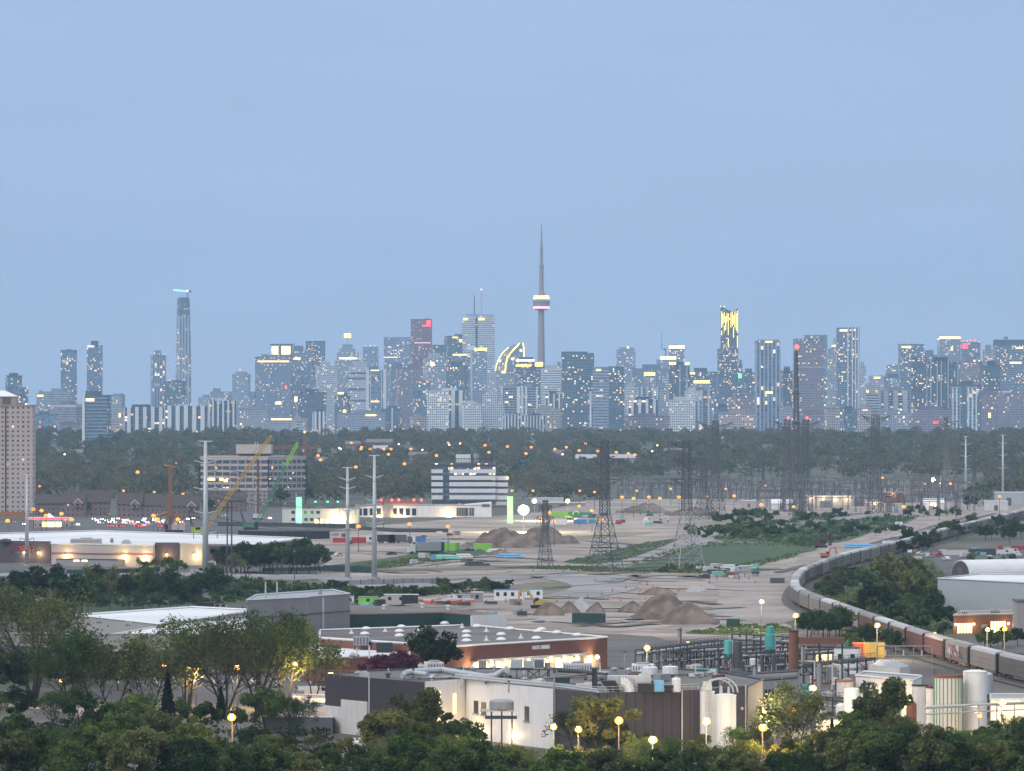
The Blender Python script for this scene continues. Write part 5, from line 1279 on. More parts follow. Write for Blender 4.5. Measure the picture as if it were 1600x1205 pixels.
g0 = make_gantry(); _kid[g0.name] = [(c, kids(c)) for c in kids(g0)]
k = random.Random(8); n = 0
for row,(py,x0,x1,sc) in enumerate(((800,1200,1500,1.0),(792,1175,1520,1.05),(785,1150,1530,1.1),(779,962,1530,1.1),(773,970,1535,1.15),(768,1000,1490,1.0))):
    x = x0
    while x < x1:
        if k.random() < .82 and not (row < 2 and 1255 < x < 1335):
            X_,Y_,_ = G(x+k.uniform(-4,4), py+k.uniform(-1.5,1.5))
            lab = 'grey lattice gantry in the dense forest of substation steelwork' if x > 1120 else 'dim lattice gantry left of the wide pylons behind the earth heaps'
            dup(g0,(X_,Y_,0),k.choice((0,0,0,R(90)))+k.uniform(-.1,.1),lab,'substation gantries' if x > 1120 else 'far gantries left of the pylons',(sc*k.uniform(.7,1.1),sc,sc*k.uniform(.7,1.05)))
        x += k.uniform(28,44)*sc*.8
o = g0; o.location = (*G(1300,797)[:2],0); o['label'] = 'grey lattice gantry standing nearest the long beige wall'
def transformer(px,py,lab):
    x,y,_ = G(px,py); r = thing('transformer',lab,'transformer',(x,y,0),k.uniform(-.3,.3),'substation transformers')
    MB().box(-4,4,-2.5,2.5,.3,5).build('tank', M['grey_metal'], r)
    b = MB()
    for i in range(8): b.box(-3.8+i*1.0,-3.4+i*1.0,-3.4,-2.55,.8,4.6)
    b.build('radiator', M['grey_metal'], r)
    b = MB()
    for i in (-2.6,0,2.6): b.cyl((i,0,5),(i,0,8),.45,.25,8)
    b.build('bushing', M['pale_steel'], r); MB().box(-4.3,4.3,-3,3,0,.3).build('plinth', M['concrete'], r)
for i,(px,py) in enumerate(((1172,776),(1190,780),(1212,778),(1284,775),(1325,772),(1392,768),(1435,775),(1480,783),(1420,785),(1340,791),(1290,794),(1236,790))):
    transformer(px,py,'grey transformer with finned sides among the gantries')
# ---------------------------------------------------------------- cranes, rigs, excavators
def piling_rig():
    x,y,_ = G(266,832); s = y/F; r = thing('piling_rig', 'rusty orange piling rig with a tall vertical mast', 'piling rig', (x,y,0), .1)
    b = MB(); lattice(b,2,104*s,1.7,1.5,26,.32); b.build('mast', M['rust_orange'], r)
    MB().bar((-3.5,0,104*s),(2.5,0,101*s),1.5,1.0).box(-1.2,1.2,-1,1,98*s,101*s).build('mast_head', M['rust_orange'], r)
    MB().box(-2,8,-2,2,1.4,4.4).build('body', M['beige'], r)
    MB().box(-3.2,-1,-2.2,-.2,1.6,4.6).build('cab', M['glass_dark'], r)
    for yy in (-2.6,1.6): MB().box(-3,7,yy,yy+1,0,1.3).build('track', M['black'], r)
    b = MB().bar((5,0,4),(0,0,13),.7).bar((7,0,4),(0,0,17),.4).bar((-5,-1,.5),(0,0,12),.6).bar((-7,0,9),(-1,0,11),.8); b.build('strut', M['rust_orange'], r)
    MB().cyl((0,-1.6,1),(0,-1.6,9),.7,.7,8).build('auger', M['rust'], r)
piling_rig()
def crawler_crane(px, pyb, tipx, tipy, label, m, up_m=None):
    x,y,_ = G(px,pyb); s = y/F; r = thing('crawler_crane', label, 'crane', (x,y,0))
    MB().box(-4.5,4,-1.8,1.8,1.3,4).build('body', M[m], r)
    MB().box(2,4.2,-2.2,-.4,1.5,4.4).build('cab', M['glass_dark'], r)
    for yy in (-2.6,1.6): MB().box(-4,4,yy,yy+1,0,1.25).build('track', M['black'], r)
    a = Vector((2.5,0,2.2)); t_ = Vector(((tipx-px)*s,0,(pyb-tipy)*s)); d = (t_-a).normalized(); u = Vector((-d.z,0,d.x)); w = Vector((0,1,0))
    def seg(f0,f1,n,wid,mm,nm):
        b = MB(); P = []
        for i in range(n+1):
            c = a.lerp(t_, f0+(f1-f0)*i/n); q = wid*(.55 if (f0+(f1-f0)*i/n) > .985 or (f0+(f1-f0)*i/n) < .015 else 1)
            P.append([c+u*q+w*q, c+u*q-w*q, c-u*q-w*q, c-u*q+w*q])
        for i in range(n):
            for j in range(4):
                b.bar(P[i][j],P[i+1][j],.26); b.bar(P[i][j],P[i+1][(j+1)%4],.16); b.bar(P[i][(j+1)%4],P[i+1][j],.14); b.bar(P[i+1][j],P[i+1][(j+1)%4],.22)
        b.build(nm, M[mm], r)
    seg(0,.72,16,.9,m,'boom'); seg(.72,1,7,.8,up_m or m,'boom_tip')
    b = MB().bar((-4,0,4),(-6,0,11),.4).bar((-6,0,11),t_,.14).bar((-3,0,4),(-6,0,11),.3); b.build('stay_cable', M['dark_steel'], r)
    b = MB().cyl(t_, (t_.x+.3,0,t_.z-30*s), .1,.1,4); b.build('hoist_rope', M['dark_steel'], r)
crawler_crane(312,835,424,681,'yellow crawler crane with a long slanting lattice boom across the beige office','yellow','yellow')
crawler_crane(392,828,465,692,'green crawler crane with a slanting lattice boom right of the yellow one','green_roof','lime')
r, w, h, s = block('crane_carriage','lime green machine body at the foot of the yellow crane','machine',300,318,828,836,4,M['lime'])
MB().box(-w*.2,w*.2,.3,3,h,h+1.4).build('cab', M['glass_dark'], r)
def tower_crane():
    x,y,_ = GT(476,762); s = y/F; z0 = hz(y); r = thing('tower_crane','ochre tower crane with a horizontal jib behind the beige office','crane',(x,y,z0),0)
    h = (762-676)*s
    b = MB(); lattice(b,0,h*.88,2.2,2.2,22,.34); b.build('mast', M['rust_orange'], r)
    b = MB(); lattice(b,h*.88,h,2.0,.5,4,.3); b.build('tower_top', M['rust_orange'], r)
    b = MB(); z = (762-701)*s
    for zz,yy in ((z,-.7),(z,.7),(z+1.8,0)): b.bar((-58*s,yy,zz),(26*s,yy,zz),.34)
    n = 40
    for i in range(n): a=-58*s+84*s*i/n; c=a+84*s/n; b.bar((a,-.7,z),(c,0,z+1.8),.2); b.bar((a,.7,z),(c,0,z+1.8),.2)
    b.build('jib', M['rust_orange'], r)
    b = MB().bar((0,0,h),(-40*s,0,z+1.8),.16).bar((0,0,h),(22*s,0,z+1.8),.16); b.build('stay', M['dark_steel'], r)
    MB().box(20*s,26*s,-1,1,z-3.5,z).build('counterweight', M['concrete'], r)
    MB().sphere((0,-1,h+.5),1.0,8).build('beacon', M['glow_orange'], r)
    MB().box(-1.8,-.2,-2.4,-1.1,z-3,z-.6).build('cab', M['off_white'], r)
tower_crane()
x,y,_ = G(403,812); r = thing('drilling_mast','dark brown vertical drilling mast between the yellow and green cranes','drilling rig',(x,y,0))
b = MB(); lattice(b,1.5,(812-718)*y/F,1.3,1.1,22,.3); b.build('mast', M['rust'], r); MB().box(-3,3,-1.5,1.5,1,3.6).build('body', M['off_white'], r); MB().box(-3.2,3.2,-1.8,1.8,0,.98).build('track', M['black'], r)
def excavator(px,pyb,label,m,rz=0,sc=1.0,flip=1):
    x,y,_ = G(px,pyb); r = thing('excavator',label,'excavator',(x,y,0),rz,'excavators on the site'); r.scale=(sc*flip,sc,sc)
    for yy in (-1.5,.9): MB().extrude_y([(-2,.1),(2,.1),(2.3,.5),(2,1),(-2,1),(-2.3,.5)],yy,yy+.6).build('track', M['black'], r)
    MB().extrude_y([(-2.6,1.15),(1.4,1.15),(1.4,1.9),(.2,2.4),(-2.6,2.5)],-1.3,1.3).build('body', M[m], r)
    cb = MB().extrude_y([(.2,1.9),(1.6,1.3),(1.6,2.4),(1.1,3.1),(.2,3.1)],-1.25,-.1).build('cab', M['glass_dark'], r)
    MB().box(.15,1.2,-1.3,-.05,3.11,3.2).build('cab_roof', M[m], cb)
    b = MB().extrude_y([(.8,1.8),(1.5,1.8),(3.2,4.8),(5.4,4.6),(5.4,5.0),(2.9,5.4)],.05,.55); b.build('boom', M[m], r)
    MB().extrude_y([(5.0,5.2),(5.7,5.2),(6.2,2.0),(5.7,2.0)],.1,.5).build('arm', M[m], r)
    MB().extrude_y([(5.6,2.1),(6.5,2.0),(6.4,1.0),(5.4,.8),(5.1,1.3)],-.3,.9).build('bucket', M['dark_grey'], r)
    b = MB().cyl((1.5,.3,1.9),(2.6,.3,3.9),.12,.12,6).cyl((3.5,.3,5.2),(5.0,.3,5.5),.1,.1,6); b.build('hydraulic_ram', M['pale_steel'], r)
excavator(842,951,'yellow excavator digging beside the small brown soil cone','yellow',.15,1.15,-1)
excavator(310,902,'pale excavator parked behind the big pole, near the store','beige',0,1.2,1)
excavator(392,897,'tan loader half hidden under the dark tree clump','tan',.3,1.0,-1)
excavator(1015,806,'green excavator at the back of the site near the substation','green_roof',0,1.0,-1)
excavator(1290,872,'small orange excavator beside the curved train','orange',.3,.9,1)
excavator(1283,856,'dark red piling machine at the edge of the sandy haul road','maroon',.8,1.2,1)
excavator(890,812,'lime excavator between the green containers','lime',0,1.0,1)
excavator(1030,818,'white loader at the right end of the site','off_white',0,.9,1)
def truck(px,pyb,label,body,cab,rz,sc=1.0,group='trucks on the site'):
    x,y,_ = G(px,pyb); r = thing('truck',label,'truck',(x,y,0),rz,group); r.scale=(sc,)*3
    MB().box(-6,2.2,-1.25,1.25,1.1,3.9).build('cargo_body', M[body], r)
    MB().extrude_y([(2.5,.7),(4.9,.7),(4.9,1.9),(4.4,3.1),(2.5,3.1)],-1.2,1.2).build('cab', M[cab], r)
    MB().extrude_y([(4.55,1.95),(4.86,1.95),(4.48,2.95),(4.2,2.95)],-1.1,1.1).build('windscreen', M['glass_dark'], r)
    MB().box(-6,4.6,-.9,.9,.7,1.08).build('chassis', M['black'], r)
    for xx in (-4.8,-3.5,3.6):
        for yy in (-1.05,1.05): 
            w_ = MB().cyl((xx,yy-.2,.52),(xx,yy+.2,.52),.52,.52,12).build('wheel', M['black'], r)
truck(660,866,'white truck with a dark load bed left of the lime green container','grey_metal','off_white',R(180)+.2,1.4)
truck(668,864,'second truck parked tight behind the white truck','dark_green','off_white',R(180)+.1,1.3)
truck(610,849,'dark truck in front of the white trailers','black','dark_grey',0,1.1)
truck(628,849,'dark grey truck right of the dark truck by the white trailers','dark_grey','dark_grey',0,1.1)
truck(1405,862,'white truck among the yard clutter right of the train','white_paint','red_paint',.3,1.3,'trucks right of the train')
truck(1372,757,'','','',0) if False else None
for i in range(3): place_car(708+i*9,940,.4,'dark pickup among the orange site barriers',CARC[i],'pickups among the barriers',van0)
for px,py,lab,c in ((455,872,'white van in front of the dark tree clump',(.6,.6,.6)),(612,868,'black car behind the tall grey poles',(.03,.03,.03)),(520,868,'dark car beside the teal netting fence',(.05,.05,.06)),(528,870,'silver car beside the teal netting fence',(.5,.5,.5)),(1405,822,'white pickup on the haul road bank',(.6,.6,.6)),(1497,806,'dark car beneath the left grey pole of the pair',(.1,.1,.12)),(1110,894,'white van among the workers',(.6,.6,.6)),(1128,896,'grey car among the workers',(.4,.4,.4)),(1150,895,'white pickup at the end of the haul road',(.62,.62,.62))):
    place_car(px,py,k.uniform(-1.2,1.2)+R(90),lab,c,None,van0 if 'van' in lab or 'pickup' in lab else car0,1.1)
# barrels and delineators on the dirt (orange-black site posts)
def make_post():
    r = thing('site_post','post','traffic post',(0,0,-500)); MB().cyl((0,0,.12),(0,0,1.25),.24,.18,10).build('barrel', M['hivis'], r); MB().cyl((0,0,0),(0,0,.12),.42,.42,10).build('base', M['black'], r)
    MB().cyl((0,0,.7),(0,0,.85),.225,.222,10).build('band', M['off_white'], r); return r
p0 = make_post(); _kid[p0.name] = [(c, kids(c)) for c in kids(p0)]
POSTS = [(592,872),(609,868),(624,872),(668,888),(683,886),(728,882),(740,880),(762,893),(790,890),(833,893),(880,895),(905,894),(920,900),(955,895),(968,900),(985,905),(1000,912),(1011,915),(930,908),(952,912),(957,925),(978,920),(1000,925),(1020,922),(940,930),(950,938),(970,940),(1008,938),(1035,936),(1050,932),(1060,903),(1072,900),(1085,898),(1100,905),(1110,903),(1118,898),(1128,903),(1138,905),(1146,900),(1158,896),(1170,905),(1180,912),(1108,912),(1095,920),(1060,925),(918,935),(890,934),(870,942),(790,942),(830,905),(1205,880),(1225,875),(1240,872),(1320,853),(1368,838),(1384,837),(1436,828),(1460,822),(1500,812),(1516,815)]
for i,(x,y) in enumerate(POSTS):
    X_,Y_,_ = G(x,y); dup(p0,(X_,Y_,.25),0,'orange site barrel on the dusty ground between the mounds and the gravel road' if x<1190 else 'orange site barrel along the haul road beside the train','orange site barrels' if x<1190 else 'barrels along the haul road',k.uniform(.7,1.1))
p0.location = (*G(800,908)[:2],.25); p0.scale=(.9,)*3; p0['label']='orange site barrel at the left end of the gravel road bend'; 
b0 = thing('plastic_barrier','barrier','barrier',(0,0,-500)); MB().extrude_y([(-.35,0),(.35,0),(.1,.95),(-.1,.95)],-1,1).build('block', M['hivis'], b0); MB().extrude_y([(-.18,.75),(.18,.75),(.12,.99),(-.12,.99)],-1.03,1.03).build('reflector', M['off_white'], b0)
_kid[b0.name] = [(c, kids(c)) for c in kids(b0)]
i = 0
for x in range(668,736,6):
    X_,Y_,_ = G(x,943+k.uniform(-2,3)); dup(b0,(X_,Y_,.1),k.uniform(0,3),'orange and white barrier in the row behind the dark green roof edge','orange site barriers',1.5)
b0.location=(*G(760,941)[:2],.1); b0['label']='orange barrier lying left of the long white site trailer'
# ---------------------------------------------------------------- the freight train
TP = smooth_line(TRACK, 40); cum = [0]
for a,c in zip(TP,TP[1:]): cum.append(cum[-1]+math.dist(a,c))
def along(sv):
    lo = max(0, min(len(cum)-2, int(np.searchsorted(cum, sv))-1)); f = (sv-cum[lo])/max(1e-9,cum[lo+1]-cum[lo]); a,c = TP[lo],TP[lo+1]
    return (a[0]+(c[0]-a[0])*f, a[1]+(c[1]-a[1])*f)
def make_railcar():
    r = thing('rail_car','car','rail car',(0,0,-500)); L = 34.0; hw = 1.65
    sec = [(-hw,1.25),(-hw,5.1),(-hw*.8,5.75),(hw*.8,5.75),(hw,5.1),(hw,1.25)]
    MB().extrude_x(sec,-L/2+.8,L/2-.8).build('body', M['train_grey'], r, color=(.34,.29,.26))
    b = MB(); n = 26
    for i in range(n+1):
        x = -L/2+1+ (L-2)*i/n
        for s_ in (-1,1): b.box(x-.09,x+.09,min(s_*hw,s_*(hw+.09))+(0.002*s_),max(s_*hw,s_*(hw+.09))+(.002*s_),1.25,5.1)
    for z in (2.6,3.9):
        for s_ in (-1,1): b.box(-L/2+.8,L/2-.8,min(s_*(hw+.01),s_*(hw+.12)),max(s_*(hw+.01),s_*(hw+.12)),z-.07,z+.07)
    b.build('side_rib', M['train_grey'], r, color=(.19,.17,.16))
    MB().extrude_x([(-hw*.98,5.2),(-hw*.8,5.82),(0,5.98),(hw*.8,5.82),(hw*.98,5.2),(hw*.7,5.6),(-hw*.7,5.6)],-L/2+1.0,L/2-1.0).build('roof', M['own_matte'], r, color=(.47,.46,.46))
    for s_ in (-1,1):
        MB().box(s_*L/2-.75 if s_>0 else s_*L/2+.05, s_*L/2-.05 if s_>0 else s_*L/2+.75, -hw*.9,hw*.9,1.3,5.4).build('end_door', M['black'], r)  # black colour paints the shade in the gap between cars
        b = MB()
        for dx in (-1.1,1.1):
            for y in (-.85,.65): b.cyl((s_*(L/2-3.5)+dx,y,.45),(s_*(L/2-3.5)+dx,y+.2,.45),.45,.45,10)
        b.box(s_*(L/2-3.5)-1.8,s_*(L/2-3.5)+1.8,-1,1,.5,.95); b.build('bogie', M['black'], r)
    MB().box(-L/2+.2,L/2-.2,-1.2,1.2,.98,1.24).build('underframe', M['black'], r)
    return r
rc0 = make_railcar(); _kid[rc0.name] = [(c, kids(c)) for c in kids(rc0)]
sv = 620.0; idx = 0; tot = cum[-1]; k = random.Random(21)
SC = {}
while sv < tot-40:
    a, c = along(sv), along(sv+34.5); mx, my = (a[0]+c[0])/2, (a[1]+c[1])/2; rz = math.atan2(c[1]-a[1], c[0]-a[0])
    u = k.random(); g = k.uniform(.6,1.3)
    colr = tuple(x*g for x in (.34,.29,.26)); rf = mul((.42,.42,.43), k.uniform(.55,1.35))
    lab = 'grey covered rail car in the long curving freight train'
    py = YH+F*H/my; 
    if 1010 < py < 1062 and u < .34: colr = (.21,.105,.095); lab = 'rail car'
    elif u < .12: colr = (.27,.16,.14)
    o = dup(rc0,(mx,my,.42),rz,lab,'grey cars of the freight train',1.0,{'body':colr,'side_rib':mul(colr,.8),'roof':rf})
    SC[round(py,1)] = (o, mx, my, rz, 800+mx*F/my)
    sv += 37.6; idx += 1
for o in [x for x in col.objects if x.name.startswith('rail_car') and x.location.y > 10]:
    px = 800+o.location.x*F/o.location.y
    if o['label'] == 'rail car': o['label'] = 'dull red rail car among the nearest grey cars of the train'; o['group'] = 'red cars of the freight train'
near = sorted((v for v in SC.values() if 1500 < v[4] < 1560), key=lambda v: v[4])
if near:
    o, mx, my, rz, px = near[0]; o['label'] = 'rail car covered in red and white graffiti near the big white tank'; del o['group']
    b = MB(); q = random.Random(4)
    for s_ in (-1,1):
        for i in range(26):
            x = q.uniform(-13,11); z = q.uniform(1.6,4.6); rr = q.uniform(.3,1.0)
            n = q.randint(5,8); P = [(x+rr*1.6*math.cos(6.283*j/n+q.random()), z+rr*math.sin(6.283*j/n)) for j in range(n)]
            b.extrude_y(P, s_*1.80-.01+i*.0005*s_, s_*1.80+.012+i*.0005*s_, i%3)
    b.build('graffiti', [M['red_paint'],M['off_white'],M['dark_grey']], o)
rc0.location = (*along(sv), .42); a,c = along(sv-17), along(sv+17); rc0.rotation_euler.z = math.atan2(c[1]-a[1],c[0]-a[0]); tag(rc0,'last rail car of the freight train at the lower right','rail car')
# low sheds and clutter right of the train
def dome_tent():
    D = G(0,899)[1]; s = D/F; r = thing('dome_tent','white fabric barrel vault tent with a brown front wall','tent',(XX(1500,D),D,0),R(-58)); Rr = 24*s; L = 40
    n = 16; pr = [(Rr*math.cos(math.pi*i/n), Rr*1.0*math.sin(math.pi*i/n)) for i in range(n+1)]
    MB().extrude_y(pr,0.3,L).build('fabric_vault', M['white_paint'], r, smooth=False)
    MB().extrude_y([(x*.93,z*.93) for x,z in pr],0,.28).build('front_wall', M['roof_brown'], r)
    MB().box(-1.6,1.6,-.08,-.005,0,3).build('door', M['dark_grey'], r)
dome_tent()
r, q = pbuild('warehouse','large pale blue white windowless warehouse at the right edge','warehouse',[(1465,905),(1680,916),(1720,900),(1530,898)],11,M['pale_steel'],M['white_roof'],M['pale_steel'],lip=.4)
r, q = pbuild('brick_shop','orange brick shop with lit windows in front of the pale warehouse','shop',[(1490,962),(1594,960),(1620,955),(1500,957)],5.5,M['orange_brick'],M['grey_wall'],M['beige'],lip=.4)
a, c = wallpt(r,1490,962,5.5), wallpt(r,1594,960,5.5)
panel(r,'shop_window',lerp(a,c,.05),lerp(a,c,.28),.4,3.2,M['glow_soft'],.12); panel(r,'shop_window',lerp(a,c,.55),lerp(a,c,.78),.3,3.6,M['glow_soft'],.12); panel(r,'doorway',lerp(a,c,.42),lerp(a,c,.5),0,2.8,M['beige'],.14); panel(r,'doorway',lerp(a,c,.88),lerp(a,c,.97),0,3.8,M['beige'],.14)
b = MB()
for t0,t1,zz in ((.05,.28,3.2),(.55,.78,3.6)):
    for i in range(6):
        p = lerp(a,c,t0+(t1-t0)*i/5); b.box(p[0]-.1,p[0]+.1,p[1]-.3,p[1]-.14,.3,zz)
b.build('window_frame', M['dark_brown'], r)
for t_ in (.03,.3,.82): p = lerp(a,c,t_); wall_lamp(r,(p[0],p[1]-.8,3),'glow_white',250,.35,(1,.8,.5))
r, w, h, s = block('grey_shop','grey shop cut by the right edge beside the orange brick shop','shop',1590,1640,941,995,14,M['grey_wall'])
MB().box(-w/2-.2,w/2+.2,-.2,14.2,h,h+.5).build('roof', M['dark_grey'], r)
rooftop_unit('small rooftop unit on the orange brick shop, left',1502,1512,954,958.5,5.6,'off_white',2)
rooftop_unit('rooftop unit on the orange brick shop, right',1548,1562,952,957.5,5.6,'pale_steel',3)
for i,(px,py,lab,c) in enumerate(((1582,985,'black car parked before the orange brick shop',(.02,.02,.025)),(1567,868,'white pickup in the yard above the dome tent',(.65,.65,.65)),(1582,866,'second white pickup in the yard above the dome tent',(.6,.6,.6)),(1510,872,'white car in the yard left of the pickups',(.55,.55,.55)),(1440,868,'white car under the trees left of the dome tent',(.6,.6,.6)),(1452,872,'silver car under the trees left of the dome tent',(.4,.4,.42)),(1465,870,'red car under the trees left of the dome tent',(.4,.04,.04)),(1478,876,'white car behind the dome tent end wall',(.6,.6,.6)),(1494,866,'dark car behind the dome tent',(.08,.08,.1)),(1530,868,'green car behind the dome tent',(.1,.25,.1)))):
    place_car(px,py,random.uniform(0,3),lab,c,None,van0 if 'pickup' in lab else car0,1.15)
container('long red roofed container behind the white pickups',1560,1600,853,860,'red_paint')
container('long white trailer in the yard beside the red and white truck',1472,1512,860,868,'off_white')
container('dark box trailer in the yard above the dome tent',1515,1556,858,868,'dark_steel')
car0.location = (*G(1546,873)[:2],.12); tag(car0,'grey car nearest the dome tent roof in the yard','car'); van0.location=(*G(1421,866)[:2],.12); tag(van0,'pale van at the left end of the yard','van')
tr0.location = (*G(95,822)[:2],.12); tag(tr0,'car leaving the bright petrol station forecourt','car')

# small stacks of building material on the site
k = random.Random(44)
STK = [((520,720,836,852),'small stack of building material in front of the long white building','stacks before the white hall',26),((640,760,852,884),'small stack of building material around the mint green pipes','stacks around the green pipes',16),((1085,1190,886,905),'small stack of white blocks near the bend of the haul road','stacks by the haul road bend',26),((860,1040,806,822),'small stack of crates at the back of the site before the earth heaps','stacks at the back of the site',16),((560,850,944,975),'small stack of boards on the dirt behind the brick warehouse','stacks behind the brick warehouse',16),((1420,1600,860,884),'small stack of crates in the yard above the dome tent','stacks in the yard',18)]
for (x0,x1,y0,y1),lab,grp,n in STK:
    for i in range(n):
        x,y,_ = G(k.uniform(x0,x1),k.uniform(y0,y1)); w,l,h = k.uniform(1,2.6),k.uniform(.8,2),k.uniform(.6,2.0)
        r = thing('material_stack',lab,'stack',(x,y,.2),k.uniform(0,3),grp); m_ = M[k.choice(('off_white','white_paint','grey_metal','dark_steel','tan','rust','sky_blue','concrete','dark_grey','mint'))]
        b = MB(); z = .16
        while z < h: b.box(-w+k.uniform(0,.2),w-k.uniform(0,.3),-l,l,z,z+.3); z += .34
        b.build('board_pile', m_, r); MB().box(-w,w,-l,l,0,.14).build('pallet', M['tan'], r)
# long roofs showing above the woods
for i,(x0,x1,yt,py,lab) in enumerate(((540,562,689,699,'mauve roofed house among amber lamps in the far woods'),(572,612,686,699,'long mauve roofed building among amber lamps in the far woods'),(585,606,696,706,'pale walled house below the long mauve roof in the woods'),(862,890,703,711,'low mauve roof in the woods left of the T topped lattice tower'),(900,930,710,718,'pale low roof in the woods left of the T topped lattice tower'),(955,992,710,719,'pale low roof in the woods right of the T topped lattice tower'),(640,668,706,714,'dim roof in the woods above the striped office'),(95,128,702,711,'lamp lit roof in the woods right of the tan brick tower'),(490,512,714,722,'dim roof in the woods right of the ochre tower crane'),(1040,1075,700,709,'faint roof in the woods behind the green field lattice tower'))):
    x,y,z = GT((x0+x1)/2,py,9); s = y/F; w=(x1-x0)*s; hh = 9+(py-yt)*s
    r = thing('house',lab,'house',(x,y,z),k.uniform(-.2,.2)); m_ = 'off_white' if 'pale' in lab else 'tan'
    MB().box(-w/2,w/2,0,14,0,hh-4).build('wall', M['f_house'], r, color=(.40,.36,.36) if 'pale' in lab else (.22,.17,.19)); MB().extrude_x([(-1,hh-4),(15,hh-4),(7,hh)],-w/2-1,w/2+1).build('roof', M['own_matte'], r, color=(.45,.44,.46) if 'pale' in lab else (.19,.15,.18))
# ---------------------------------------------------------------- the factory in the foreground
HF = 11.0
front = [(510,1057),(577,1063),(665,1070),(728,1065.5),(867,1080),(935,1086.5),(1092,1081.5),(1166,1075)]
back = [(1192,1063),(1120,1050),(1040,1046),(900,1046),(760,1046),(640,1047),(560,1050)]
fac, q = pbuild('factory_building','large factory with dark brown and white walls and a cluttered flat roof','factory',front+back,HF,M['purple_brown'],M['gravel_roof'],M['dark_steel'],lip=.3)
A = [wallpt(fac,x,y,HF) for x,y in front]
panel(fac,'dark_wall',A[0],A[1],0,HF+.5,M['dark_brown'],.3); panel(fac,'dark_wall',A[1],A[2],0,HF+.5,M['dark_brown'],.3)
panel(fac,'white_wall',A[2],A[3],0,HF+.6,M['white_paint'],.35); panel(fac,'white_wall',A[3],A[4],0,HF+.4,M['white_paint'],.4)
panel(fac,'brown_wall',A[4],A[5],0,HF+.45,M['purple_brown'],.3); panel(fac,'brown_wall',A[5],A[6],0,HF+.45,M['purple_brown'],.32); panel(fac,'brown_wall',A[6],A[7],0,HF+.45,M['dark_brown'],.3)
panel(fac,'white_base',A[0],lerp(A[0],A[1],.40),0,5.3,M['off_white'],.55); panel(fac,'white_base',lerp(A[0],A[1],.40),A[1],0,6.8,M['off_white'],.56)
for a,c,z0,z1,m in ((.19,.25,5.4,9.6,'glow_window'),(.60,.68,5.0,8.9,'glow_window')):
    panel(fac,'lit_slot_window',lerp(A[2],A[3],a*.9+.1),lerp(A[2],A[3],c*.9+.1),z0,z1,M[m],.45)
for a,c,z0,z1 in ((.115,.165,5.2,7.6),(.20,.255,5.1,7.5),(.69,.74,4.9,7.6)):
    f = panel(fac,'window',lerp(A[3],A[4],a),lerp(A[3],A[4],c),z0,z1,M['glass_dark'],.46)
    panel(fac,'window_sill',lerp(A[3],A[4],a-.008),lerp(A[3],A[4],c+.008),z0-.3,z0-.02,M['grey_wall'],.62)
for i,j,f in ((1,2,0.),(3,4,.0),(4,5,.0),(5,6,.83),(6,7,.98),(2,3,0)):
    p = lerp(A[i],A[j],f); MB().cyl((p[0],p[1]-.75,0),(p[0],p[1]-.75,HF+.6),.14,.14,8).build('downpipe', M['grey_metal' if i in (3,4) else 'off_white'], fac)
p = lerp(A[1],A[2],.02); MB().box(p[0]-1.8,p[0]+.4,p[1]-4.6,p[1]-1.2,2.6,2.9).box(p[0]-1.7,p[0]-1.5,p[1]-4.5,p[1]-4.3,0,2.6).box(p[0]+.1,p[0]+.3,p[1]-4.5,p[1]-4.3,0,2.6).build('door_canopy', M['dark_brown'], fac)
for a in (.12,.5): p = lerp(A[3],A[4],a); wall_lamp(fac,(p[0],p[1]-1.6,2.2),'glow_warm',700,.25,(1,.60,.22))
p = lerp(A[2],A[3],.4); wall_lamp(fac,(p[0],p[1]-1.4,3.4),'glow_warm',700,.22,(1,.72,.36))
p = lerp(A[6],A[7],.9); wall_lamp(fac,(p[0],p[1]-1.0,7.2),'off_white',0,.35)
# railing along the parapet
b = MB()
for i,j in ((4,5),(5,6)):
    n = 14
    for k_ in range(n+1):
        p = lerp(A[i],A[j],k_/n); b.bar((p[0],p[1]+.4,HF+.4),(p[0],p[1]+.4,HF+1.5),.07)
    for z in (HF+1.0,HF+1.5): b.bar((A[i][0],A[i][1]+.4,z),(A[j][0],A[j][1]+.4,z),.08)
b.build('railing', M['pale_steel'], fac)
# pipes running along the white parapet
b = MB()
for dz,dy in ((.9,.3),(1.3,.6)):
    b.cyl((A[3][0]-2,A[3][1]+dy,HF+dz),(A[4][0],A[4][1]+dy,HF+dz),.22,.22,8); b.cyl((A[4][0],A[4][1]+dy,HF+dz),(A[5][0],A[5][1]+dy,HF+dz-.3),.2,.2,8)
p = lerp(A[2],A[3],.93); b.cyl((p[0],p[1]-.9,HF+.9),(A[3][0]+2,A[3][1]+.3,HF+1.3),.42,.42,10); b.cyl((p[0],p[1]-.9,HF+.9),(p[0]-.3,p[1]-1,HF-.8),.42,.42,10); b.cyl((p[0]-.3,p[1]-1,HF-.8),(p[0]-1.2,p[1]-1,HF-1.1),.42,.42,10)
o = b.build('roof_pipe', M['pale_steel'], loc=fac.location); tag(o,'grey pipe running along the white wall\'s parapet and bending down','pipe')
def RX(px, py, z=HF+.06): return G(px, py, z)
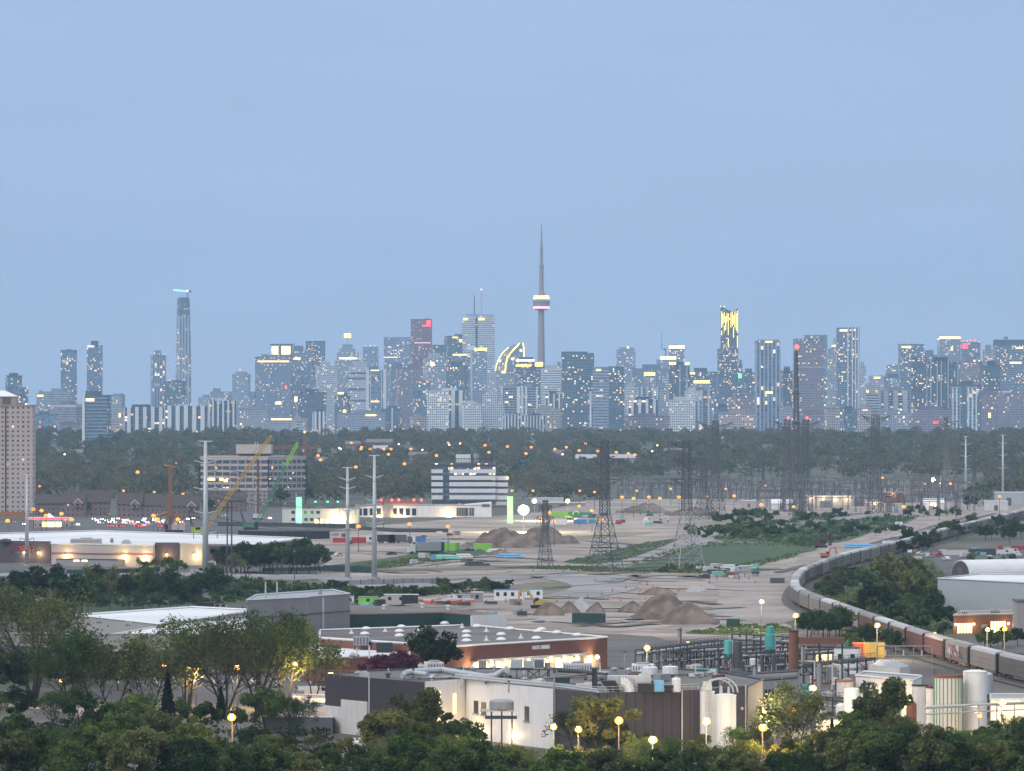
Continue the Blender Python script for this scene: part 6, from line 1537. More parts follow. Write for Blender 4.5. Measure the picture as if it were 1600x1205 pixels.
# long silver duct
def duct(label, pts, rad, m='pale_steel', name='ventilation_duct'):
    P = [RX(x,y,z) for x,y,z in pts]; o0 = P[0]; b = MB()
    for a,c in zip(P,P[1:]):
        b.cyl(tuple(a[i]-o0[i] for i in range(3)), tuple(c[i]-o0[i] for i in range(3)), rad, rad, 12)
    for c in P[1:-1]: b.sphere(tuple(c[i]-o0[i] for i in range(3)), rad*1.02, 10)
    return tag(b.build(name, M[m], loc=o0, smooth=False), label, 'duct')
duct('long silver duct snaking across the factory roof to the air handlers',[(632,1052,12.4),(650,1049,12.6),(692,1047,12.6),(722,1052,12.4),(760,1058,12.2),(774,1056,12.6),(786,1049,13.4),(792,1047,13.8)],.62)
duct('silver duct stub at the left end of the long snaking duct',[(628,1056,12.0),(640,1050,12.5),(668,1054,12.2)],.5)
duct('thin pipe lying along the white roof edge',[(660,1053,11.6),(730,1060,11.5),(860,1072,11.5)],.18,name='roof_pipe')
duct('black fat pipe across the roof in front of the beige air handler',[(866,1047,11.9),(905,1049,11.9),(948,1055,11.9)],.45,'dark_steel',name='roof_pipe')
duct('pale pipe across the back of the factory roof',[(800,1066,11.6),(850,1060,11.6),(930,1052,11.6)],.2,'tan',name='roof_pipe')
Z = HF+.06
rooftop_unit('white rooftop unit with black slatted front, behind the long silver duct',668,694,1035,1049,Z,'off_white',4,rz=.2)
rooftop_unit('small white box unit left of the slatted one',653,662,1039,1050,Z,'white_paint',2)
rooftop_unit('long beige air handler with a round hood at its right end',880,925,1037,1051,Z,'off_white',4)
rooftop_unit('flat white roof box behind the pair of white cube tanks',988,1022,1039,1051,Z,'white_paint',6)
def air_rack():
    r, w, h = roof_box('air_handler','pale green air handling unit raised on a dark steel rack','air handler',790,860,1030,1061,Z,0,None,None); s = w/70
    MB().box(-w/2+1,-w*.12,0,3,h*.55,h*.95).box(-w*.10,w*.12,.3,3,h*.55,h*.9).build('housing', M['mint'] if False else M['pale_steel'], r)
    MB().box(w*.13,w*.36,.2,3.1,h*.5,h*1.02).build('fan_section', M['off_white'], r)
    b = MB()
    for i in range(7): x=w*.15+i*.33; b.box(x,x+.16,.05,.19,h*.56,h*.96)
    b.build('grille', M['dark_steel'], r)
    MB().box(w*.37,w*.5,.5,3,h*.5,h*.8).build('filter_box', M['grey_metal'], r)
    b = MB().box(-w/2,w/2,-.2,3.4,h*.44,h*.5)
    for x in (-w/2+.2,-w/4,0,w/4,w/2-.2):
        for y in (0,3.2): b.bar((x,y,0),(x,y,h*.45),.2)
    b.bar((0,0,0),(w/4,0,h*.45),.14).bar((w/4,0,0),(0,0,h*.45),.14).bar((w/4,0,0),(w/2,0,h*.45),.14); b.build('rack', M['dark_steel'], r)
air_rack()
def blower():
    r, w, h = roof_box('dust_collector','blue grey dust collector with a black intake hopper and a curved silver hood','dust collector',938,1022,1052,1084,Z,0,None,None)
    MB().box(-w*.36,w*.45,2,7,h*.35,h*.82).build('housing', M['sky_blue'] if False else M['pale_steel'], r)
    MB().extrude_y([(-w*.5,h*.62),(-w*.22,h*.62),(-w*.1,h*.08),(-w*.34,h*.15)],-.6,2).build('intake_hopper', M['black'], r)
    n = 8; b = MB(); prev=None
    for i in range(n+1):
        a = math.pi*.5*i/n; p_ = (-w*.12+math.sin(a)*w*.16,-.5,h*.1+math.cos(a)*h*.45)
        if prev: b.cyl(prev,p_,1.0,1.0,10)
        prev = p_
    b.build('curved_hood', M['white_paint'], r)
    MB().box(w*.2,w*.5,-.4,1.9,h*.08,h*.48).build('louvre_panel', M['black'], r)
    MB().box(w*.5,w*.68,-.2,3,h*.1,h*.62).build('blue_panel', M['sky_blue'], r)
    MB().cyl((w*.1,0,0),(w*.1,0,h*.72),.45,.4,10).build('exhaust_stack', M['grey_metal'], r)
    b = MB()
    for x in (-w*.3,0,w*.3,w*.44): b.bar((x,4,0),(x,4,h*.36),.25)
    b.build('stand', M['dark_steel'], r)
blower()
r, w, h = roof_box('hopper_bin','black open hopper right of the dust collector','hopper',1036,1052,1071,1083,Z,0,None)
MB().extrude_y([(-w/2,h),(w/2,h),(w*.2,.2),(-w*.2,.2)],0,3).build('bin', M['black'], r); MB().box(-w*.3,w*.3,.3,2.7,0,.19).build('stand', M['dark_steel'], r)
def cube_tank(label,x0,x1,yt,yb):
    r, w, h = roof_box('plastic_tank',label,'tank',x0,x1,yt,yb,Z,0,None,'white cube tanks'); 
    MB().lathe([(w*.48,.2),(w*.5,.5),(w*.5,h*.9),(w*.42,h*.97),(w*.15,h)],14,(0,w/2)).build('tank_shell', M['white_paint'], r)
    MB().box(-w*.5,w*.5,0,w,0,.19).build('pallet', M['dark_grey'], r); MB().cyl((0,w/2,h),(0,w/2,h+.3),.3,.3,8).build('cap', M['grey_metal'], r)
cube_tank('left white plastic tank of the pair on the factory roof',1003,1028,1042,1057)
cube_tank('right white plastic tank of the pair on the factory roof',1035,1060,1041,1057)
cube_tank('small white plastic tank beside the black open hopper',1050,1064,1059,1083)
r, w, h = roof_box('skip_bin','dark green open skip on the factory roof','skip',866,892,1060,1071,Z,0,None)
MB().extrude_y([(-w/2,h),(w/2,h),(w*.36,.05),(-w*.36,.05)],0,2.4).build('bin', M['dark_green'], r); MB().box(-w*.5-.1,w*.5+.1,-.1,2.5,h,h+.18).build('rim', M['dark_steel'], r)
r, w, h = roof_box('chimney','thick black chimney standing at the front edge of the roof','chimney',925,933.5,1046,1085,Z,0,None)
MB().cyl((0,1,0),(0,1,h),w/2,w/2,14).build('flue', M['black'], r); MB().cyl((0,1,h),(0,1,h+.3),w/2+.15,w/2+.15,14).build('rim', M['dark_steel'], r)
for i,(x,yt,yb,lab) in enumerate(((646,1047,1062,'thin vent post by the duct stub'),(700,1048,1058,'short vent post by the long silver duct'),(976,1020,1062,'tall thin vent post behind the dust collector'),(866,1052,1080,'thin vent post at the corner where white meets brown'),(795,1066,1082,'slim vent post over the cooling tower'))):
    r, w, h = roof_box('vent_post',lab,'vent pipe',x-.8,x+.8,yt,yb,Z,0,None); MB().cyl((0,0,0),(0,0,h),.16,.14,8).build('pipe', M['grey_metal'], r); MB().cyl((0,0,h),(0,0,h+.3),.26,.2,8).build('cap', M['dark_steel'], r)
for x,y,lab in ((705,1056,'low roof vent among the cables by the long duct'),(740,1051,'low roof vent near the bend of the long duct'),(560,1058,'low roof vent on the dark left wing'),(905,1055,'low roof vent behind the green skip'),(820,1068,'low roof vent before the air handler rack'),(960,1052,'low roof vent at the back of the roof'),(1090,1060,'low roof vent behind the white silos'),(1110,1058,'low dark roof vent near the pipe racks')):
    x_,y_,z_ = RX(x,y); r = thing('roof_vent',lab,'roof vent',(x_,y_,z_)); MB().lathe([(.5,0),(.5,.7),(.85,.8),(.8,1.0),(.1,1.25)],12).build('cowl', M['grey_metal'], r); MB().box(-.7,.7,-.7,.7,-.05,.0).build('flashing', M['dark_grey'], r)
r, w, h = roof_box('stair_hatch','curved grey roof hatch with guard rails at the left end of the roof','hatch',560,577,1049,1060,Z,0,None)
MB().extrude_y([(-w/2,0),(w/2,0),(w/2,h*.6),(w*.2,h),(-w*.3,h*.9),(-w/2,h*.5)],0,2).build('hood', M['pale_steel'], r)
b = MB()
for i in range(6): b.bar((-w/2-1.2*i,-.5,0),(-w/2-1.2*i,-.5,1.6),.08)
b.bar((-w/2-6,-.5,1.6),(-w/2,-.5,1.6),.08).bar((-w/2-6,-.5,.9),(-w/2,-.5,.9),.08); b.build('guard_rail', M['rust_orange'], r)
# cooling tower on its stand
D = G(0,1175)[1]-4; s = D/F; r = thing('cooling_tower','round slatted cooling tower on a steel stand before the white wall','cooling tower',(XX(784,D),D-3,0))
z0 = ZZ(1117,D); MB().lathe([(18*s,ZZ(1108,D)),(19*s,ZZ(1106,D)),(19*s,ZZ(1095,D)),(17*s,ZZ(1092.5,D)),(9*s,ZZ(1091,D))],20).build('drum', M['grey_metal'], r)
MB().box(-34*s,20*s,-2,2,ZZ(1109.5,D),ZZ(1107.6,D)).build('deck', M['pale_steel'], r)
b = MB()
for x in (-16,0,16):
    for y in (-1.8,1.8): b.bar((x*s,y,0),(x*s,y,ZZ(1109.5,D)),.28)
b.build('stand', M['dark_steel'], r); MB().box(-26*s,24*s,-2.4,2.4,ZZ(1121,D),ZZ(1118,D)).build('basin', M['dark_steel'], r)
# silos
def tank(label, x0, x1, yt, pyb, m, roof='dome', name='storage_tank', cat='tank', group=None, ladder=False, z=0.0, m2=None, bands=0, D=None):
    D = D or G(0,pyb,z)[1]; s = D/F; rr = (x1-x0)/2*s; h = ZZ(yt,D)-z
    r = thing(name, label, cat, (XX((x0+x1)/2,D), D+rr, z), 0, group)
    hb_ = h-rr*.22 if roof else h
    MB().lathe([(rr,0),(rr,hb_)],28).build('shell', M[m], r, smooth=False)
    if roof == 'dome': MB().lathe([(rr+.08,hb_),(rr+.08,hb_+.12),(rr*.8,hb_+rr*.13),(rr*.4,hb_+rr*.2),(.05,h)],28).build('roof', M[m2 or m], r)
    elif roof == 'flat': MB().lathe([(rr+.12,hb_),(rr+.12,hb_+rr*.2),(.05,hb_+rr*.22)],28).build('roof', M[m2 or 'maroon'], r)
    if ladder:
        b = MB()
        for x in (-.3,.3): b.bar((x,-rr-.35,0),(x,-rr-.35,h+.8),.08)
        for i in range(int(h/.5)): b.bar((-.3,-rr-.35,i*.5+.3),(.3,-rr-.35,i*.5+.3),.06)
        b.build('ladder', M['grey_metal'], r)
    if bands:
        b = MB()
        for i in range(bands): 
            a = 2*math.pi*i/bands; b.bar((rr*1.01*math.cos(a),rr*1.01*math.sin(a),0),(rr*1.01*math.cos(a),rr*1.01*math.sin(a),hb_),.16)
        b.build('rib', M['green_roof'], r)
    return r, rr, h
r, rr, h = tank('slimmer white silo with a ladder, left of the pair beside the brown wall',1094,1117,1079,1176,'white_paint',ladder=True,name='silo',cat='silo')
MB().cyl((0,0,h),(0,0,h+1.6),.9,.8,12).build('top_filter', M['off_white'], r)
r2, rr2, h2 = tank('wider white silo, right of the pair beside the brown wall',1117,1151,1084,1178,'white_paint',name='silo',cat='silo')
b = MB()
for dx in (-1.1,-.3):
    prev = None; x0 = r.location.x-r2.location.x
    for i in range(13):
        a = math.pi*i/12; p_ = (x0+2.0+dx-2.5*math.cos(a)*1.2+.8, -1.2, h2+.2+(2.6+dx*.25)*math.sin(a)*1.05)
        if prev: b.cyl(prev,p_,.16,.16,8)
        prev = p_
b.build('filling_pipe', M['pale_steel'], r2)
MB().cyl((-rr2*.4,0,h2-.2),(-rr2*.4,0,h2+1.4),.35,.25,8).build('vent', M['pale_steel'], r2); MB().cyl((rr2*.3,0,h2-.2),(rr2*.3,0,h2+1.2),.25,.2,8).build('vent', M['pale_steel'], r2)
# ---------------------------------------------------------------- building group behind the factory
HB = 8.0
bw, q = pbuild('brick_warehouse','long red brick warehouse with domed skylights and lit loading doors','warehouse',[(500,998),(708,1011.5),(949,997),(790,983.5),(735,978),(500,986)],HB,M['red_brick'],M['gravel_roof'],M['white_paint'],lip=.4)
B = [wallpt(bw,x,y,HB) for x,y in ((500,998),(708,1011.5),(949,997))]
panel(bw,'dock_canopy',lerp(B[1],B[2],.15),lerp(B[1],B[2],.84),4.2,4.7,M['off_white'],2.0)
panel(bw,'loading_wall',lerp(B[1],B[2],.15),lerp(B[1],B[2],.95),0,4.1,M['tan'],.2)
for i in range(8):
    a = .17+.095*i; panel(bw,'loading_door',lerp(B[1],B[2],a),lerp(B[1],B[2],a+.05),.2,3.4,M['off_white'],.32)
sb = panel(bw,'sign_board',lerp(B[1],B[2],.50),lerp(B[1],B[2],.545),6.3,7.2,M['off_white'],.3); panel(bw,'sign_board',lerp(B[1],B[2],.555),lerp(B[1],B[2],.61),6.3,7.2,M['white_paint'],.3)
panel(bw,'corner_shed',lerp(B[1],B[2],.11),lerp(B[1],B[2],.16),0,4.4,M['tan'],2.2)
for i,a in enumerate((.14,.245,.335,.42,.48,.625,.715,.80,.93)):
    p = lerp(B[1],B[2],a); wall_lamp(bw,(p[0],p[1]-2.6,3.6),'glow_white',1100,.55,(1,.76,.40))
def dome(label,px,py,flat=False):
    x,y,z = G(px,py,HB+.06); r = thing('skylight' if not flat else 'roof_vent',label,'skylight' if not flat else 'roof vent',(x,y,z),0,'domed skylights' if not flat else 'small pointed roof vents')
    if flat: MB().lathe([(.7,0),(.35,.4),(.05,1.3)],10).build('cone', M['off_white'], r); MB().box(-.8,.8,-.8,.8,-.03,.0).build('base', M['grey_metal'], r)
    else: MB().lathe([(1.25,.35),(1.15,.6),(.8,.85),(.35,.98),(.05,1.0)],16).build('dome', M['white_paint'], r); MB().lathe([(1.35,0),(1.35,.34)],16).build('kerb', M['grey_metal'], r)
for i,(x,y) in enumerate(((570,993),(624,989),(624,996),(627,982),(572,985),(695,976.5),(729,990),(729,997),(729,1004),(783,994),(783,1002),(838,1000),(797,985),(840,989),(846,986),(902,995),(870,991),(745,981))):
    dome('white domed skylight on the brick warehouse roof',x,y)
for x,y in ((549,990),(602,987),(655,985),(722,981),(706,1001),(760,1001),(814,997.5),(760,987)):
    dome('small pointed white vent between the domed skylights',x,y,True)
pb, q = pbuild('flat_roof_hall','low hall with a dark green parapet band and a brown flat roof','hall',[(500,965),(692,960.5),(735,964),(790,961.5),(700,949),(500,945)],10.5,M['concrete'],M['gravel_roof'],None)
C_ = [wallpt(pb,x,y,10.5) for x,y in ((500,965),(692,960.5),(735,964),(790,961.5))]
panel(pb,'green_parapet',C_[0],C_[1],7.4,10.7,M['dark_green'],.4); panel(pb,'green_parapet',C_[1],C_[2],7.4,10.7,M['dark_green'],.4); panel(pb,'white_parapet',C_[2],C_[3],6.6,10.8,M['white_paint'],.4)
b = MB().bar((C_[0][0],C_[0][1],10.95),(C_[1][0],C_[1][1],10.95),.4).bar((C_[1][0],C_[1][1],10.95),(C_[2][0],C_[2][1],10.95),.4); b.build('coping', M['rust'], pb)
for x,y,lab in ((600,952,'tiny vent near the left of the hall roof'),(660,950,'tiny vent near the middle of the hall roof'),(700,953,'tiny vent near the right of the hall roof')):
    x_,y_,z_ = G(x,y,10.56); r = thing('roof_vent',lab,'roof vent',(x_,y_,z_)); MB().lathe([(.5,0),(.5,.9),(.8,1.0),(.1,1.3)],10).build('cowl', M['off_white'], r); MB().box(-.7,.7,-.7,.7,-.05,.0).build('flashing', M['dark_grey'], r)
# tall corrugated grey building
gt, q = pbuild('corrugated_tower','tall windowless grey corrugated building, highest of the factory group','factory building',[(385,939),(482,934.5),(482.5,933.5),(546.5,929),(520,923),(400,931)],16.5,M['grey_wall'],M['grey_metal'],M['pale_steel'],lip=.4)
Q = [wallpt(gt,x,y,16.5) for x,y in ((385,939),(482,934.5),(482.5,933.5),(546.5,929))]
b = MB()
for i,j,n in ((0,1,46),(2,3,30)):
    for k_ in range(n):
        p = lerp(Q[i],Q[j],(k_+.5)/n); b.box(p[0]-.09,p[0]+.09,p[1]-.16,p[1]+.02,0,16.4)
b.build('corrugation', M['grey_metal'], gt)
for z in (6.2,12.2): panel(gt,'seam_band',Q[0],Q[1],z,z+.22,M['dark_grey'],.3); panel(gt,'seam_band',Q[2],Q[3],z,z+.22,M['dark_grey'],.3)
panel(gt,'pale_patch',lerp(Q[2],Q[3],.18),lerp(Q[2],Q[3],.30),0,7.5,M['off_white'],.24); panel(gt,'pale_patch',lerp(Q[2],Q[3],.30),lerp(Q[2],Q[3],.36),0,16.3,M['pale_steel'],.22)
b = MB()
for x,y in ((415,934),(433,934)):
    a = G(x,y,16.5); b.cyl((a[0]-gt.location.x,a[1]-gt.location.y,16.5),(a[0]-gt.location.x,a[1]-gt.location.y,20.5),.25,.2,8)
b.build('vent_stack', M['pale_steel'], gt)
a = G(500,931,16.5); MB().cyl((a[0]-gt.location.x,a[1]-gt.location.y,16.5),(a[0]-gt.location.x,a[1]-gt.location.y,18.2),.5,.5,10).build('roof_vent', M['grey_metal'], gt)
# brick annex with white roof and machines
an, q = pbuild('brick_annex','low red brick annex with a white roof at the foot of the corrugated building','annex',[(478,1026),(508,1029.5),(640,1024.5),(640,1003),(470,1008)],6.0,M['red_brick'],M['white_roof'],M['off_white'],lip=.4)
ZA = 6.06
r, w, h = roof_box('filter_unit','grey filter unit on stilts on the annex roof','filter unit',552,576,995,1016,ZA,0,None); MB().box(-w/2,w/2,0,3,h*.35,h).build('housing', M['sky_blue'] if False else M['grey_metal'], r)
b = MB()
for x in (-w*.4,0,w*.4): b.bar((x,.3,0),(x,.3,h*.36),.2).bar((x,2.7,0),(x,2.7,h*.36),.2)
b.build('stand', M['dark_steel'], r); b = MB()
for i in range(5): x=-w*.4+w*.2*i; b.box(x-.12,x+.12,-.12,-.005,h*.4,h*.95)
b.build('rib', M['dark_steel'], r)
rooftop_unit('black slatted cooler right of the stilted filter unit',575,587,1000,1012,ZA,'dark_grey',3)
rooftop_unit('dark low unit with a gabled top on the annex roof',588,613,1005,1020,ZA,'black',5,fan=False)
rooftop_unit('white box at the right of the annex roof',634,642,1011,1019,ZA,'off_white',2)
for i,(x,yt) in enumerate(((515,1012),(530,1012),(558,1014),(577,1010))):
    r, w, h = roof_box('vent_post',('leftmost white vent post on the annex roof','second white vent post on the annex roof','white vent post before the stilted filter unit','white vent post below the black slatted cooler')[i],'vent pipe',x-1,x+1,yt,1029,ZA,0,None); MB().cyl((0,0,0),(0,0,h),.2,.2,8).build('pipe', M['white_paint'], r); MB().cyl((0,0,h),(0,0,h+.25),.3,.25,8).build('cap', M['grey_metal'], r)
r, w, h = roof_box('machine_hood','grey hooded blower with a bent outlet beside the corrugated building','blower',545,556,1019,1029,ZA,0,None); MB().lathe([(w*.4,0),(w*.45,h*.5),(w*.2,h*.8),(.1,h)],12).build('hood', M['grey_metal'], r); MB().cyl((0,0,h*.7),(1.4,-.8,h*.35),.45,.5,10).build('outlet', M['grey_metal'], r)
# left low buildings behind the bare trees
wl, q = pbuild('white_roof_hall','low hall with a bright white sloping roof behind the bare trees','hall',[(118,962.5),(250,977),(400,955),(300,950)],5.5,M['concrete'],M['white_roof'],M['white_paint'],lip=.5)
w2, q = pbuild('grey_hall','long grey hall with a pale roof half hidden by the bare trees','hall',[(-60,1004),(60,1011),(150,1019),(420,1012),(420,992),(120,992),(-60,990)],6.5,M['dark_grey'],M['gravel_roof'],M['grey_metal'],lip=.3)
w3, q = pbuild('pale_hall','pale roofed hall between the bare trees and the corrugated building','hall',[(118,1002),(240,1006),(395,985),(395,968),(250,980)],5.0,M['off_white'],M['white_roof'],M['off_white'],lip=.4)
for i,(x,y,lab) in enumerate(((150,974,'small grey unit on the dark roof left of the white sloping roof'),(195,978,'second small grey unit on the dark roof by the white sloping roof'))):
    rooftop_unit(lab,x,x+9,y-5,y,6.6,'pale_steel',2)
cabin('small white cabin beside the base of the tall grey pole',334,354,943,951,'off_white','site cabin',win=2,roof='maroon')
cabin('dark red roofed cabin left of the small white cabin',308,334,943,952,'dark_grey','site cabin',win=0,roof='maroon')
ls, q = pbuild('lean_to','low pale lean-to shed against the dark factory wall','shed',[(458,1098),(511,1100),(511,1088),(458,1086)],4.0,M['pale_steel'],M['grey_metal'],M['off_white'],lip=.3)
l2, q = pbuild('flat_shed','small tan roofed shed among the trees left of the factory','shed',[(410,1120),(520,1122),(515,1108),(445,1106)],3.2,M['dark_grey'],M['tan'],M['off_white'],lip=.25)
# ---------------------------------------------------------------- process plant right of the factory
def rack(label, a, c, zs, name='pipe_rack', pipes=4, h=6.5, w=2.4):
    p0 = G(*a); p1 = G(*c); L = math.dist(p0[:2],p1[:2]); rz = math.atan2(p1[1]-p0[1],p1[0]-p0[0])
    r = thing(name,label,'pipe rack',p0,rz,'steel pipe racks'); b = MB(); n = max(2,int(L/5))
    for i in range(n+1):
        x = L*i/n
        for y in (-w/2,w/2): b.bar((x,y,0),(x,y,h),.3)
        for z in zs: b.bar((x,-w/2,z),(x,w/2,z),.24)
    for z in (zs[-1],h):
        for y in (-w/2,w/2): b.bar((0,y,z),(L,y,z),.22)
    for i in range(n): b.bar((L*i/n,-w/2,zs[-1]),(L*(i+1)/n,-w/2,h if i%2 else zs[0]),.14)
    b.build('frame', M['dark_steel'], r)
    for i in range(pipes):
        y = -w*.38+w*.76*i/max(1,pipes-1); z = zs[i%len(zs)]+.25
        MB().cyl((0,y,z),(L,y,z),.2+.1*(i%2),None,8).build('pipe', M[('pale_steel','grey_metal','dark_steel','off_white')[i%4]], r)
    b = MB()
    for i in range(n*2+1): x = L*i/(n*2); b.bar((x,-w/2,h),(x,-w/2,h+1.1),.07)
    b.bar((0,-w/2,h+1.1),(L,-w/2,h+1.1),.08).bar((0,-w/2,h+.6),(L,-w/2,h+.6),.07); b.build('railing', M['dark_steel'], r)
rack('dark pipe rack with railings just behind the white cube tanks',(1000,1058),(1130,1040),(3,5.4),pipes=5)
rack('long dark pipe rack sloping up towards the teal tanks',(1050,1050),(1225,1040),(2.5,4.6),pipes=4,h=5.6)
rack('pipe rack running behind the rust brown stack',(1130,1062),(1310,1052),(2.6,5),pipes=5,h=6)
rack('pipe rack with pale walkway in front of the white cabin',(1248,1072),(1360,1060),(2.5,4.4),pipes=4,h=5)
rack('short pipe rack between the teal hopper and the stack',(1150,1040),(1240,1046),(3.5,6.5),pipes=4,h=8)
rack('low pipe rack by the rust roofed tank',(1225,1112),(1330,1122),(2,3.4),pipes=4,h=4)
def teal(label,x0,x1,yt,ym,pyb,top=None):
    D = G(0,pyb)[1]; s = D/F; rr=(x1-x0)/2*s; r = thing('process_tank',label,'tank',(XX((x0+x1)/2,D),D,0),0,None)
    z0,z1 = ZZ(ym,D),ZZ(yt,D)
    MB().lathe([(rr*.5,z0-.6),(rr,z0+.3),(rr,z1-.3),(rr*.7,z1)],18).build('vessel', M['teal'], r)
    if top: MB().lathe([(rr*.72,z1),(rr*.72,z1+1.6),(rr*.4,z1+1.8)],14).build('upper_vessel', M['teal'], r)
    b = MB()
    for x in (-rr*.8,rr*.8):
        for y in (-rr*.8,rr*.8): b.bar((x,y,0),(x,y,z0+.4),.28)
    b.bar((-rr*.8,-rr*.8,0),(rr*.8,-rr*.8,z0*.9),.16).bar((rr*.8,-rr*.8,0),(-rr*.8,-rr*.8,z0*.9),.16); b.build('stand', M['dark_steel'], r)
    MB().cyl((rr*.9,-rr*.4,0),(rr*.9,-rr*.4,z1),.12,.12,8).build('pipe', M['pale_steel'], r)
teal('teal upright tank on a dark frame above the pipe racks',1131,1145,1000,1024,1066)
teal('taller two stage teal hopper right of the teal tank',1195,1212,990,1017,1058,True)
r, rr, h = tank('dark steel drum beside the teal tank',1146,1160,1003,1062,'dark_steel','dome'); 
D = G(0,1072)[1]; s = D/F; r = thing('brick_stack','thick rust brown stack with a long duct leading off to the right','stack',(XX(1240,D),D,0))
MB().cyl((0,0,0),(0,0,ZZ(987,D)),8.2*s,7.4*s,16).build('stack', M['rust'], r); MB().box(7*s,80*s,-1.2,1.2,ZZ(1006,D),ZZ(996,D)).build('duct', M['rust'], r); MB().cyl((0,0,ZZ(987,D)),(0,0,ZZ(985,D)),8.6*s,8.6*s,16).build('rim', M['dark_brown'], r)
b = MB()
for x in (40,76): b.bar((x*s,0,0),(x*s,0,ZZ(1006,D)),.4)
b.build('duct_leg', M['dark_steel'], r)
for x,yt,yb,rw,lab,m in ((1061,985,1045,3.4,'grey steel flue standing alone behind the pipe racks','grey_metal'),(1064,983,1046,1.5,'thin flue beside the grey steel flue','dark_steel'),(1161,1035,1100,3.5,'dark steel flue in front of the teal tank','dark_steel'),(1179,1042,1108,3.5,'grey flue before the concrete plant office','grey_metal'),(1255,1010,1070,4.2,'grey flue just right of the rust brown stack','grey_metal'),(1280,1036,1080,5,'stub grey flue by the walkway','grey_metal'),(1227,1080,1110,3,'dark flue at the corner of the plant office','dark_steel'),(1191,1025,1078,4,'dark flue under the teal hopper','dark_steel'),(1209,1025,1078,4,'dark flue right of the one under the teal hopper','dark_steel'),(906,999,1040,3.2,'black flue beyond the right end of the brick warehouse','black')):
    D = G(0,yb)[1]; s = D/F; r = thing('flue_pipe',lab,'flue',(XX(x,D),D,0),0,None); MB().cyl((0,0,0),(0,0,(yb-yt)*s),rw*s*.8,rw*s*.75,12).build('pipe', M[m], r); MB().cyl((0,0,(yb-yt)*s),(0,0,(yb-yt)*s+.3),rw*s,rw*s,12).build('rim', M['dark_grey'], r)
po, q = pbuild('plant_office','low concrete plant office with a strip of dark windows','office',[(1140,1068),(1245,1060),(1250,1050),(1150,1056)],6.5,M['concrete'],M['gravel_roof'],M['dark_grey'],lip=.5)
P_ = [wallpt(po,1140,1068,6.5),wallpt(po,1245,1060,6.5)]
for a,c in ((.46,.66),(.72,.95)):
    panel(po,'window_strip',lerp(*P_,a),lerp(*P_,c),2.6,4.6,M['glass_dark'],.3)
    b = MB()
    for i in range(5): p = lerp(*P_,a+(c-a)*i/4); b.box(p[0]-.1,p[0]+.1,p[1]-.55,p[1]-.3,2.6,4.6)
    b.build('window_frame', M['off_white'], po)
panel(po,'lit_window',lerp(*P_,.10),lerp(*P_,.14),1.2,2.4,M['glow_yellow'],.3)
cabin('tall white control cabin with two dark windows and a green flat roof',1303,1342,1013,1054,'white_paint','cabin','control_cabin',3.5,win=2,roof='dark_green',rz=-.2)
container('orange container end on behind the white control cabin',1334,1351,1006,1032,'orange',0,6)
container('yellow container right of the orange one',1350,1382,1005,1028,'yellow',-.1,3)
container('green roofed box behind the yellow container',1318,1352,1001,1012,'green_roof',0,3)
lb, q = pbuild('lit_workshop','open workshop with glowing yellow interior below the rust duct','workshop',[(1262,1012),(1306,1012),(1306,1006),(1262,1006)],5,M['tan'],M['maroon'],M['dark_brown'],lip=.3)
P_ = [wallpt(lb,1262,1012,5),wallpt(lb,1306,1012,5)]; panel(lb,'lit_opening',lerp(*P_,.3),lerp(*P_,.85),.3,3.6,M['glow_window'],.2)
gb, q = pbuild('grey_block','flat grey block with pale front beside the fenced transformer yard','building',[(1357,1040),(1406,1044),(1422,1041),(1402,1033),(1372,1033)],4.5,M['off_white'],M['grey_metal'],None)
ws, q = pbuild('white_shed','white metal shed lit yellow by the nearby lamps','shed',[(1337,1057),(1426,1065),(1440,1058),(1350,1051)],8.0,M['white_paint'],M['grey_metal'],M['off_white'],lip=.4)
P_ = [wallpt(ws,1337,1057,8),wallpt(ws,1426,1065,8)]; panel(ws,'roller_door',lerp(*P_,.62),lerp(*P_,.8),0,4,M['grey_metal'],.2)
for a in (.3,.85): p = lerp(*P_,a); wall_lamp(ws,(p[0],p[1]-3,3.0),'glow_warm',1100,.35,(1,.62,.2))
tank('short white tank with a conical roof before the white shed',1319,1346,1075,1140,'white_paint')
tank('squat tank with a rusty orange stripe left of the short white tank',1308,1334,1063,1118,'off_white','flat',m2='rust_orange')
tank('pale tank with a dark red flat roof',1448,1474,1073,1150,'off_white','flat',m2='maroon')
tank('pale tank with a black flat roof behind the dark red roofed one',1426,1450,1070,1132,'off_white','flat',m2='black')
r, rr, h = tank('tall pale tank with green ribs left of the big white tank',1461,1506,1055,1152,'off_white','flat',m2='rust',bands=22)
b = MB()
for i in range(18): a = 2*math.pi*i/18; b.bar((rr*math.cos(a),rr*math.sin(a),h),(rr*math.cos(a),rr*math.sin(a),h+1.1),.08)
b.build('top_railing', M['dark_steel'], r)
tank('big smooth white tank with a domed roof near the train',1506,1544,1047,1150,'white_paint',ladder=False)
wl_, q = pbuild('lit_wall_shed','low white shed brightly lit yellow at the lower right','shed',[(1548,1094),(1640,1094),(1640,1086),(1548,1086)],5,M['white_paint'],M['grey_metal'],M['off_white'],lip=.3)
P_ = [wallpt(wl_,1548,1094,5),wallpt(wl_,1640,1094,5)]
for a in (.15,.6): p = lerp(*P_,a); wall_lamp(wl_,(p[0],p[1]-2.4,3.2),'glow_warm',1100,.35,(1,.62,.2))
ly, q = pbuild('lit_yard_wall','low pale wall glowing yellow behind the dark thicket','wall',[(1275,1128),(1378,1124),(1378,1122),(1275,1126)],4,M['off_white'],M['off_white'],None)
P_ = [wallpt(ly,1275,1128,4),wallpt(ly,1378,1124,4)]
for a in (.45,.75): p = lerp(*P_,a); wall_lamp(ly,(p[0],p[1]-2.6,3.2),'glow_warm',1000,.3,(1,.60,.18))
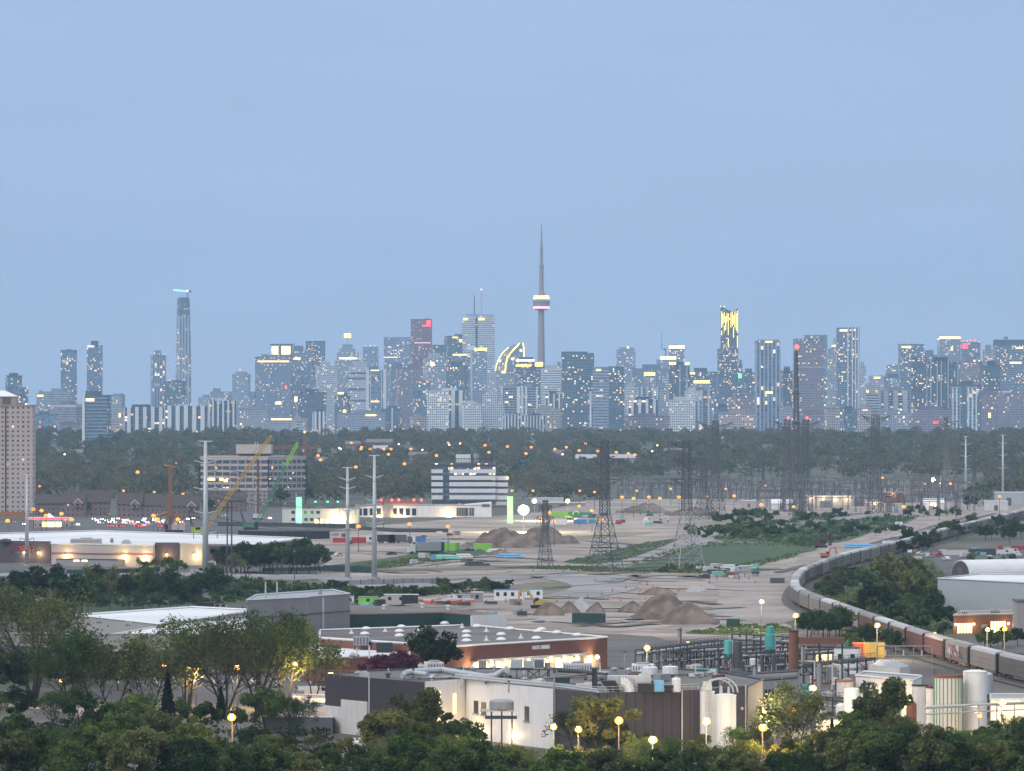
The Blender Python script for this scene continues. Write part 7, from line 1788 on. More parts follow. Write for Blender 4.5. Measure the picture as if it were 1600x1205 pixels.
b = MB()
r = thing('pipe_bridge','long pale pipe bridge on posts before the big white tank','pipe bridge',G(1445,1160))
x1 = G(1640,1150); dx, dy = x1[0]-r.location.x, x1[1]-r.location.y
for i in range(8): x,y = dx*i/7, dy*i/7; b.bar((x,y,0),(x,y,6.6),.25)
b.build('post', M['grey_metal'], r); MB().cyl((0,0,6.7),(dx,dy,6.7),.3,None,8).cyl((0,0,5.4),(dx,dy,5.4),.15,None,8).build('pipe', M['pale_steel'], r)
# fenced transformer yard
r = thing('steel_frame','open grey steel frame with insulators beside the yellow container','frame',G(1371,1045)); b = MB()
for x in (0,4.5,9,13.5):
    b.bar((x,0,0),(x,0,5.6),.2)
b.bar((0,0,5.6),(13.5,0,5.6),.2).bar((0,0,3.2),(13.5,0,3.2),.12); b.build('frame', M['grey_metal'], r)
b = MB()
for x in (2,6.5,11): b.cyl((x,0,3.2),(x,0,4.6),.2,.16,8)
b.build('insulator', M['off_white'], r)
for px,py,lab,c,rz in ((497,1090,'pale truck like van parked left of the factory',(.55,.55,.56),1.4),(505,1075,'dark car behind the lean-to',(.06,.06,.07),1.4),(470,1085,'silver car on the pink yard',(.4,.4,.42),.3),(560,1168,'white car at the factory door',(.6,.6,.6),.2),(430,1075,'grey car between the bare trees',(.25,.25,.27),.4),(395,1072,'white car between the bare trees',(.55,.55,.56),.3),(350,1070,'dark blue car between the bare trees',(.04,.05,.1),.2)):
    place_car(px,py,rz,lab,c,None,van0 if 'van' in lab else car0,1.1)
# guard hut and people at work on the haul road
def worker(px,py,label,c,rz,lean=0,k_=0):
    x,y,_ = G(px,py); me = bpy.data.meshes.new('person')
    V = [(0,0,.95),(0,.02,1.2),(0,0,1.42),(0,-.02,1.52),(0,-.03,1.64),(0,-.03,1.74), (.1,0,.9),(.13,-.04+.1*lean,.5),(.12,.04+.14*lean,.06),(.13,-.1+.14*lean,.03),(-.1,0,.9),(-.13,-.02-.1*lean,.5),(-.12,.06-.14*lean,.06),(-.13,-.08-.14*lean,.03),(.2,0,1.38),(.27,.02,1.1),(.25,-.14,.88),(-.2,0,1.38),(-.27,.02,1.1),(-.25,-.14,.88)]
    E = [(0,1),(1,2),(2,3),(3,4),(4,5),(0,6),(6,7),(7,8),(8,9),(0,10),(10,11),(11,12),(12,13),(2,14),(14,15),(15,16),(2,17),(17,18),(18,19)]
    rad = [.15,.15,.14,.06,.10,.08,.09,.07,.05,.04,.09,.07,.05,.04,.07,.05,.04,.07,.05,.04]
    me.from_pydata(V,E,[]); me.materials.append(M['dark_grey']); o = bpy.data.objects.new('person', me); col.objects.link(o)
    o.location=(x,y,.2); o.rotation_euler=(0,0,rz)
    m_ = o.modifiers.new('skin','SKIN'); sv_ = me.skin_vertices[0].data
    for i,q_ in enumerate(rad): sv_[i].radius=(q_,q_)
    sv_[0].use_root = True; o.modifiers.new('sub','SUBSURF').levels = 1
    o.scale = (1.25,)*3
    tag(o,label,'person')
    MB().lathe([(.20,.92),(.205,1.2),(.20,1.40),(.10,1.46)],10).build('vest', M[c], o); MB().sphere((0,-.03,1.76),.13,8).build('helmet', M['yellow' if c=='hivis' else 'white_paint'], o)
for i,(px,py,lab) in enumerate(((1120,907,'worker in an orange vest, leftmost of the group on the haul road'),(1133,906,'worker in an orange vest beside the grey car on the haul road'),(1147,905,'worker in an orange vest walking near the haul road bend'),(1155,908,'worker in an orange vest at the right of the group on the haul road'),(1164,904,'worker in an orange vest apart from the group, near the grey skip'))):
    worker(px,py,lab,'hivis',i*1.1,(i%2)*.9)

# small clutter on the factory roof
rc = random.Random(31)
CL = [('pipe stub','short pipe stub among the clutter on the factory roof'),('junction box','small box among the clutter on the factory roof'),('vent cowl','small vent cowl among the clutter on the factory roof'),('cable tray','short cable tray on the factory roof')]
for i in range(64):
    px = rc.uniform(600,1150); py = rc.uniform(1049,1077)
    yf = 1066 if px < 730 else 1066+(px-730)*.1 if px < 870 else 1078
    if py > yf-1 or (px < 700 and py < 1046): continue
    x,y,z = G(px,py,HF+.06); kk = i % 4; m_ = M[rc.choice(('grey_metal','off_white','dark_steel','pale_steel','dark_grey','rust'))]
    r = thing(CL[kk][0].replace(' ','_'), CL[kk][1], CL[kk][0], (x,y,z), rc.uniform(0,3), CL[kk][0]+' clutter on the factory roof')
    if kk == 0: MB().cyl((0,0,0),(0,0,rc.uniform(1,2.6)),.16,.14,8).build('pipe', m_, r); MB().cyl((0,0,-.05),(0,0,.1),.4,.4,8).build('flange', M['dark_grey'], r)
    elif kk == 1: a_,b_ = rc.uniform(.5,1.6),rc.uniform(.5,1.3); MB().box(-a_,a_,-b_,b_,.15,rc.uniform(.6,1.5)).build('box', m_, r); MB().box(-a_*.8,a_*.8,-b_*.8,b_*.8,-.03,.14).build('feet', M['dark_grey'], r)
    elif kk == 2: MB().lathe([(.35,0),(.35,.6),(.7,.7),(.6,.95),(.1,1.1)],10).build('cowl', m_, r); MB().box(-.5,.5,-.5,.5,-.04,.02).build('flashing', M['dark_grey'], r)
    else: L_ = rc.uniform(3,8); MB().box(-L_,L_,-.25,.25,.3,.5).build('tray', m_, r); b = MB(); [b.box(-L_+j*L_/2-.1,-L_+j*L_/2+.1,-.3,.3,0,.29) for j in range(5)]; b.build('foot', M['dark_steel'], r)

# panel seams on the brown walls and clutter of the process plant
b = MB()
for i,j,n in ((0,1,3),(1,2,5),(4,5,4),(5,6,11)):
    for k_ in range(1,n): p = lerp(A[i],A[j],k_/n); b.box(p[0]-.09,p[0]+.09,p[1]-.42,p[1]-.1,5.4 if i < 2 else 0,HF+.3)
b.build('panel_seam', M['black'], fac)
KL = [('drum','pale drum among the pipework right of the white silos'),('pump','small pump on a plinth among the pipework right of the white silos'),('valve pipe','bent pipe among the pipework right of the white silos'),('small tank','small upright tank among the pipework right of the white silos')]
for i in range(110):
    px, py = (rc.uniform(1010,1330), rc.uniform(1045,1118)) if i < 66 else (rc.uniform(1180,1560), rc.uniform(1085,1150))
    x,y,_ = G(px,py)
    if px < 1175 and py < 1130 and y < 1075: continue
    kk = i % 4; m_ = M[rc.choice(('off_white','white_paint','pale_steel','grey_metal','dark_steel','rust','teal','concrete'))]
    r = thing(KL[kk][0].replace(' ','_'),KL[kk][1],KL[kk][0],(x,y,.1),rc.uniform(0,3),KL[kk][0]+' clutter in the process plant')
    if kk == 0: MB().lathe([(.7,.1),(.75,.3),(.75,1.7),(.6,1.9)],12).build('shell', m_, r); MB().lathe([(.8,.9),(.8,1.0)],12).build('hoop', M['dark_steel'], r)
    elif kk == 1: MB().cyl((-1,0,.9),(.4,0,.9),.45,.45,10).cyl((.4,0,.9),(1,0,.9),.25,.6,10).build('pump_body', m_, r); MB().box(-1.2,1.2,-.6,.6,0,.45).build('plinth', M['concrete'], r)
    elif kk == 2:
        hh = rc.uniform(2.5,6); L_ = rc.uniform(2,7); MB().cyl((0,0,0),(0,0,hh),.2,.2,8).sphere((0,0,hh),.21,8).cyl((0,0,hh),(L_,0,hh),.2,.2,8).cyl((L_,0,hh),(L_,0,0),.2,.2,8).build('pipe', m_, r); MB().cyl((0,-.4,1.2),(0,.4,1.2),.3,.3,8).build('valve', M['red_paint'], r)
    else: q_ = rc.uniform(.9,1.7); hh = rc.uniform(2.5,5.5); MB().lathe([(q_,.8),(q_,hh),(q_*.6,hh+.4),(.1,hh+.5)],14).build('shell', m_, r); b = MB(); [b.bar((q_*.8*math.cos(t_),q_*.8*math.sin(t_),0),(q_*.8*math.cos(t_),q_*.8*math.sin(t_),.9),.16) for t_ in (0,1.57,3.14,4.71)]; b.build('stand', M['dark_steel'], r)
for i,(px,py,lab) in enumerate(((1300,1036,'added lamp on a short post by the white control cabin'),(1165,1088,'added lamp on a short post before the plant office'),(1240,1108,'added lamp on a short post by the rust roofed tank'),(1330,1095,'added lamp on a short post between the small white tanks'),(1415,1090,'added lamp on a short post at the white metal shed corner'),(1487,1110,'added lamp on a short post at the green ribbed tank'),(1530,1118,'added lamp on a short post at the big white tank foot'),(1205,1060,'added lamp on a short post below the teal hopper'))):
    x,y,_ = G(px,py,4.5); r = thing('work_lamp',lab,'lamp',(x,y,0)); MB().cyl((0,0,0),(0,0,4.3),.1,.08,8).build('post', M['dark_steel'], r)  # extra lamps, added to spread warm glow over the plant
    wall_lamp(r,(0,-.5,4.5),'glow_amber',1100,.5,(1,.56,.16))
# ---------------------------------------------------------------- trees
def leaf_mesh(name, C, size, m, up=.25, seed=0, asp=1.5):
    """many small leaf sprays: one crooked quad for every centre"""
    g = np.random.default_rng(seed); n = len(C); C = np.asarray(C, float)
    a = g.normal(size=(n,3)); a /= np.linalg.norm(a,axis=1)[:,None]
    b = g.normal(size=(n,3)); b[:,2] += up; b -= a*(a*b).sum(1)[:,None]; b /= np.linalg.norm(b,axis=1)[:,None]
    sz = (np.asarray(size)*g.uniform(.55,1.35,n))[:,None]
    cr = np.cross(a,b)*sz*.18
    V = np.stack([C-a*sz*.5*asp, C-b*sz*.42+cr, C+a*sz*.5*asp, C+b*sz*.42+cr],1).reshape(-1,3)
    me = bpy.data.meshes.new(name); me.vertices.add(4*n); me.vertices.foreach_set('co', V.astype(np.float32).ravel())
    me.loops.add(4*n); me.loops.foreach_set('vertex_index', np.arange(4*n, dtype=np.int32))
    me.polygons.add(n); me.polygons.foreach_set('loop_start', np.arange(0,4*n,4,dtype=np.int32)); me.polygons.foreach_set('loop_total', np.full(n,4,np.int32))
    me.update(calc_edges=True); me.materials.append(m); return me
def grow(b, tips, p, d, L, r, depth, rnd, spread, up, segs=3):
    q = Vector(p); d = Vector(d)
    for i in range(segs):
        d = (d + Vector((rnd.gauss(0,.12),rnd.gauss(0,.12),rnd.gauss(.02,.08)+up*.06))).normalized(); n = q + d*(L/segs); r2 = r*(.86 if i < segs-1 else .72)
        b.cyl(q, n, r, r2, 6 if r > .12 else 4, caps=False); q = n; r = r2
        if depth <= 2: tips.append((tuple(q), depth))
    if depth == 0: tips.append((tuple(q),0)); return
    k = 3 if depth > 1 else rnd.choice((2,3,3))
    ph = rnd.uniform(0,6.28)
    for j in range(k):
        a = ph+6.283*j/k+rnd.uniform(-.4,.4); o = d.orthogonal().normalized(); o2 = d.cross(o)
        nd = (d + (o*math.cos(a)+o2*math.sin(a))*spread*rnd.uniform(.7,1.25) + Vector((0,0,up))).normalized()
        grow(b, tips, q, nd, L*rnd.uniform(.62,.85), r*.72, depth-1, rnd, spread, up, segs)
PROTO = {}
def proto(kind, h, trunk, crown_me):
    r = thing('tree' if kind[0] != 'b' or kind.startswith('bare') else 'bush', kind, 'tree' if not kind.startswith('bush') else 'bush', (0,0,-500))
    if trunk is not None: trunk.build('trunk', M['bark'], r)
    o = link('crown', crown_me, r); PROTO[kind] = (r, h); _kid[r.name] = [(c, []) for c in kids(r)]
def ball_tree(kind, h, rx, rz, zc, nclump, nleaf, size, m, seed, trunk_r=.28, lean=.0):
    rnd = random.Random(seed); g = np.random.default_rng(seed); b = MB(); tips = []
    grow(b, tips, (0,0,-.3), (lean,0,1), zc*.75, trunk_r, 2, rnd, .75, .25)
    cl = []
    for i in range(nclump):
        v = g.normal(size=3); v /= np.linalg.norm(v); rr = g.uniform(.45,1.0)**.6
        if v[2] < -.55: v[2] *= -.4
        w = 1 + .22*math.sin(3*math.atan2(v[1],v[0])+seed)
        cl.append((v[0]*rx*rr*w, v[1]*rx*rr*w, zc+v[2]*rz*rr))
    cl = np.array(cl); cr = g.uniform(.6,1.35,nclump)*rx*.30
    idx = g.integers(0,nclump,nleaf); u = g.normal(size=(nleaf,3)); u /= np.linalg.norm(u,axis=1)[:,None]
    C = cl[idx] + u*(cr[idx]*g.uniform(.35,1.0,nleaf)**.5)[:,None]*np.array([1,1,.72])
    C[:,2] = np.clip(C[:,2], .25, None)
    proto(kind, h, b, leaf_mesh('crown', C, size, M[m], .25, seed))
def bare_tree(kind, h, stems, nleaf, size, m, seed, splay=.38, low=.28, trunk=.34, fork=3, lim=.42):
    """stems that fan out from the foot, side limbs from low down to the top, fine twigs with thin spring leaf"""
    rnd = random.Random(seed); g = np.random.default_rng(seed); b = MB(); T_ = []
    for s_ in range(stems):
        a = 6.28*s_/stems+rnd.uniform(-.5,.5); sp_ = splay*rnd.uniform(.5,1.15) if stems > 1 else .05; q = Vector((.35*math.cos(a),.35*math.sin(a),-.3)) if stems > 1 else Vector((0,0,-.3))
        d = Vector((math.cos(a)*sp_*.5,math.sin(a)*sp_*.5,1)).normalized(); n = 11; L = h*rnd.uniform(.86,1.0)/n; r = trunk*rnd.uniform(.75,1)
        for i in range(n):
            d = (d+Vector((math.cos(a)*sp_*.10+rnd.gauss(0,.07),math.sin(a)*sp_*.10+rnd.gauss(0,.07),.05))).normalized(); p2 = q+d*L; b.cyl(q,p2,r,r*.86,6,caps=False); q = p2; r *= .86; f_ = (i+1)/n
            if f_ >= low:
                for j in range(2):
                    aa = rnd.uniform(0,6.283); o = d.orthogonal().normalized(); o = (o*math.cos(aa)+d.cross(o)*math.sin(aa)); dd = (o*.9+d*.75+Vector((0,0,.15))).normalized(); tips = []
                    grow(b, tips, q, dd, h*lim*(1.12-f_)*rnd.uniform(.45,.85)+.5, max(.05,r*.5), 2 if f_ < .8 else 1, rnd, .62, .16, 2); T_ += [t for t,_ in tips]
        T_.append(tuple(q))
    T_ = np.array(T_); idx = g.integers(0,len(T_),nleaf); C = T_[idx] + g.normal(size=(nleaf,3))*np.array([.45,.45,.38])
    proto(kind, C[:,2].max(), b, leaf_mesh('crown', C, size, M[m], .2, seed))
def fir_tree(kind, h, r, nleaf, size, seed):
    g = np.random.default_rng(seed); z = g.uniform(.06,1,nleaf)**.8; lay = np.floor(z*13)/13; rad = r*(1-z)*(.55+.6*(1-(z-lay)*13)) ; a = g.uniform(0,6.283,nleaf); rr = rad*g.uniform(.3,1,nleaf)**.5
    C = np.stack([rr*np.cos(a), rr*np.sin(a), z*h-.25*rr],1); C[:,2] = np.clip(C[:,2],.2,None)
    proto(kind, h, MB().cyl((0,0,-.3),(0,0,h*.9),.22,.04,8), leaf_mesh('crown', C, size, M['leaf_fir'], .1, seed))
for i in range(4): ball_tree('leafy%d'%i, 11, (4.6,4.0,5.0,4.2)[i], (4.6,5.0,4.2,4.8)[i], 6.4, (34,30,38,26)[i], 5200, .46, ('leaf_dark','leaf_mid','leaf_dark','leaf_mid')[i], 40+i)
for i in range(2): ball_tree('olive%d'%i, 11, 4.4, 4.8, 6.2, 30, 4200, .44, 'leaf_spring', 60+i)
for i in range(3): ball_tree('bush%d'%i, 4.2, 2.6, 2.1, 1.7, 30, 1900, .42, ('leaf_dark','leaf_mid','leaf_spring')[i], 70+i, .1)
for i in range(3): ball_tree('mid%d'%i, 10.5, 4.3, 4.5, 6.0, 22, 1300, .85, ('leaf_dark','leaf_mid','leaf_dark')[i], 80+i, .3)
for i in range(2): ball_tree('midspring%d'%i, 10.5, 4.2, 4.6, 6.0, 20, 900, .75, 'leaf_spring', 90+i, .3)
ball_tree('purple', 10, 4.2, 2.6, 7.4, 26, 3600, .42, 'leaf_purple', 99, .2)
bare_tree('bare0', 18, 5, 4800, .36, 'leaf_mid', 101, .42, .26, .34)
bare_tree('bare1', 18, 4, 5000, .36, 'leaf_spring', 102, .62, .24, .40)
bare_tree('bare2', 17, 3, 5600, .36, 'leaf_mid', 103, .45, .22, .40)
bare_tree('young0', 9, 1, 700, .34, 'leaf_spring', 104, .1, .45, .13, 3, .22)
bare_tree('young1', 9, 1, 1300, .42, 'leaf_dark', 105, .1, .42, .14, 3, .25)
bare_tree('sparse0', 11, 2, 2400, .36, 'leaf_spring', 106, .5, .25, .22)
fir_tree('fir0', 13, 3.0, 3400, .5, 110); fir_tree('fir1', 11, 3.4, 2600, .5, 111)
used = set(); rt = random.Random(77)
def plant(kind, X_, Y_, hh, label, group=None, z=0.0):
    r, h = PROTO[kind]; sc = hh/h; f = rt.uniform(.9,1.12); loc = (X_,Y_,z); rz = rt.uniform(0,6.28)
    if kind not in used:
        used.add(kind); r.location = loc; r.rotation_euler[2] = rz; r.scale = (sc*f,sc*f,sc); o = r
        o['label'] = label
        if group: o['group'] = group
        return o
    return dup(r, loc, rz, label, group, (sc*f,sc*f,sc))
def tree(kind, px, pyb, pyt, label, group=None):
    x,y,_ = G(px,pyb); return plant(kind, x, y, (pyb-pyt)*y/F, label, group)
def cluster(x0,x1,y0,y1,n,ks,h0,h1,label,group):
    for i in range(n):
        px = x0+(x1-x0)*(i+rt.uniform(.1,.9))/n; x,y,z = GT(px, rt.uniform(y0,y1)); plant(rt.choice(ks), x, y, rt.uniform(h0,h1), label, group, z)
# single trees that can be told apart
tree('bare1',52,1092,906,'tall half bare spreading tree at the left edge, branches fanning out below the warehouse')
tree('bare2',112,1120,975,'half bare tree with low forking branches right of the one at the left edge')
tree('sparse0',178,1118,985,'thin half bare tree before the grey hall, between the two big bare trees')
tree('bare0',292,1112,955,'big half bare tree in front of the bright white sloping roof')
tree('bare1',352,1118,965,'half bare tree left of the tallest dark trunked one by the corrugated building')
tree('bare0',405,1115,943,'tallest half bare tree with dark trunks in front of the corrugated building')
tree('bare2',446,1102,962,'half bare tree right of the tallest dark trunked one')
tree('sparse0',492,1098,985,'slim half bare tree lit yellow by the lamp beside the brick annex')
tree('sparse0',235,1120,1000,'low half bare tree left of the black fir')
tree('fir0',262,1172,1052,'tall black fir in the middle of the left thicket')
tree('fir1',345,1128,1072,'small black fir beneath the half bare trees')
tree('fir1',204,1135,1078,'dark fir left of the tall black fir')
tree('leafy0',680,1078,977,'dense round dark green tree standing before the brick warehouse')
tree('purple',622,1092,1021,'low purple leaved tree beside the dense round green tree')
tree('purple',596,1094,1027,'smaller purple leaved tree left of the other purple one')
tree('olive0',655,1195,1073,'large olive green tree covering the dark wall left of the white wall')
tree('olive1',612,1200,1105,'olive green tree at the left foot of the large olive one')
tree('olive1',935,1196,1082,'large thin olive tree before the brown wall with the lamp in it')
tree('sparse0',905,1190,1096,'thin tree left of the large olive tree before the brown wall')
tree('sparse0',1245,1190,1062,'bare branched tree right of the orange lamps')
tree('sparse0',1215,1190,1098,'small bare branched tree beside the lower orange lamp')
tree('olive0',1383,1180,1056,'loose pale tree standing out before the white metal shed')
tree('leafy1',1360,1180,1090,'green tree left of the loose pale tree before the shed')
tree('fir0',1300,1165,1122,'dark small fir before the yellow lit wall, left one')
tree('fir1',1318,1165,1125,'dark small fir before the yellow lit wall, right one')
tree('mid1',1383,905,830+20,'tall pale green tree inside the curve of the train') if False else None
tree('midspring0',1395,955,868,'tall pale feathery tree inside the bend of the train')
tree('midspring1',1420,952,872,'second pale feathery tree inside the bend of the train')
tree('mid0',1372,965,905,'dark round tree at the foot of the pale feathery trees')
tree('leafy2',1590,1010,982,'yellow lit shrub like tree at the grey shop')
# left dense group
for i,(px,pb,pt) in enumerate(((15,965,895),(48,958,880),(78,962,882),(105,965,892),(128,962,905),(30,985,915),(8,1000,925))):
    tree(rt.choice(['leafy0','leafy2','mid0']),px,pb,pt,'dense dark green tree in the clump below the warehouse store at the left','trees below the warehouse store')
for i,px in enumerate(range(135,345,13)):
    tree('young1' if i % 3 else 'young0',px+rt.uniform(-4,4),952+rt.uniform(-4,2),rt.uniform(880,912),'slim young tree with a thin trunk in the row behind the white sloping roof','row of slim young trees')
cluster(345,502,891,897,22,['mid0','leafy0','leafy2','mid1'],10,13,'dark green tree in the clump right of the tall grey pole','dark tree clump right of the tall pole')
cluster(340,400,894,898,4,['midspring0','young0'],7,9,'thin pale tree at the left end of the dark tree clump','thin trees by the dark clump')
cluster(210,300,893,902,7,['young1','mid1','young0'],5,8,'small tree in front of the beige store wall','small trees before the store')
# scrub
cluster(100,560,915,950,40,['bush0','bush0','bush1'],2.5,4.5,'dark bush on the slope behind the corrugated building','bushes behind the corrugated building')
cluster(548,700,924,934,18,['bush0','bush1'],2.2,3.6,'bush in the hedge behind the lime green cabin','bushes behind the site cabins')
cluster(690,800,914,926,14,['bush0','bush2'],2.2,4.0,'bush on the bank behind the white site trailer','bushes behind the white site trailers')
cluster(1075,1215,826,842,26,['bush0','bush1','bush2'],2.5,5,'bush in the scrub behind the green field','bushes behind the green field')
cluster(1130,1420,805,836,40,['bush0','bush1'],3,6,'bush in the scrub between the substation and the train','bushes between substation and train')
cluster(1030,1110,888,896,10,['bush1','bush2'],1.5,3,'low bush at the foot of the lattice tower in the green field','bushes under the lattice tower')
cluster(1110,1200,808,818,8,['bush0'],4,7,'bush behind the earth heap and before the tent','bushes before the tent')
cluster(1420,1500,800,812,9,['mid1','midspring0'],4,8,'tree along the haul road below the substation','trees along the haul road')
cluster(1510,1540,785,798,5,['mid1','midspring0'],10,15,'leafy tree between the pair of grey poles','trees between the grey poles')
# inside the curve of the train
cluster(1285,1470,905,965,44,['bush2','bush1','bush0'],3.2,6.5,'scrubby bush inside the bend of the train','scrub inside the bend of the train')
cluster(1400,1480,940,995,14,['leafy2','mid0','mid1'],6,9,'dark green tree between the train and the pale warehouse','trees by the pale warehouse')
cluster(1400,1480,975,1000,7,['leafy3','mid1'],5,7,'green tree behind the nearest train cars','trees behind the nearest train cars')
cluster(1535,1575,1010,1018,6,['leafy3'],4,6,'green bush like tree before the orange brick shop','trees before the orange brick shop')
cluster(1465,1640,828,852,18,['mid0','mid1','mid2'],6,11,'dark tree in the belt behind the yard at the right edge','tree belt at the right edge')
cluster(1410,1460,848,872,7,['mid0','mid2'],7,10,'dark round tree above the left end of the yard','dark trees left of the yard')
cluster(1500,1600,880,900,9,['young0','midspring1'],4,6,'thin tree before the dome tent','thin trees before the dome tent')
cluster(1255,1320,990,1003,10,['leafy0','leafy2','mid0'],6,9,'dark tree behind the rust brown stack','dark trees behind the rust stack')
cluster(1325,1400,1000,1022,9,['leafy1','olive0'],4,7,'green tree behind the yellow container','trees behind the yellow container')
# the thicket along the bottom edge
TOP = [(-40,1100),(0,1108),(60,1125),(110,1122),(160,1098),(215,1095),(260,1108),(300,1128),(330,1140),(380,1138),(420,1128),(460,1150),(520,1155),(580,1150),(620,1125),(700,1125),(740,1128),(800,1150),(850,1150),(880,1140),(930,1138),(980,1140),(1020,1142),(1080,1142),(1150,1135),(1200,1140),(1250,1138),(1290,1132),(1340,1112),(1400,1108),(1440,1118),(1490,1120),(1530,1132),(1570,1118),(1640,1100)]
def topy(x):
    for (a,b_),(c,d_) in zip(TOP,TOP[1:]):
        if a <= x <= c: return b_+(d_-b_)*(x-a)/(c-a)
    return 1120
LT = ('dense dark green tree in the thicket along the bottom edge, left of the factory','dense dark green tree in the thicket along the bottom edge, below the factory walls','dense dark green tree in the thicket along the bottom edge, below the tanks')
def lab_(px): i = 0 if px < 500 else 1 if px < 1170 else 2; return LT[i], ('thicket left of the factory','thicket below the factory','thicket below the tanks')[i]
for base,step,off,ks in ((1186,44,0,['leafy0','leafy1','leafy2','leafy3','olive0','bare2','sparse0']),(1218,44,14,['leafy0','leafy2','leafy3','olive0','leafy1','olive1','bare0']),(1256,46,34,['leafy0','leafy1','leafy3','olive1','olive0','leafy2'])):
    px = -30
    while px < 1640:
        kd = rt.choice(ks); y0 = topy(px)+off+rt.uniform(-8,12)
        if not (base == 1186 and 760 < px < 880): tree(kd, px+rt.uniform(-7,7), base+rt.uniform(-5,5), y0, *lab_(px))
        px += step*rt.uniform(.8,1.2)
for px in range(-20,480,48): tree(rt.choice(['leafy0','leafy2','bare2']),px+rt.uniform(-10,10),rt.uniform(1135,1160),rt.uniform(1068,1105),'dark tree in the wood under the half bare trees at the left','trees under the half bare trees')
for px in (-25,-5,15,25,40,60,78,95,118,140,160,185,215): tree(rt.choice(['leafy0','leafy3']),px,1070+rt.uniform(-6,30),rt.uniform(1005,1030),'dark tree low down at the left edge before the grey hall','trees at the left edge before the hall')
# ---------------------------------------------------------------- woods on the rising land behind
for (x0,x1,y0,y1,n,lab,grp) in ((56,330,798,806,9,'dark tree between the townhouses and the woods','trees around the townhouses'),(330,480,778,798,8,'dark tree before the beige office building','trees before the beige office')):
    cluster(x0,x1,y0,y1,n,['mid0','mid1','mid2'],9,15,lab,grp)
def undergrowth(label, polys, n, h0, h1, m, seed):
    g = np.random.default_rng(seed); C = []; S = []
    for poly, share in polys:
        xs = [p[0] for p in poly]; ys = [p[1] for p in poly]; k = 0; N = int(n*share); tries = 0
        while k < N and tries < N*30:
            tries += 1; x = g.uniform(min(xs),max(xs)); y = g.uniform(min(ys),max(ys)); c = False
            for i in range(len(poly)):
                (x1,y1),(x2,y2) = poly[i-1],poly[i]
                if (y1 > y) != (y2 > y) and x < (x2-x1)*(y-y1)/(y2-y1)+x1: c = not c
            if not c: continue
            k += 1; X_,Y_,_ = G(x,y); hh = g.uniform(h0,h1)*(.5+.9*noise.noise(Vector((X_*.03,Y_*.03,seed)))+.3); hh = max(.25,hh); w = hh*g.uniform(.9,1.6)
            q = int(26+8*hh); v = g.normal(size=(q,3)); v /= np.linalg.norm(v,axis=1)[:,None]; v[:,2] = np.abs(v[:,2]); rr = g.uniform(.5,1,q)[:,None]
            C.append(np.array([X_,Y_,.15])+v*rr*np.array([w,w,hh])); S.append(np.full(q,.34+.10*hh))
    o = link('undergrowth', leaf_mesh('undergrowth', np.concatenate(C), np.concatenate(S), M[m], .4, seed)); o['kind'] = 'stuff'; tag(o, label, 'undergrowth')
undergrowth('dark scrub on the ground between the substation and the curving train',[([(1110,842),(1200,826),(1300,815),(1400,806),(1440,806),(1380,828),(1300,848),(1262,856),(1200,846)],.75),([(1115,822),(1290,806),(1330,806),(1250,816),(1150,832)],.25)],900,.6,2.6,'leaf_dark',301)
undergrowth('scrub covering the ground inside the bend of the train',[([(1280,905),(1330,892),(1420,872),(1480,898),(1462,940),(1480,985),(1440,1000),(1330,968),(1272,940)],1)],900,.4,2.0,'leaf_spring',302)
undergrowth('scrub on the bank behind the corrugated building',[([(105,950),(150,916),(330,902),(480,912),(560,922),(600,934),(545,948),(400,940),(250,948)],.8),([(560,934),(600,926),(700,918),(780,912),(800,918),(700,930)],.2)],1300,.4,2.2,'leaf_dark',303)
undergrowth('weeds scattered over the construction site edges',[([(500,893),(600,878),(690,866),(740,860),(700,876),(600,888)],.25),([(820,888),(900,885),(1000,891),(1110,893),(1200,889),(1100,897),(900,893)],.35),([(885,878),(1000,850),(1060,843),(985,873),(930,882)],.25),([(1070,990),(1130,980),(1200,976),(1240,985),(1180,991)],.15),([(968,887),(1030,865),(1090,849),(1160,845),(1268,849),(1250,855),(1160,852),(1095,856),(1035,872)],.2),([(1270,858),(1230,874),(1190,884),(1120,895),(1030,892),(1120,889),(1225,868)],.2)],1200,.2,.8,'leaf_mid',304)
undergrowth('low growth under the thicket along the bottom edge',[([(-40,1140),(250,1120),(470,1130),(560,1170),(850,1180),(1150,1165),(1300,1150),(1640,1140),(1640,1290),(-40,1290)],1)],1500,.6,2.4,'leaf_dark',305)
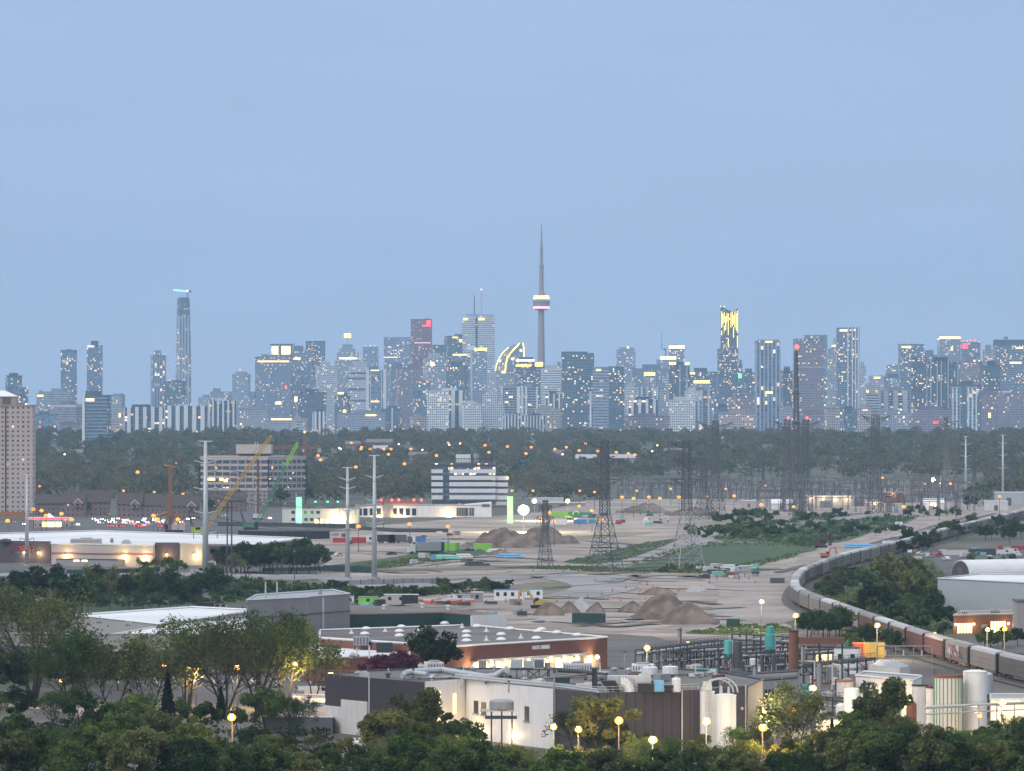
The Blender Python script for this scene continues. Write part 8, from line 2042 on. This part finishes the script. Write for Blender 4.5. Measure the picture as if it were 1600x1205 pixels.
def woodland():
    g = np.random.default_rng(5); P = []; S = []
    n = 2600
    for i in range(n):
        u = g.random(); D = 3950 + (8050-3950)*u**1.15
        px = g.uniform(-60,1660)
        if D < 4900 and 940 < px < 1545: continue          # the substation clearing
        if D < 4500 and 670 < px < 800: continue
        hh = g.uniform(8,19)*(1+.22*noise.noise(Vector((px*.012,D*.002,3)))); rx = g.uniform(5.0,9.5); x = XX(px,D); z = hz(D)
        if px < 560 and D < 5600: hh *= 1.12; rx *= 1.15
        k = 130; v = g.normal(size=(k,3)); v /= np.linalg.norm(v,axis=1)[:,None]; v[:,2] = np.abs(v[:,2])*1.0-.15
        lump = 1+.25*np.sin(v[:,0]*5+i)*np.cos(v[:,1]*4+i*2)
        C = np.stack([x+v[:,0]*rx*lump, D+v[:,1]*rx*lump, z+hh*.52+v[:,2]*hh*.5*lump],1)
        P.append(C); S.append(np.full(k, 2.1 if D < 5500 else 2.6))
        C2 = np.stack([x+g.uniform(-1,1,14)*rx*.8, D+g.uniform(-1,1,14)*rx*.8, z+g.uniform(.5,hh*.5,14)],1); P.append(C2); S.append(np.full(14,3.0))
    me = leaf_mesh('woodland', np.concatenate(P), np.concatenate(S), M['leaf_wood'], .3, 6, 1.2)
    o = link('woodland', me); o['kind'] = 'stuff'; tag(o,'broad dark wood filling the rising land below the skyline','woodland')
woodland()
# ---------------------------------------------------------------- lamps
def make_lamp(name, h, rad, gm, arm=1.6, energy=0, c=(1,.7,.35), lab='lamp'):
    r = thing(name, lab, 'street lamp', (0,0,-500)); MB().cyl((0,0,0),(0,0,h-.2),.16+h*.002,.10,8).build('pole', M['dark_steel'], r)
    b = MB().bar((0,0,h-.35),(0,-arm,h),.14); b.build('arm', M['grey_metal'], r)
    hd = MB().box(-.35,.35,-arm-.7,-arm+.3,h+rad*.55,h+rad*.55+.18).build('lamp_head', M['grey_metal'], r); MB().sphere((0,-arm-.2,h),rad,12,sz=.8).build('halo_globe', M['glow_amber' if rad > .45 and gm != 'glow_greenlamp' and not (h > 11 and gm == 'glow_white') else gm], hd)  # the wide amber globe paints the halo of glare round the bulb
    if rad > .45 and h < 11: MB().sphere((0,-arm-.2-rad*.72,h),rad*(.56 if gm=='glow_white' else .38),10).build('bulb', M['glow_core' if gm != 'glow_greenlamp' else gm], hd)
    if energy:
        l = bpy.data.lights.new('lamp_glow','POINT'); l.energy = energy; l.color = c; l.shadow_soft_size = rad*.8
        o = bpy.data.objects.new('lamp_glow', l); col.objects.link(o); o.parent = r; o.location = (0,-arm-2.6,h-1.3)
    _kid[r.name] = [(c_, kids(c_)) for c_ in kids(r)]; return r
near = {'w': make_lamp('street_lamp',9,.78,'glow_white',1.4,11000,(1,.80,.48)), 'o': make_lamp('street_lamp',9,.78,'glow_orange',1.4,10000,(1,.52,.18)), 'y': make_lamp('street_lamp',9,.62,'glow_warm',1.4,7000,(1,.70,.28)), 's': make_lamp('yard_lamp',6,.40,'glow_orange',.6,0)}
far_ = {'o': make_lamp('street_lamp',17,1.7,'glow_orange',1.5), 'w': make_lamp('street_lamp',17,.9,'glow_white',1.5), 'y': make_lamp('street_lamp',12,1.2,'glow_warm',1.5), 'm': make_lamp('street_lamp',12,1.0,'glow_orange',1.5), 'g': make_lamp('traffic_light',9,.7,'glow_greenlamp',2.5), 'p': make_lamp('street_lamp',11,.25,'pale_steel',1.8)}
HT_ = {'o':17,'w':17,'y':12,'m':12,'g':9,'p':11}; first = set()
def lamp(px,py,k_,label,group=None,set_=None,h=None):
    S_ = set_ or near; r = S_[k_]; hh = h or (9 if (set_ is None and k_ != 's') else 6 if set_ is None else HT_[k_])
    if set_ is None: x,y,z = G(px,py,hh); loc = (x,y+1.6,0)
    else: x,y,z = GT(px,py,hh); loc = (x,y+1.6,z)
    if r.name not in first:
        first.add(r.name); r.location = loc; r['label'] = label
        if group: r['group'] = group
        return r
    return dup(r, loc, 0, label, group)
for px,py,k_,lab in ((1190,940,'w','tall white street lamp between the mounds and the bend of the train'),(1243,962,'o','orange street lamp directly above the rust brown stack'),(1371,977,'w','bright white street lamp among the trees in front of the train'),(1461,990,'s','small orange lamp on a post beside the train'),(1011,1012,'w','bright street lamp behind the white cube tanks'),(1075,1004,'s','tiny orange lamp behind the pipe racks'),
  (462,1037,'y','bright lamp before the brick annex at the right of the bare trees'),(258,1040,'y','lamp shining through the branches of the big bare tree, left one'),(306,1045,'y','lamp shining through the branches of the big bare tree, right one'),(370,1043,'y','lamp among the trunks of the tallest bare tree'),(362,1121,'o','orange lamp below the bare trees in the left thicket'),(125,1030,'y','dim yellow lamp behind the half bare tree with low forks'),(517,1055,'o','orange lamp at the left corner of the dark factory wing'),
  (1270,1075,'w','white street lamp in front of the grey stub flue'),(1194,1110,'w','upper one of two lamps right of the white silos'),(1192,1137,'o','lower orange one of two lamps right of the white silos'),(1104,1127,'w','lamp in front of the slimmer white silo'),(967,1126,'o','orange lamp in the large thin olive tree'),(865,1136,'y','lamp at the corner of the white and brown factory walls'),(904,1140,'y','lamp right of the white and brown wall corner'),(1020,1156,'w','lowest lamp in the thicket below the brown wall'),(1374,1097,'w','street lamp before the white metal shed'),(1566,1097,'w','street lamp at the lower right before the lit shed'),
  (1252,1001,'s','tiny orange lamp right of the rust brown stack'),(95,1064,'s','tiny amber lamp at the far left among the trees'),(1543,984,'y','globe lamp before the orange brick shop, left one'),(1570,983,'y','globe lamp before the orange brick shop, right one'),(490,1035,'s','tiny amber lamp just right of the annex lamp'),(1062,985,'s','tiny orange lamp beside the grey steel flue'),(850,1013,'s','small orange lamp above the brick warehouse doors')):
    lamp(px,py,k_,lab)
G1 = 'amber street lamp scattered in the far woods right of the beige office'; 
for px,py,k_ in ((549,692,'o'),(564,686,'o'),(578,686,'o'),(600,686,'o'),(611,686,'o'),(642,686,'o'),(565,699,'o'),(607,710,'o'),(632,725,'o'),(556,730,'o'),(682,712,'o'),(700,692,'o'),(758,696,'o'),(764,707,'o'),(793,698,'o'),(822,709,'o'),(830,699,'o'),(867,702,'o'),(885,699,'o'),(905,704,'o'),(915,693,'o'),(934,705,'o'),(963,707,'o'),(982,709,'o'),(992,711,'o'),(497,712,'o'),(501,719,'o')):
    lamp(px,py,k_,G1,'amber street lamps in the far woods',far_)
for px,py in ((532,687),(702,695),(719,693),(1027,696),(1019,705),(623,694),(530,700),(660,703),(879,710)): lamp(px,py,'w','small white lamp among the amber ones in the far woods','white lamps in the far woods',far_)
for px,py,k_ in ((215,738,'o'),(193,767,'m'),(241,769,'m'),(62,760,'m'),(275,724,'m'),(286,772,'m'),(101,710,'w'),(106,704,'m'),(122,704,'m')): lamp(px,py,k_,'amber street lamp in the woods above the townhouses','amber lamps above the townhouses',far_)
for px,py in ((52,796),(65,798),(72,806),(96,803),(12,814),(112,812),(240,806),(246,812),(278,812)): lamp(px,py,'y','yellow street lamp along the busy road by the petrol station','yellow lamps along the busy road',far_)
for px,py,k_ in ((800,767,'m'),(833,767,'m'),(906,767,'m'),(929,769,'m'),(995,767,'m'),(1048,764,'m'),(990,779,'y'),(1014,777,'y'),(1031,779,'y'),(1061,777,'y'),(1105,776,'y'),(972,777,'y'),(1134,764,'m'),(1147,775,'y'),(1190,789,'y'),(1196,759,'m'),(1379,747,'y'),(1445,756,'y'),(1485,756,'y'),(1514,754,'m'),(1562,776,'m'),(1412,792,'y'),(1240,792,'m'),(845,809,'m'),(858,801,'y'),(905,791,'m'),(925,798,'m'),(700,823,'m'),(640,819,'m'),(560,823,'y'),(866,815,'m'),(940,812,'m')):
    lamp(px,py,k_,'warm lamp on a post along the edge of the substation' if px > 955 else 'orange lamp behind the white hall and its floodlights','warm substation lamps' if px > 955 else 'orange lamps behind the floodlights',far_)
for px in (493,512,528): lamp(px,784,'g','green traffic light above the long white building','green traffic lights',far_)
for px,py in ((102,745),(170,745),(195,745),(262,744),(289,741),(316,741),(482,775),(505,775),(522,775),(540,775)): lamp(px,py,'p','unlit pale lamp post in front of the woods','unlit lamp posts before the woods',far_)
lamp(460,862,'p','unlit pale lamp post before the dark tree clump',None,far_)
def flood(px,py,rad,label,e):
    x,y,_ = G(px,py,12); r = thing('floodlight',label,'floodlight',(x,y,0)); MB().cyl((0,0,0),(0,0,12-rad*.7),.16,.12,8).build('mast', M['black'], r)
    hd = MB().box(-rad*.4,rad*.4,rad*.55,rad*.7,12-rad*.4,12+rad*.4).build('lamp_housing', M['dark_steel'], r); MB().sphere((0,0,12),rad*.72,16,sz=.92).build('lamp', M['glow_flood'], hd)  # lamp ball oversized, its shape stands in for the glare
    l = bpy.data.lights.new('flood_glow','POINT'); l.energy = e; l.color = (1,.82,.5); l.shadow_soft_size = 1
    o = bpy.data.objects.new('flood_glow', l); col.objects.link(o); o.parent = r; o.location = (0,-4-rad*1.5,9.5)
flood(818,797,4.0,'largest and brightest floodlight, right of the striped office',220000)
flood(835,783,1.7,'smaller floodlight above and right of the brightest one',40000)
flood(887,783,1.6,'floodlight right of the two by the striped office',40000)
flood(1458,750,2.2,'bright white floodlight over the right side of the substation',60000)
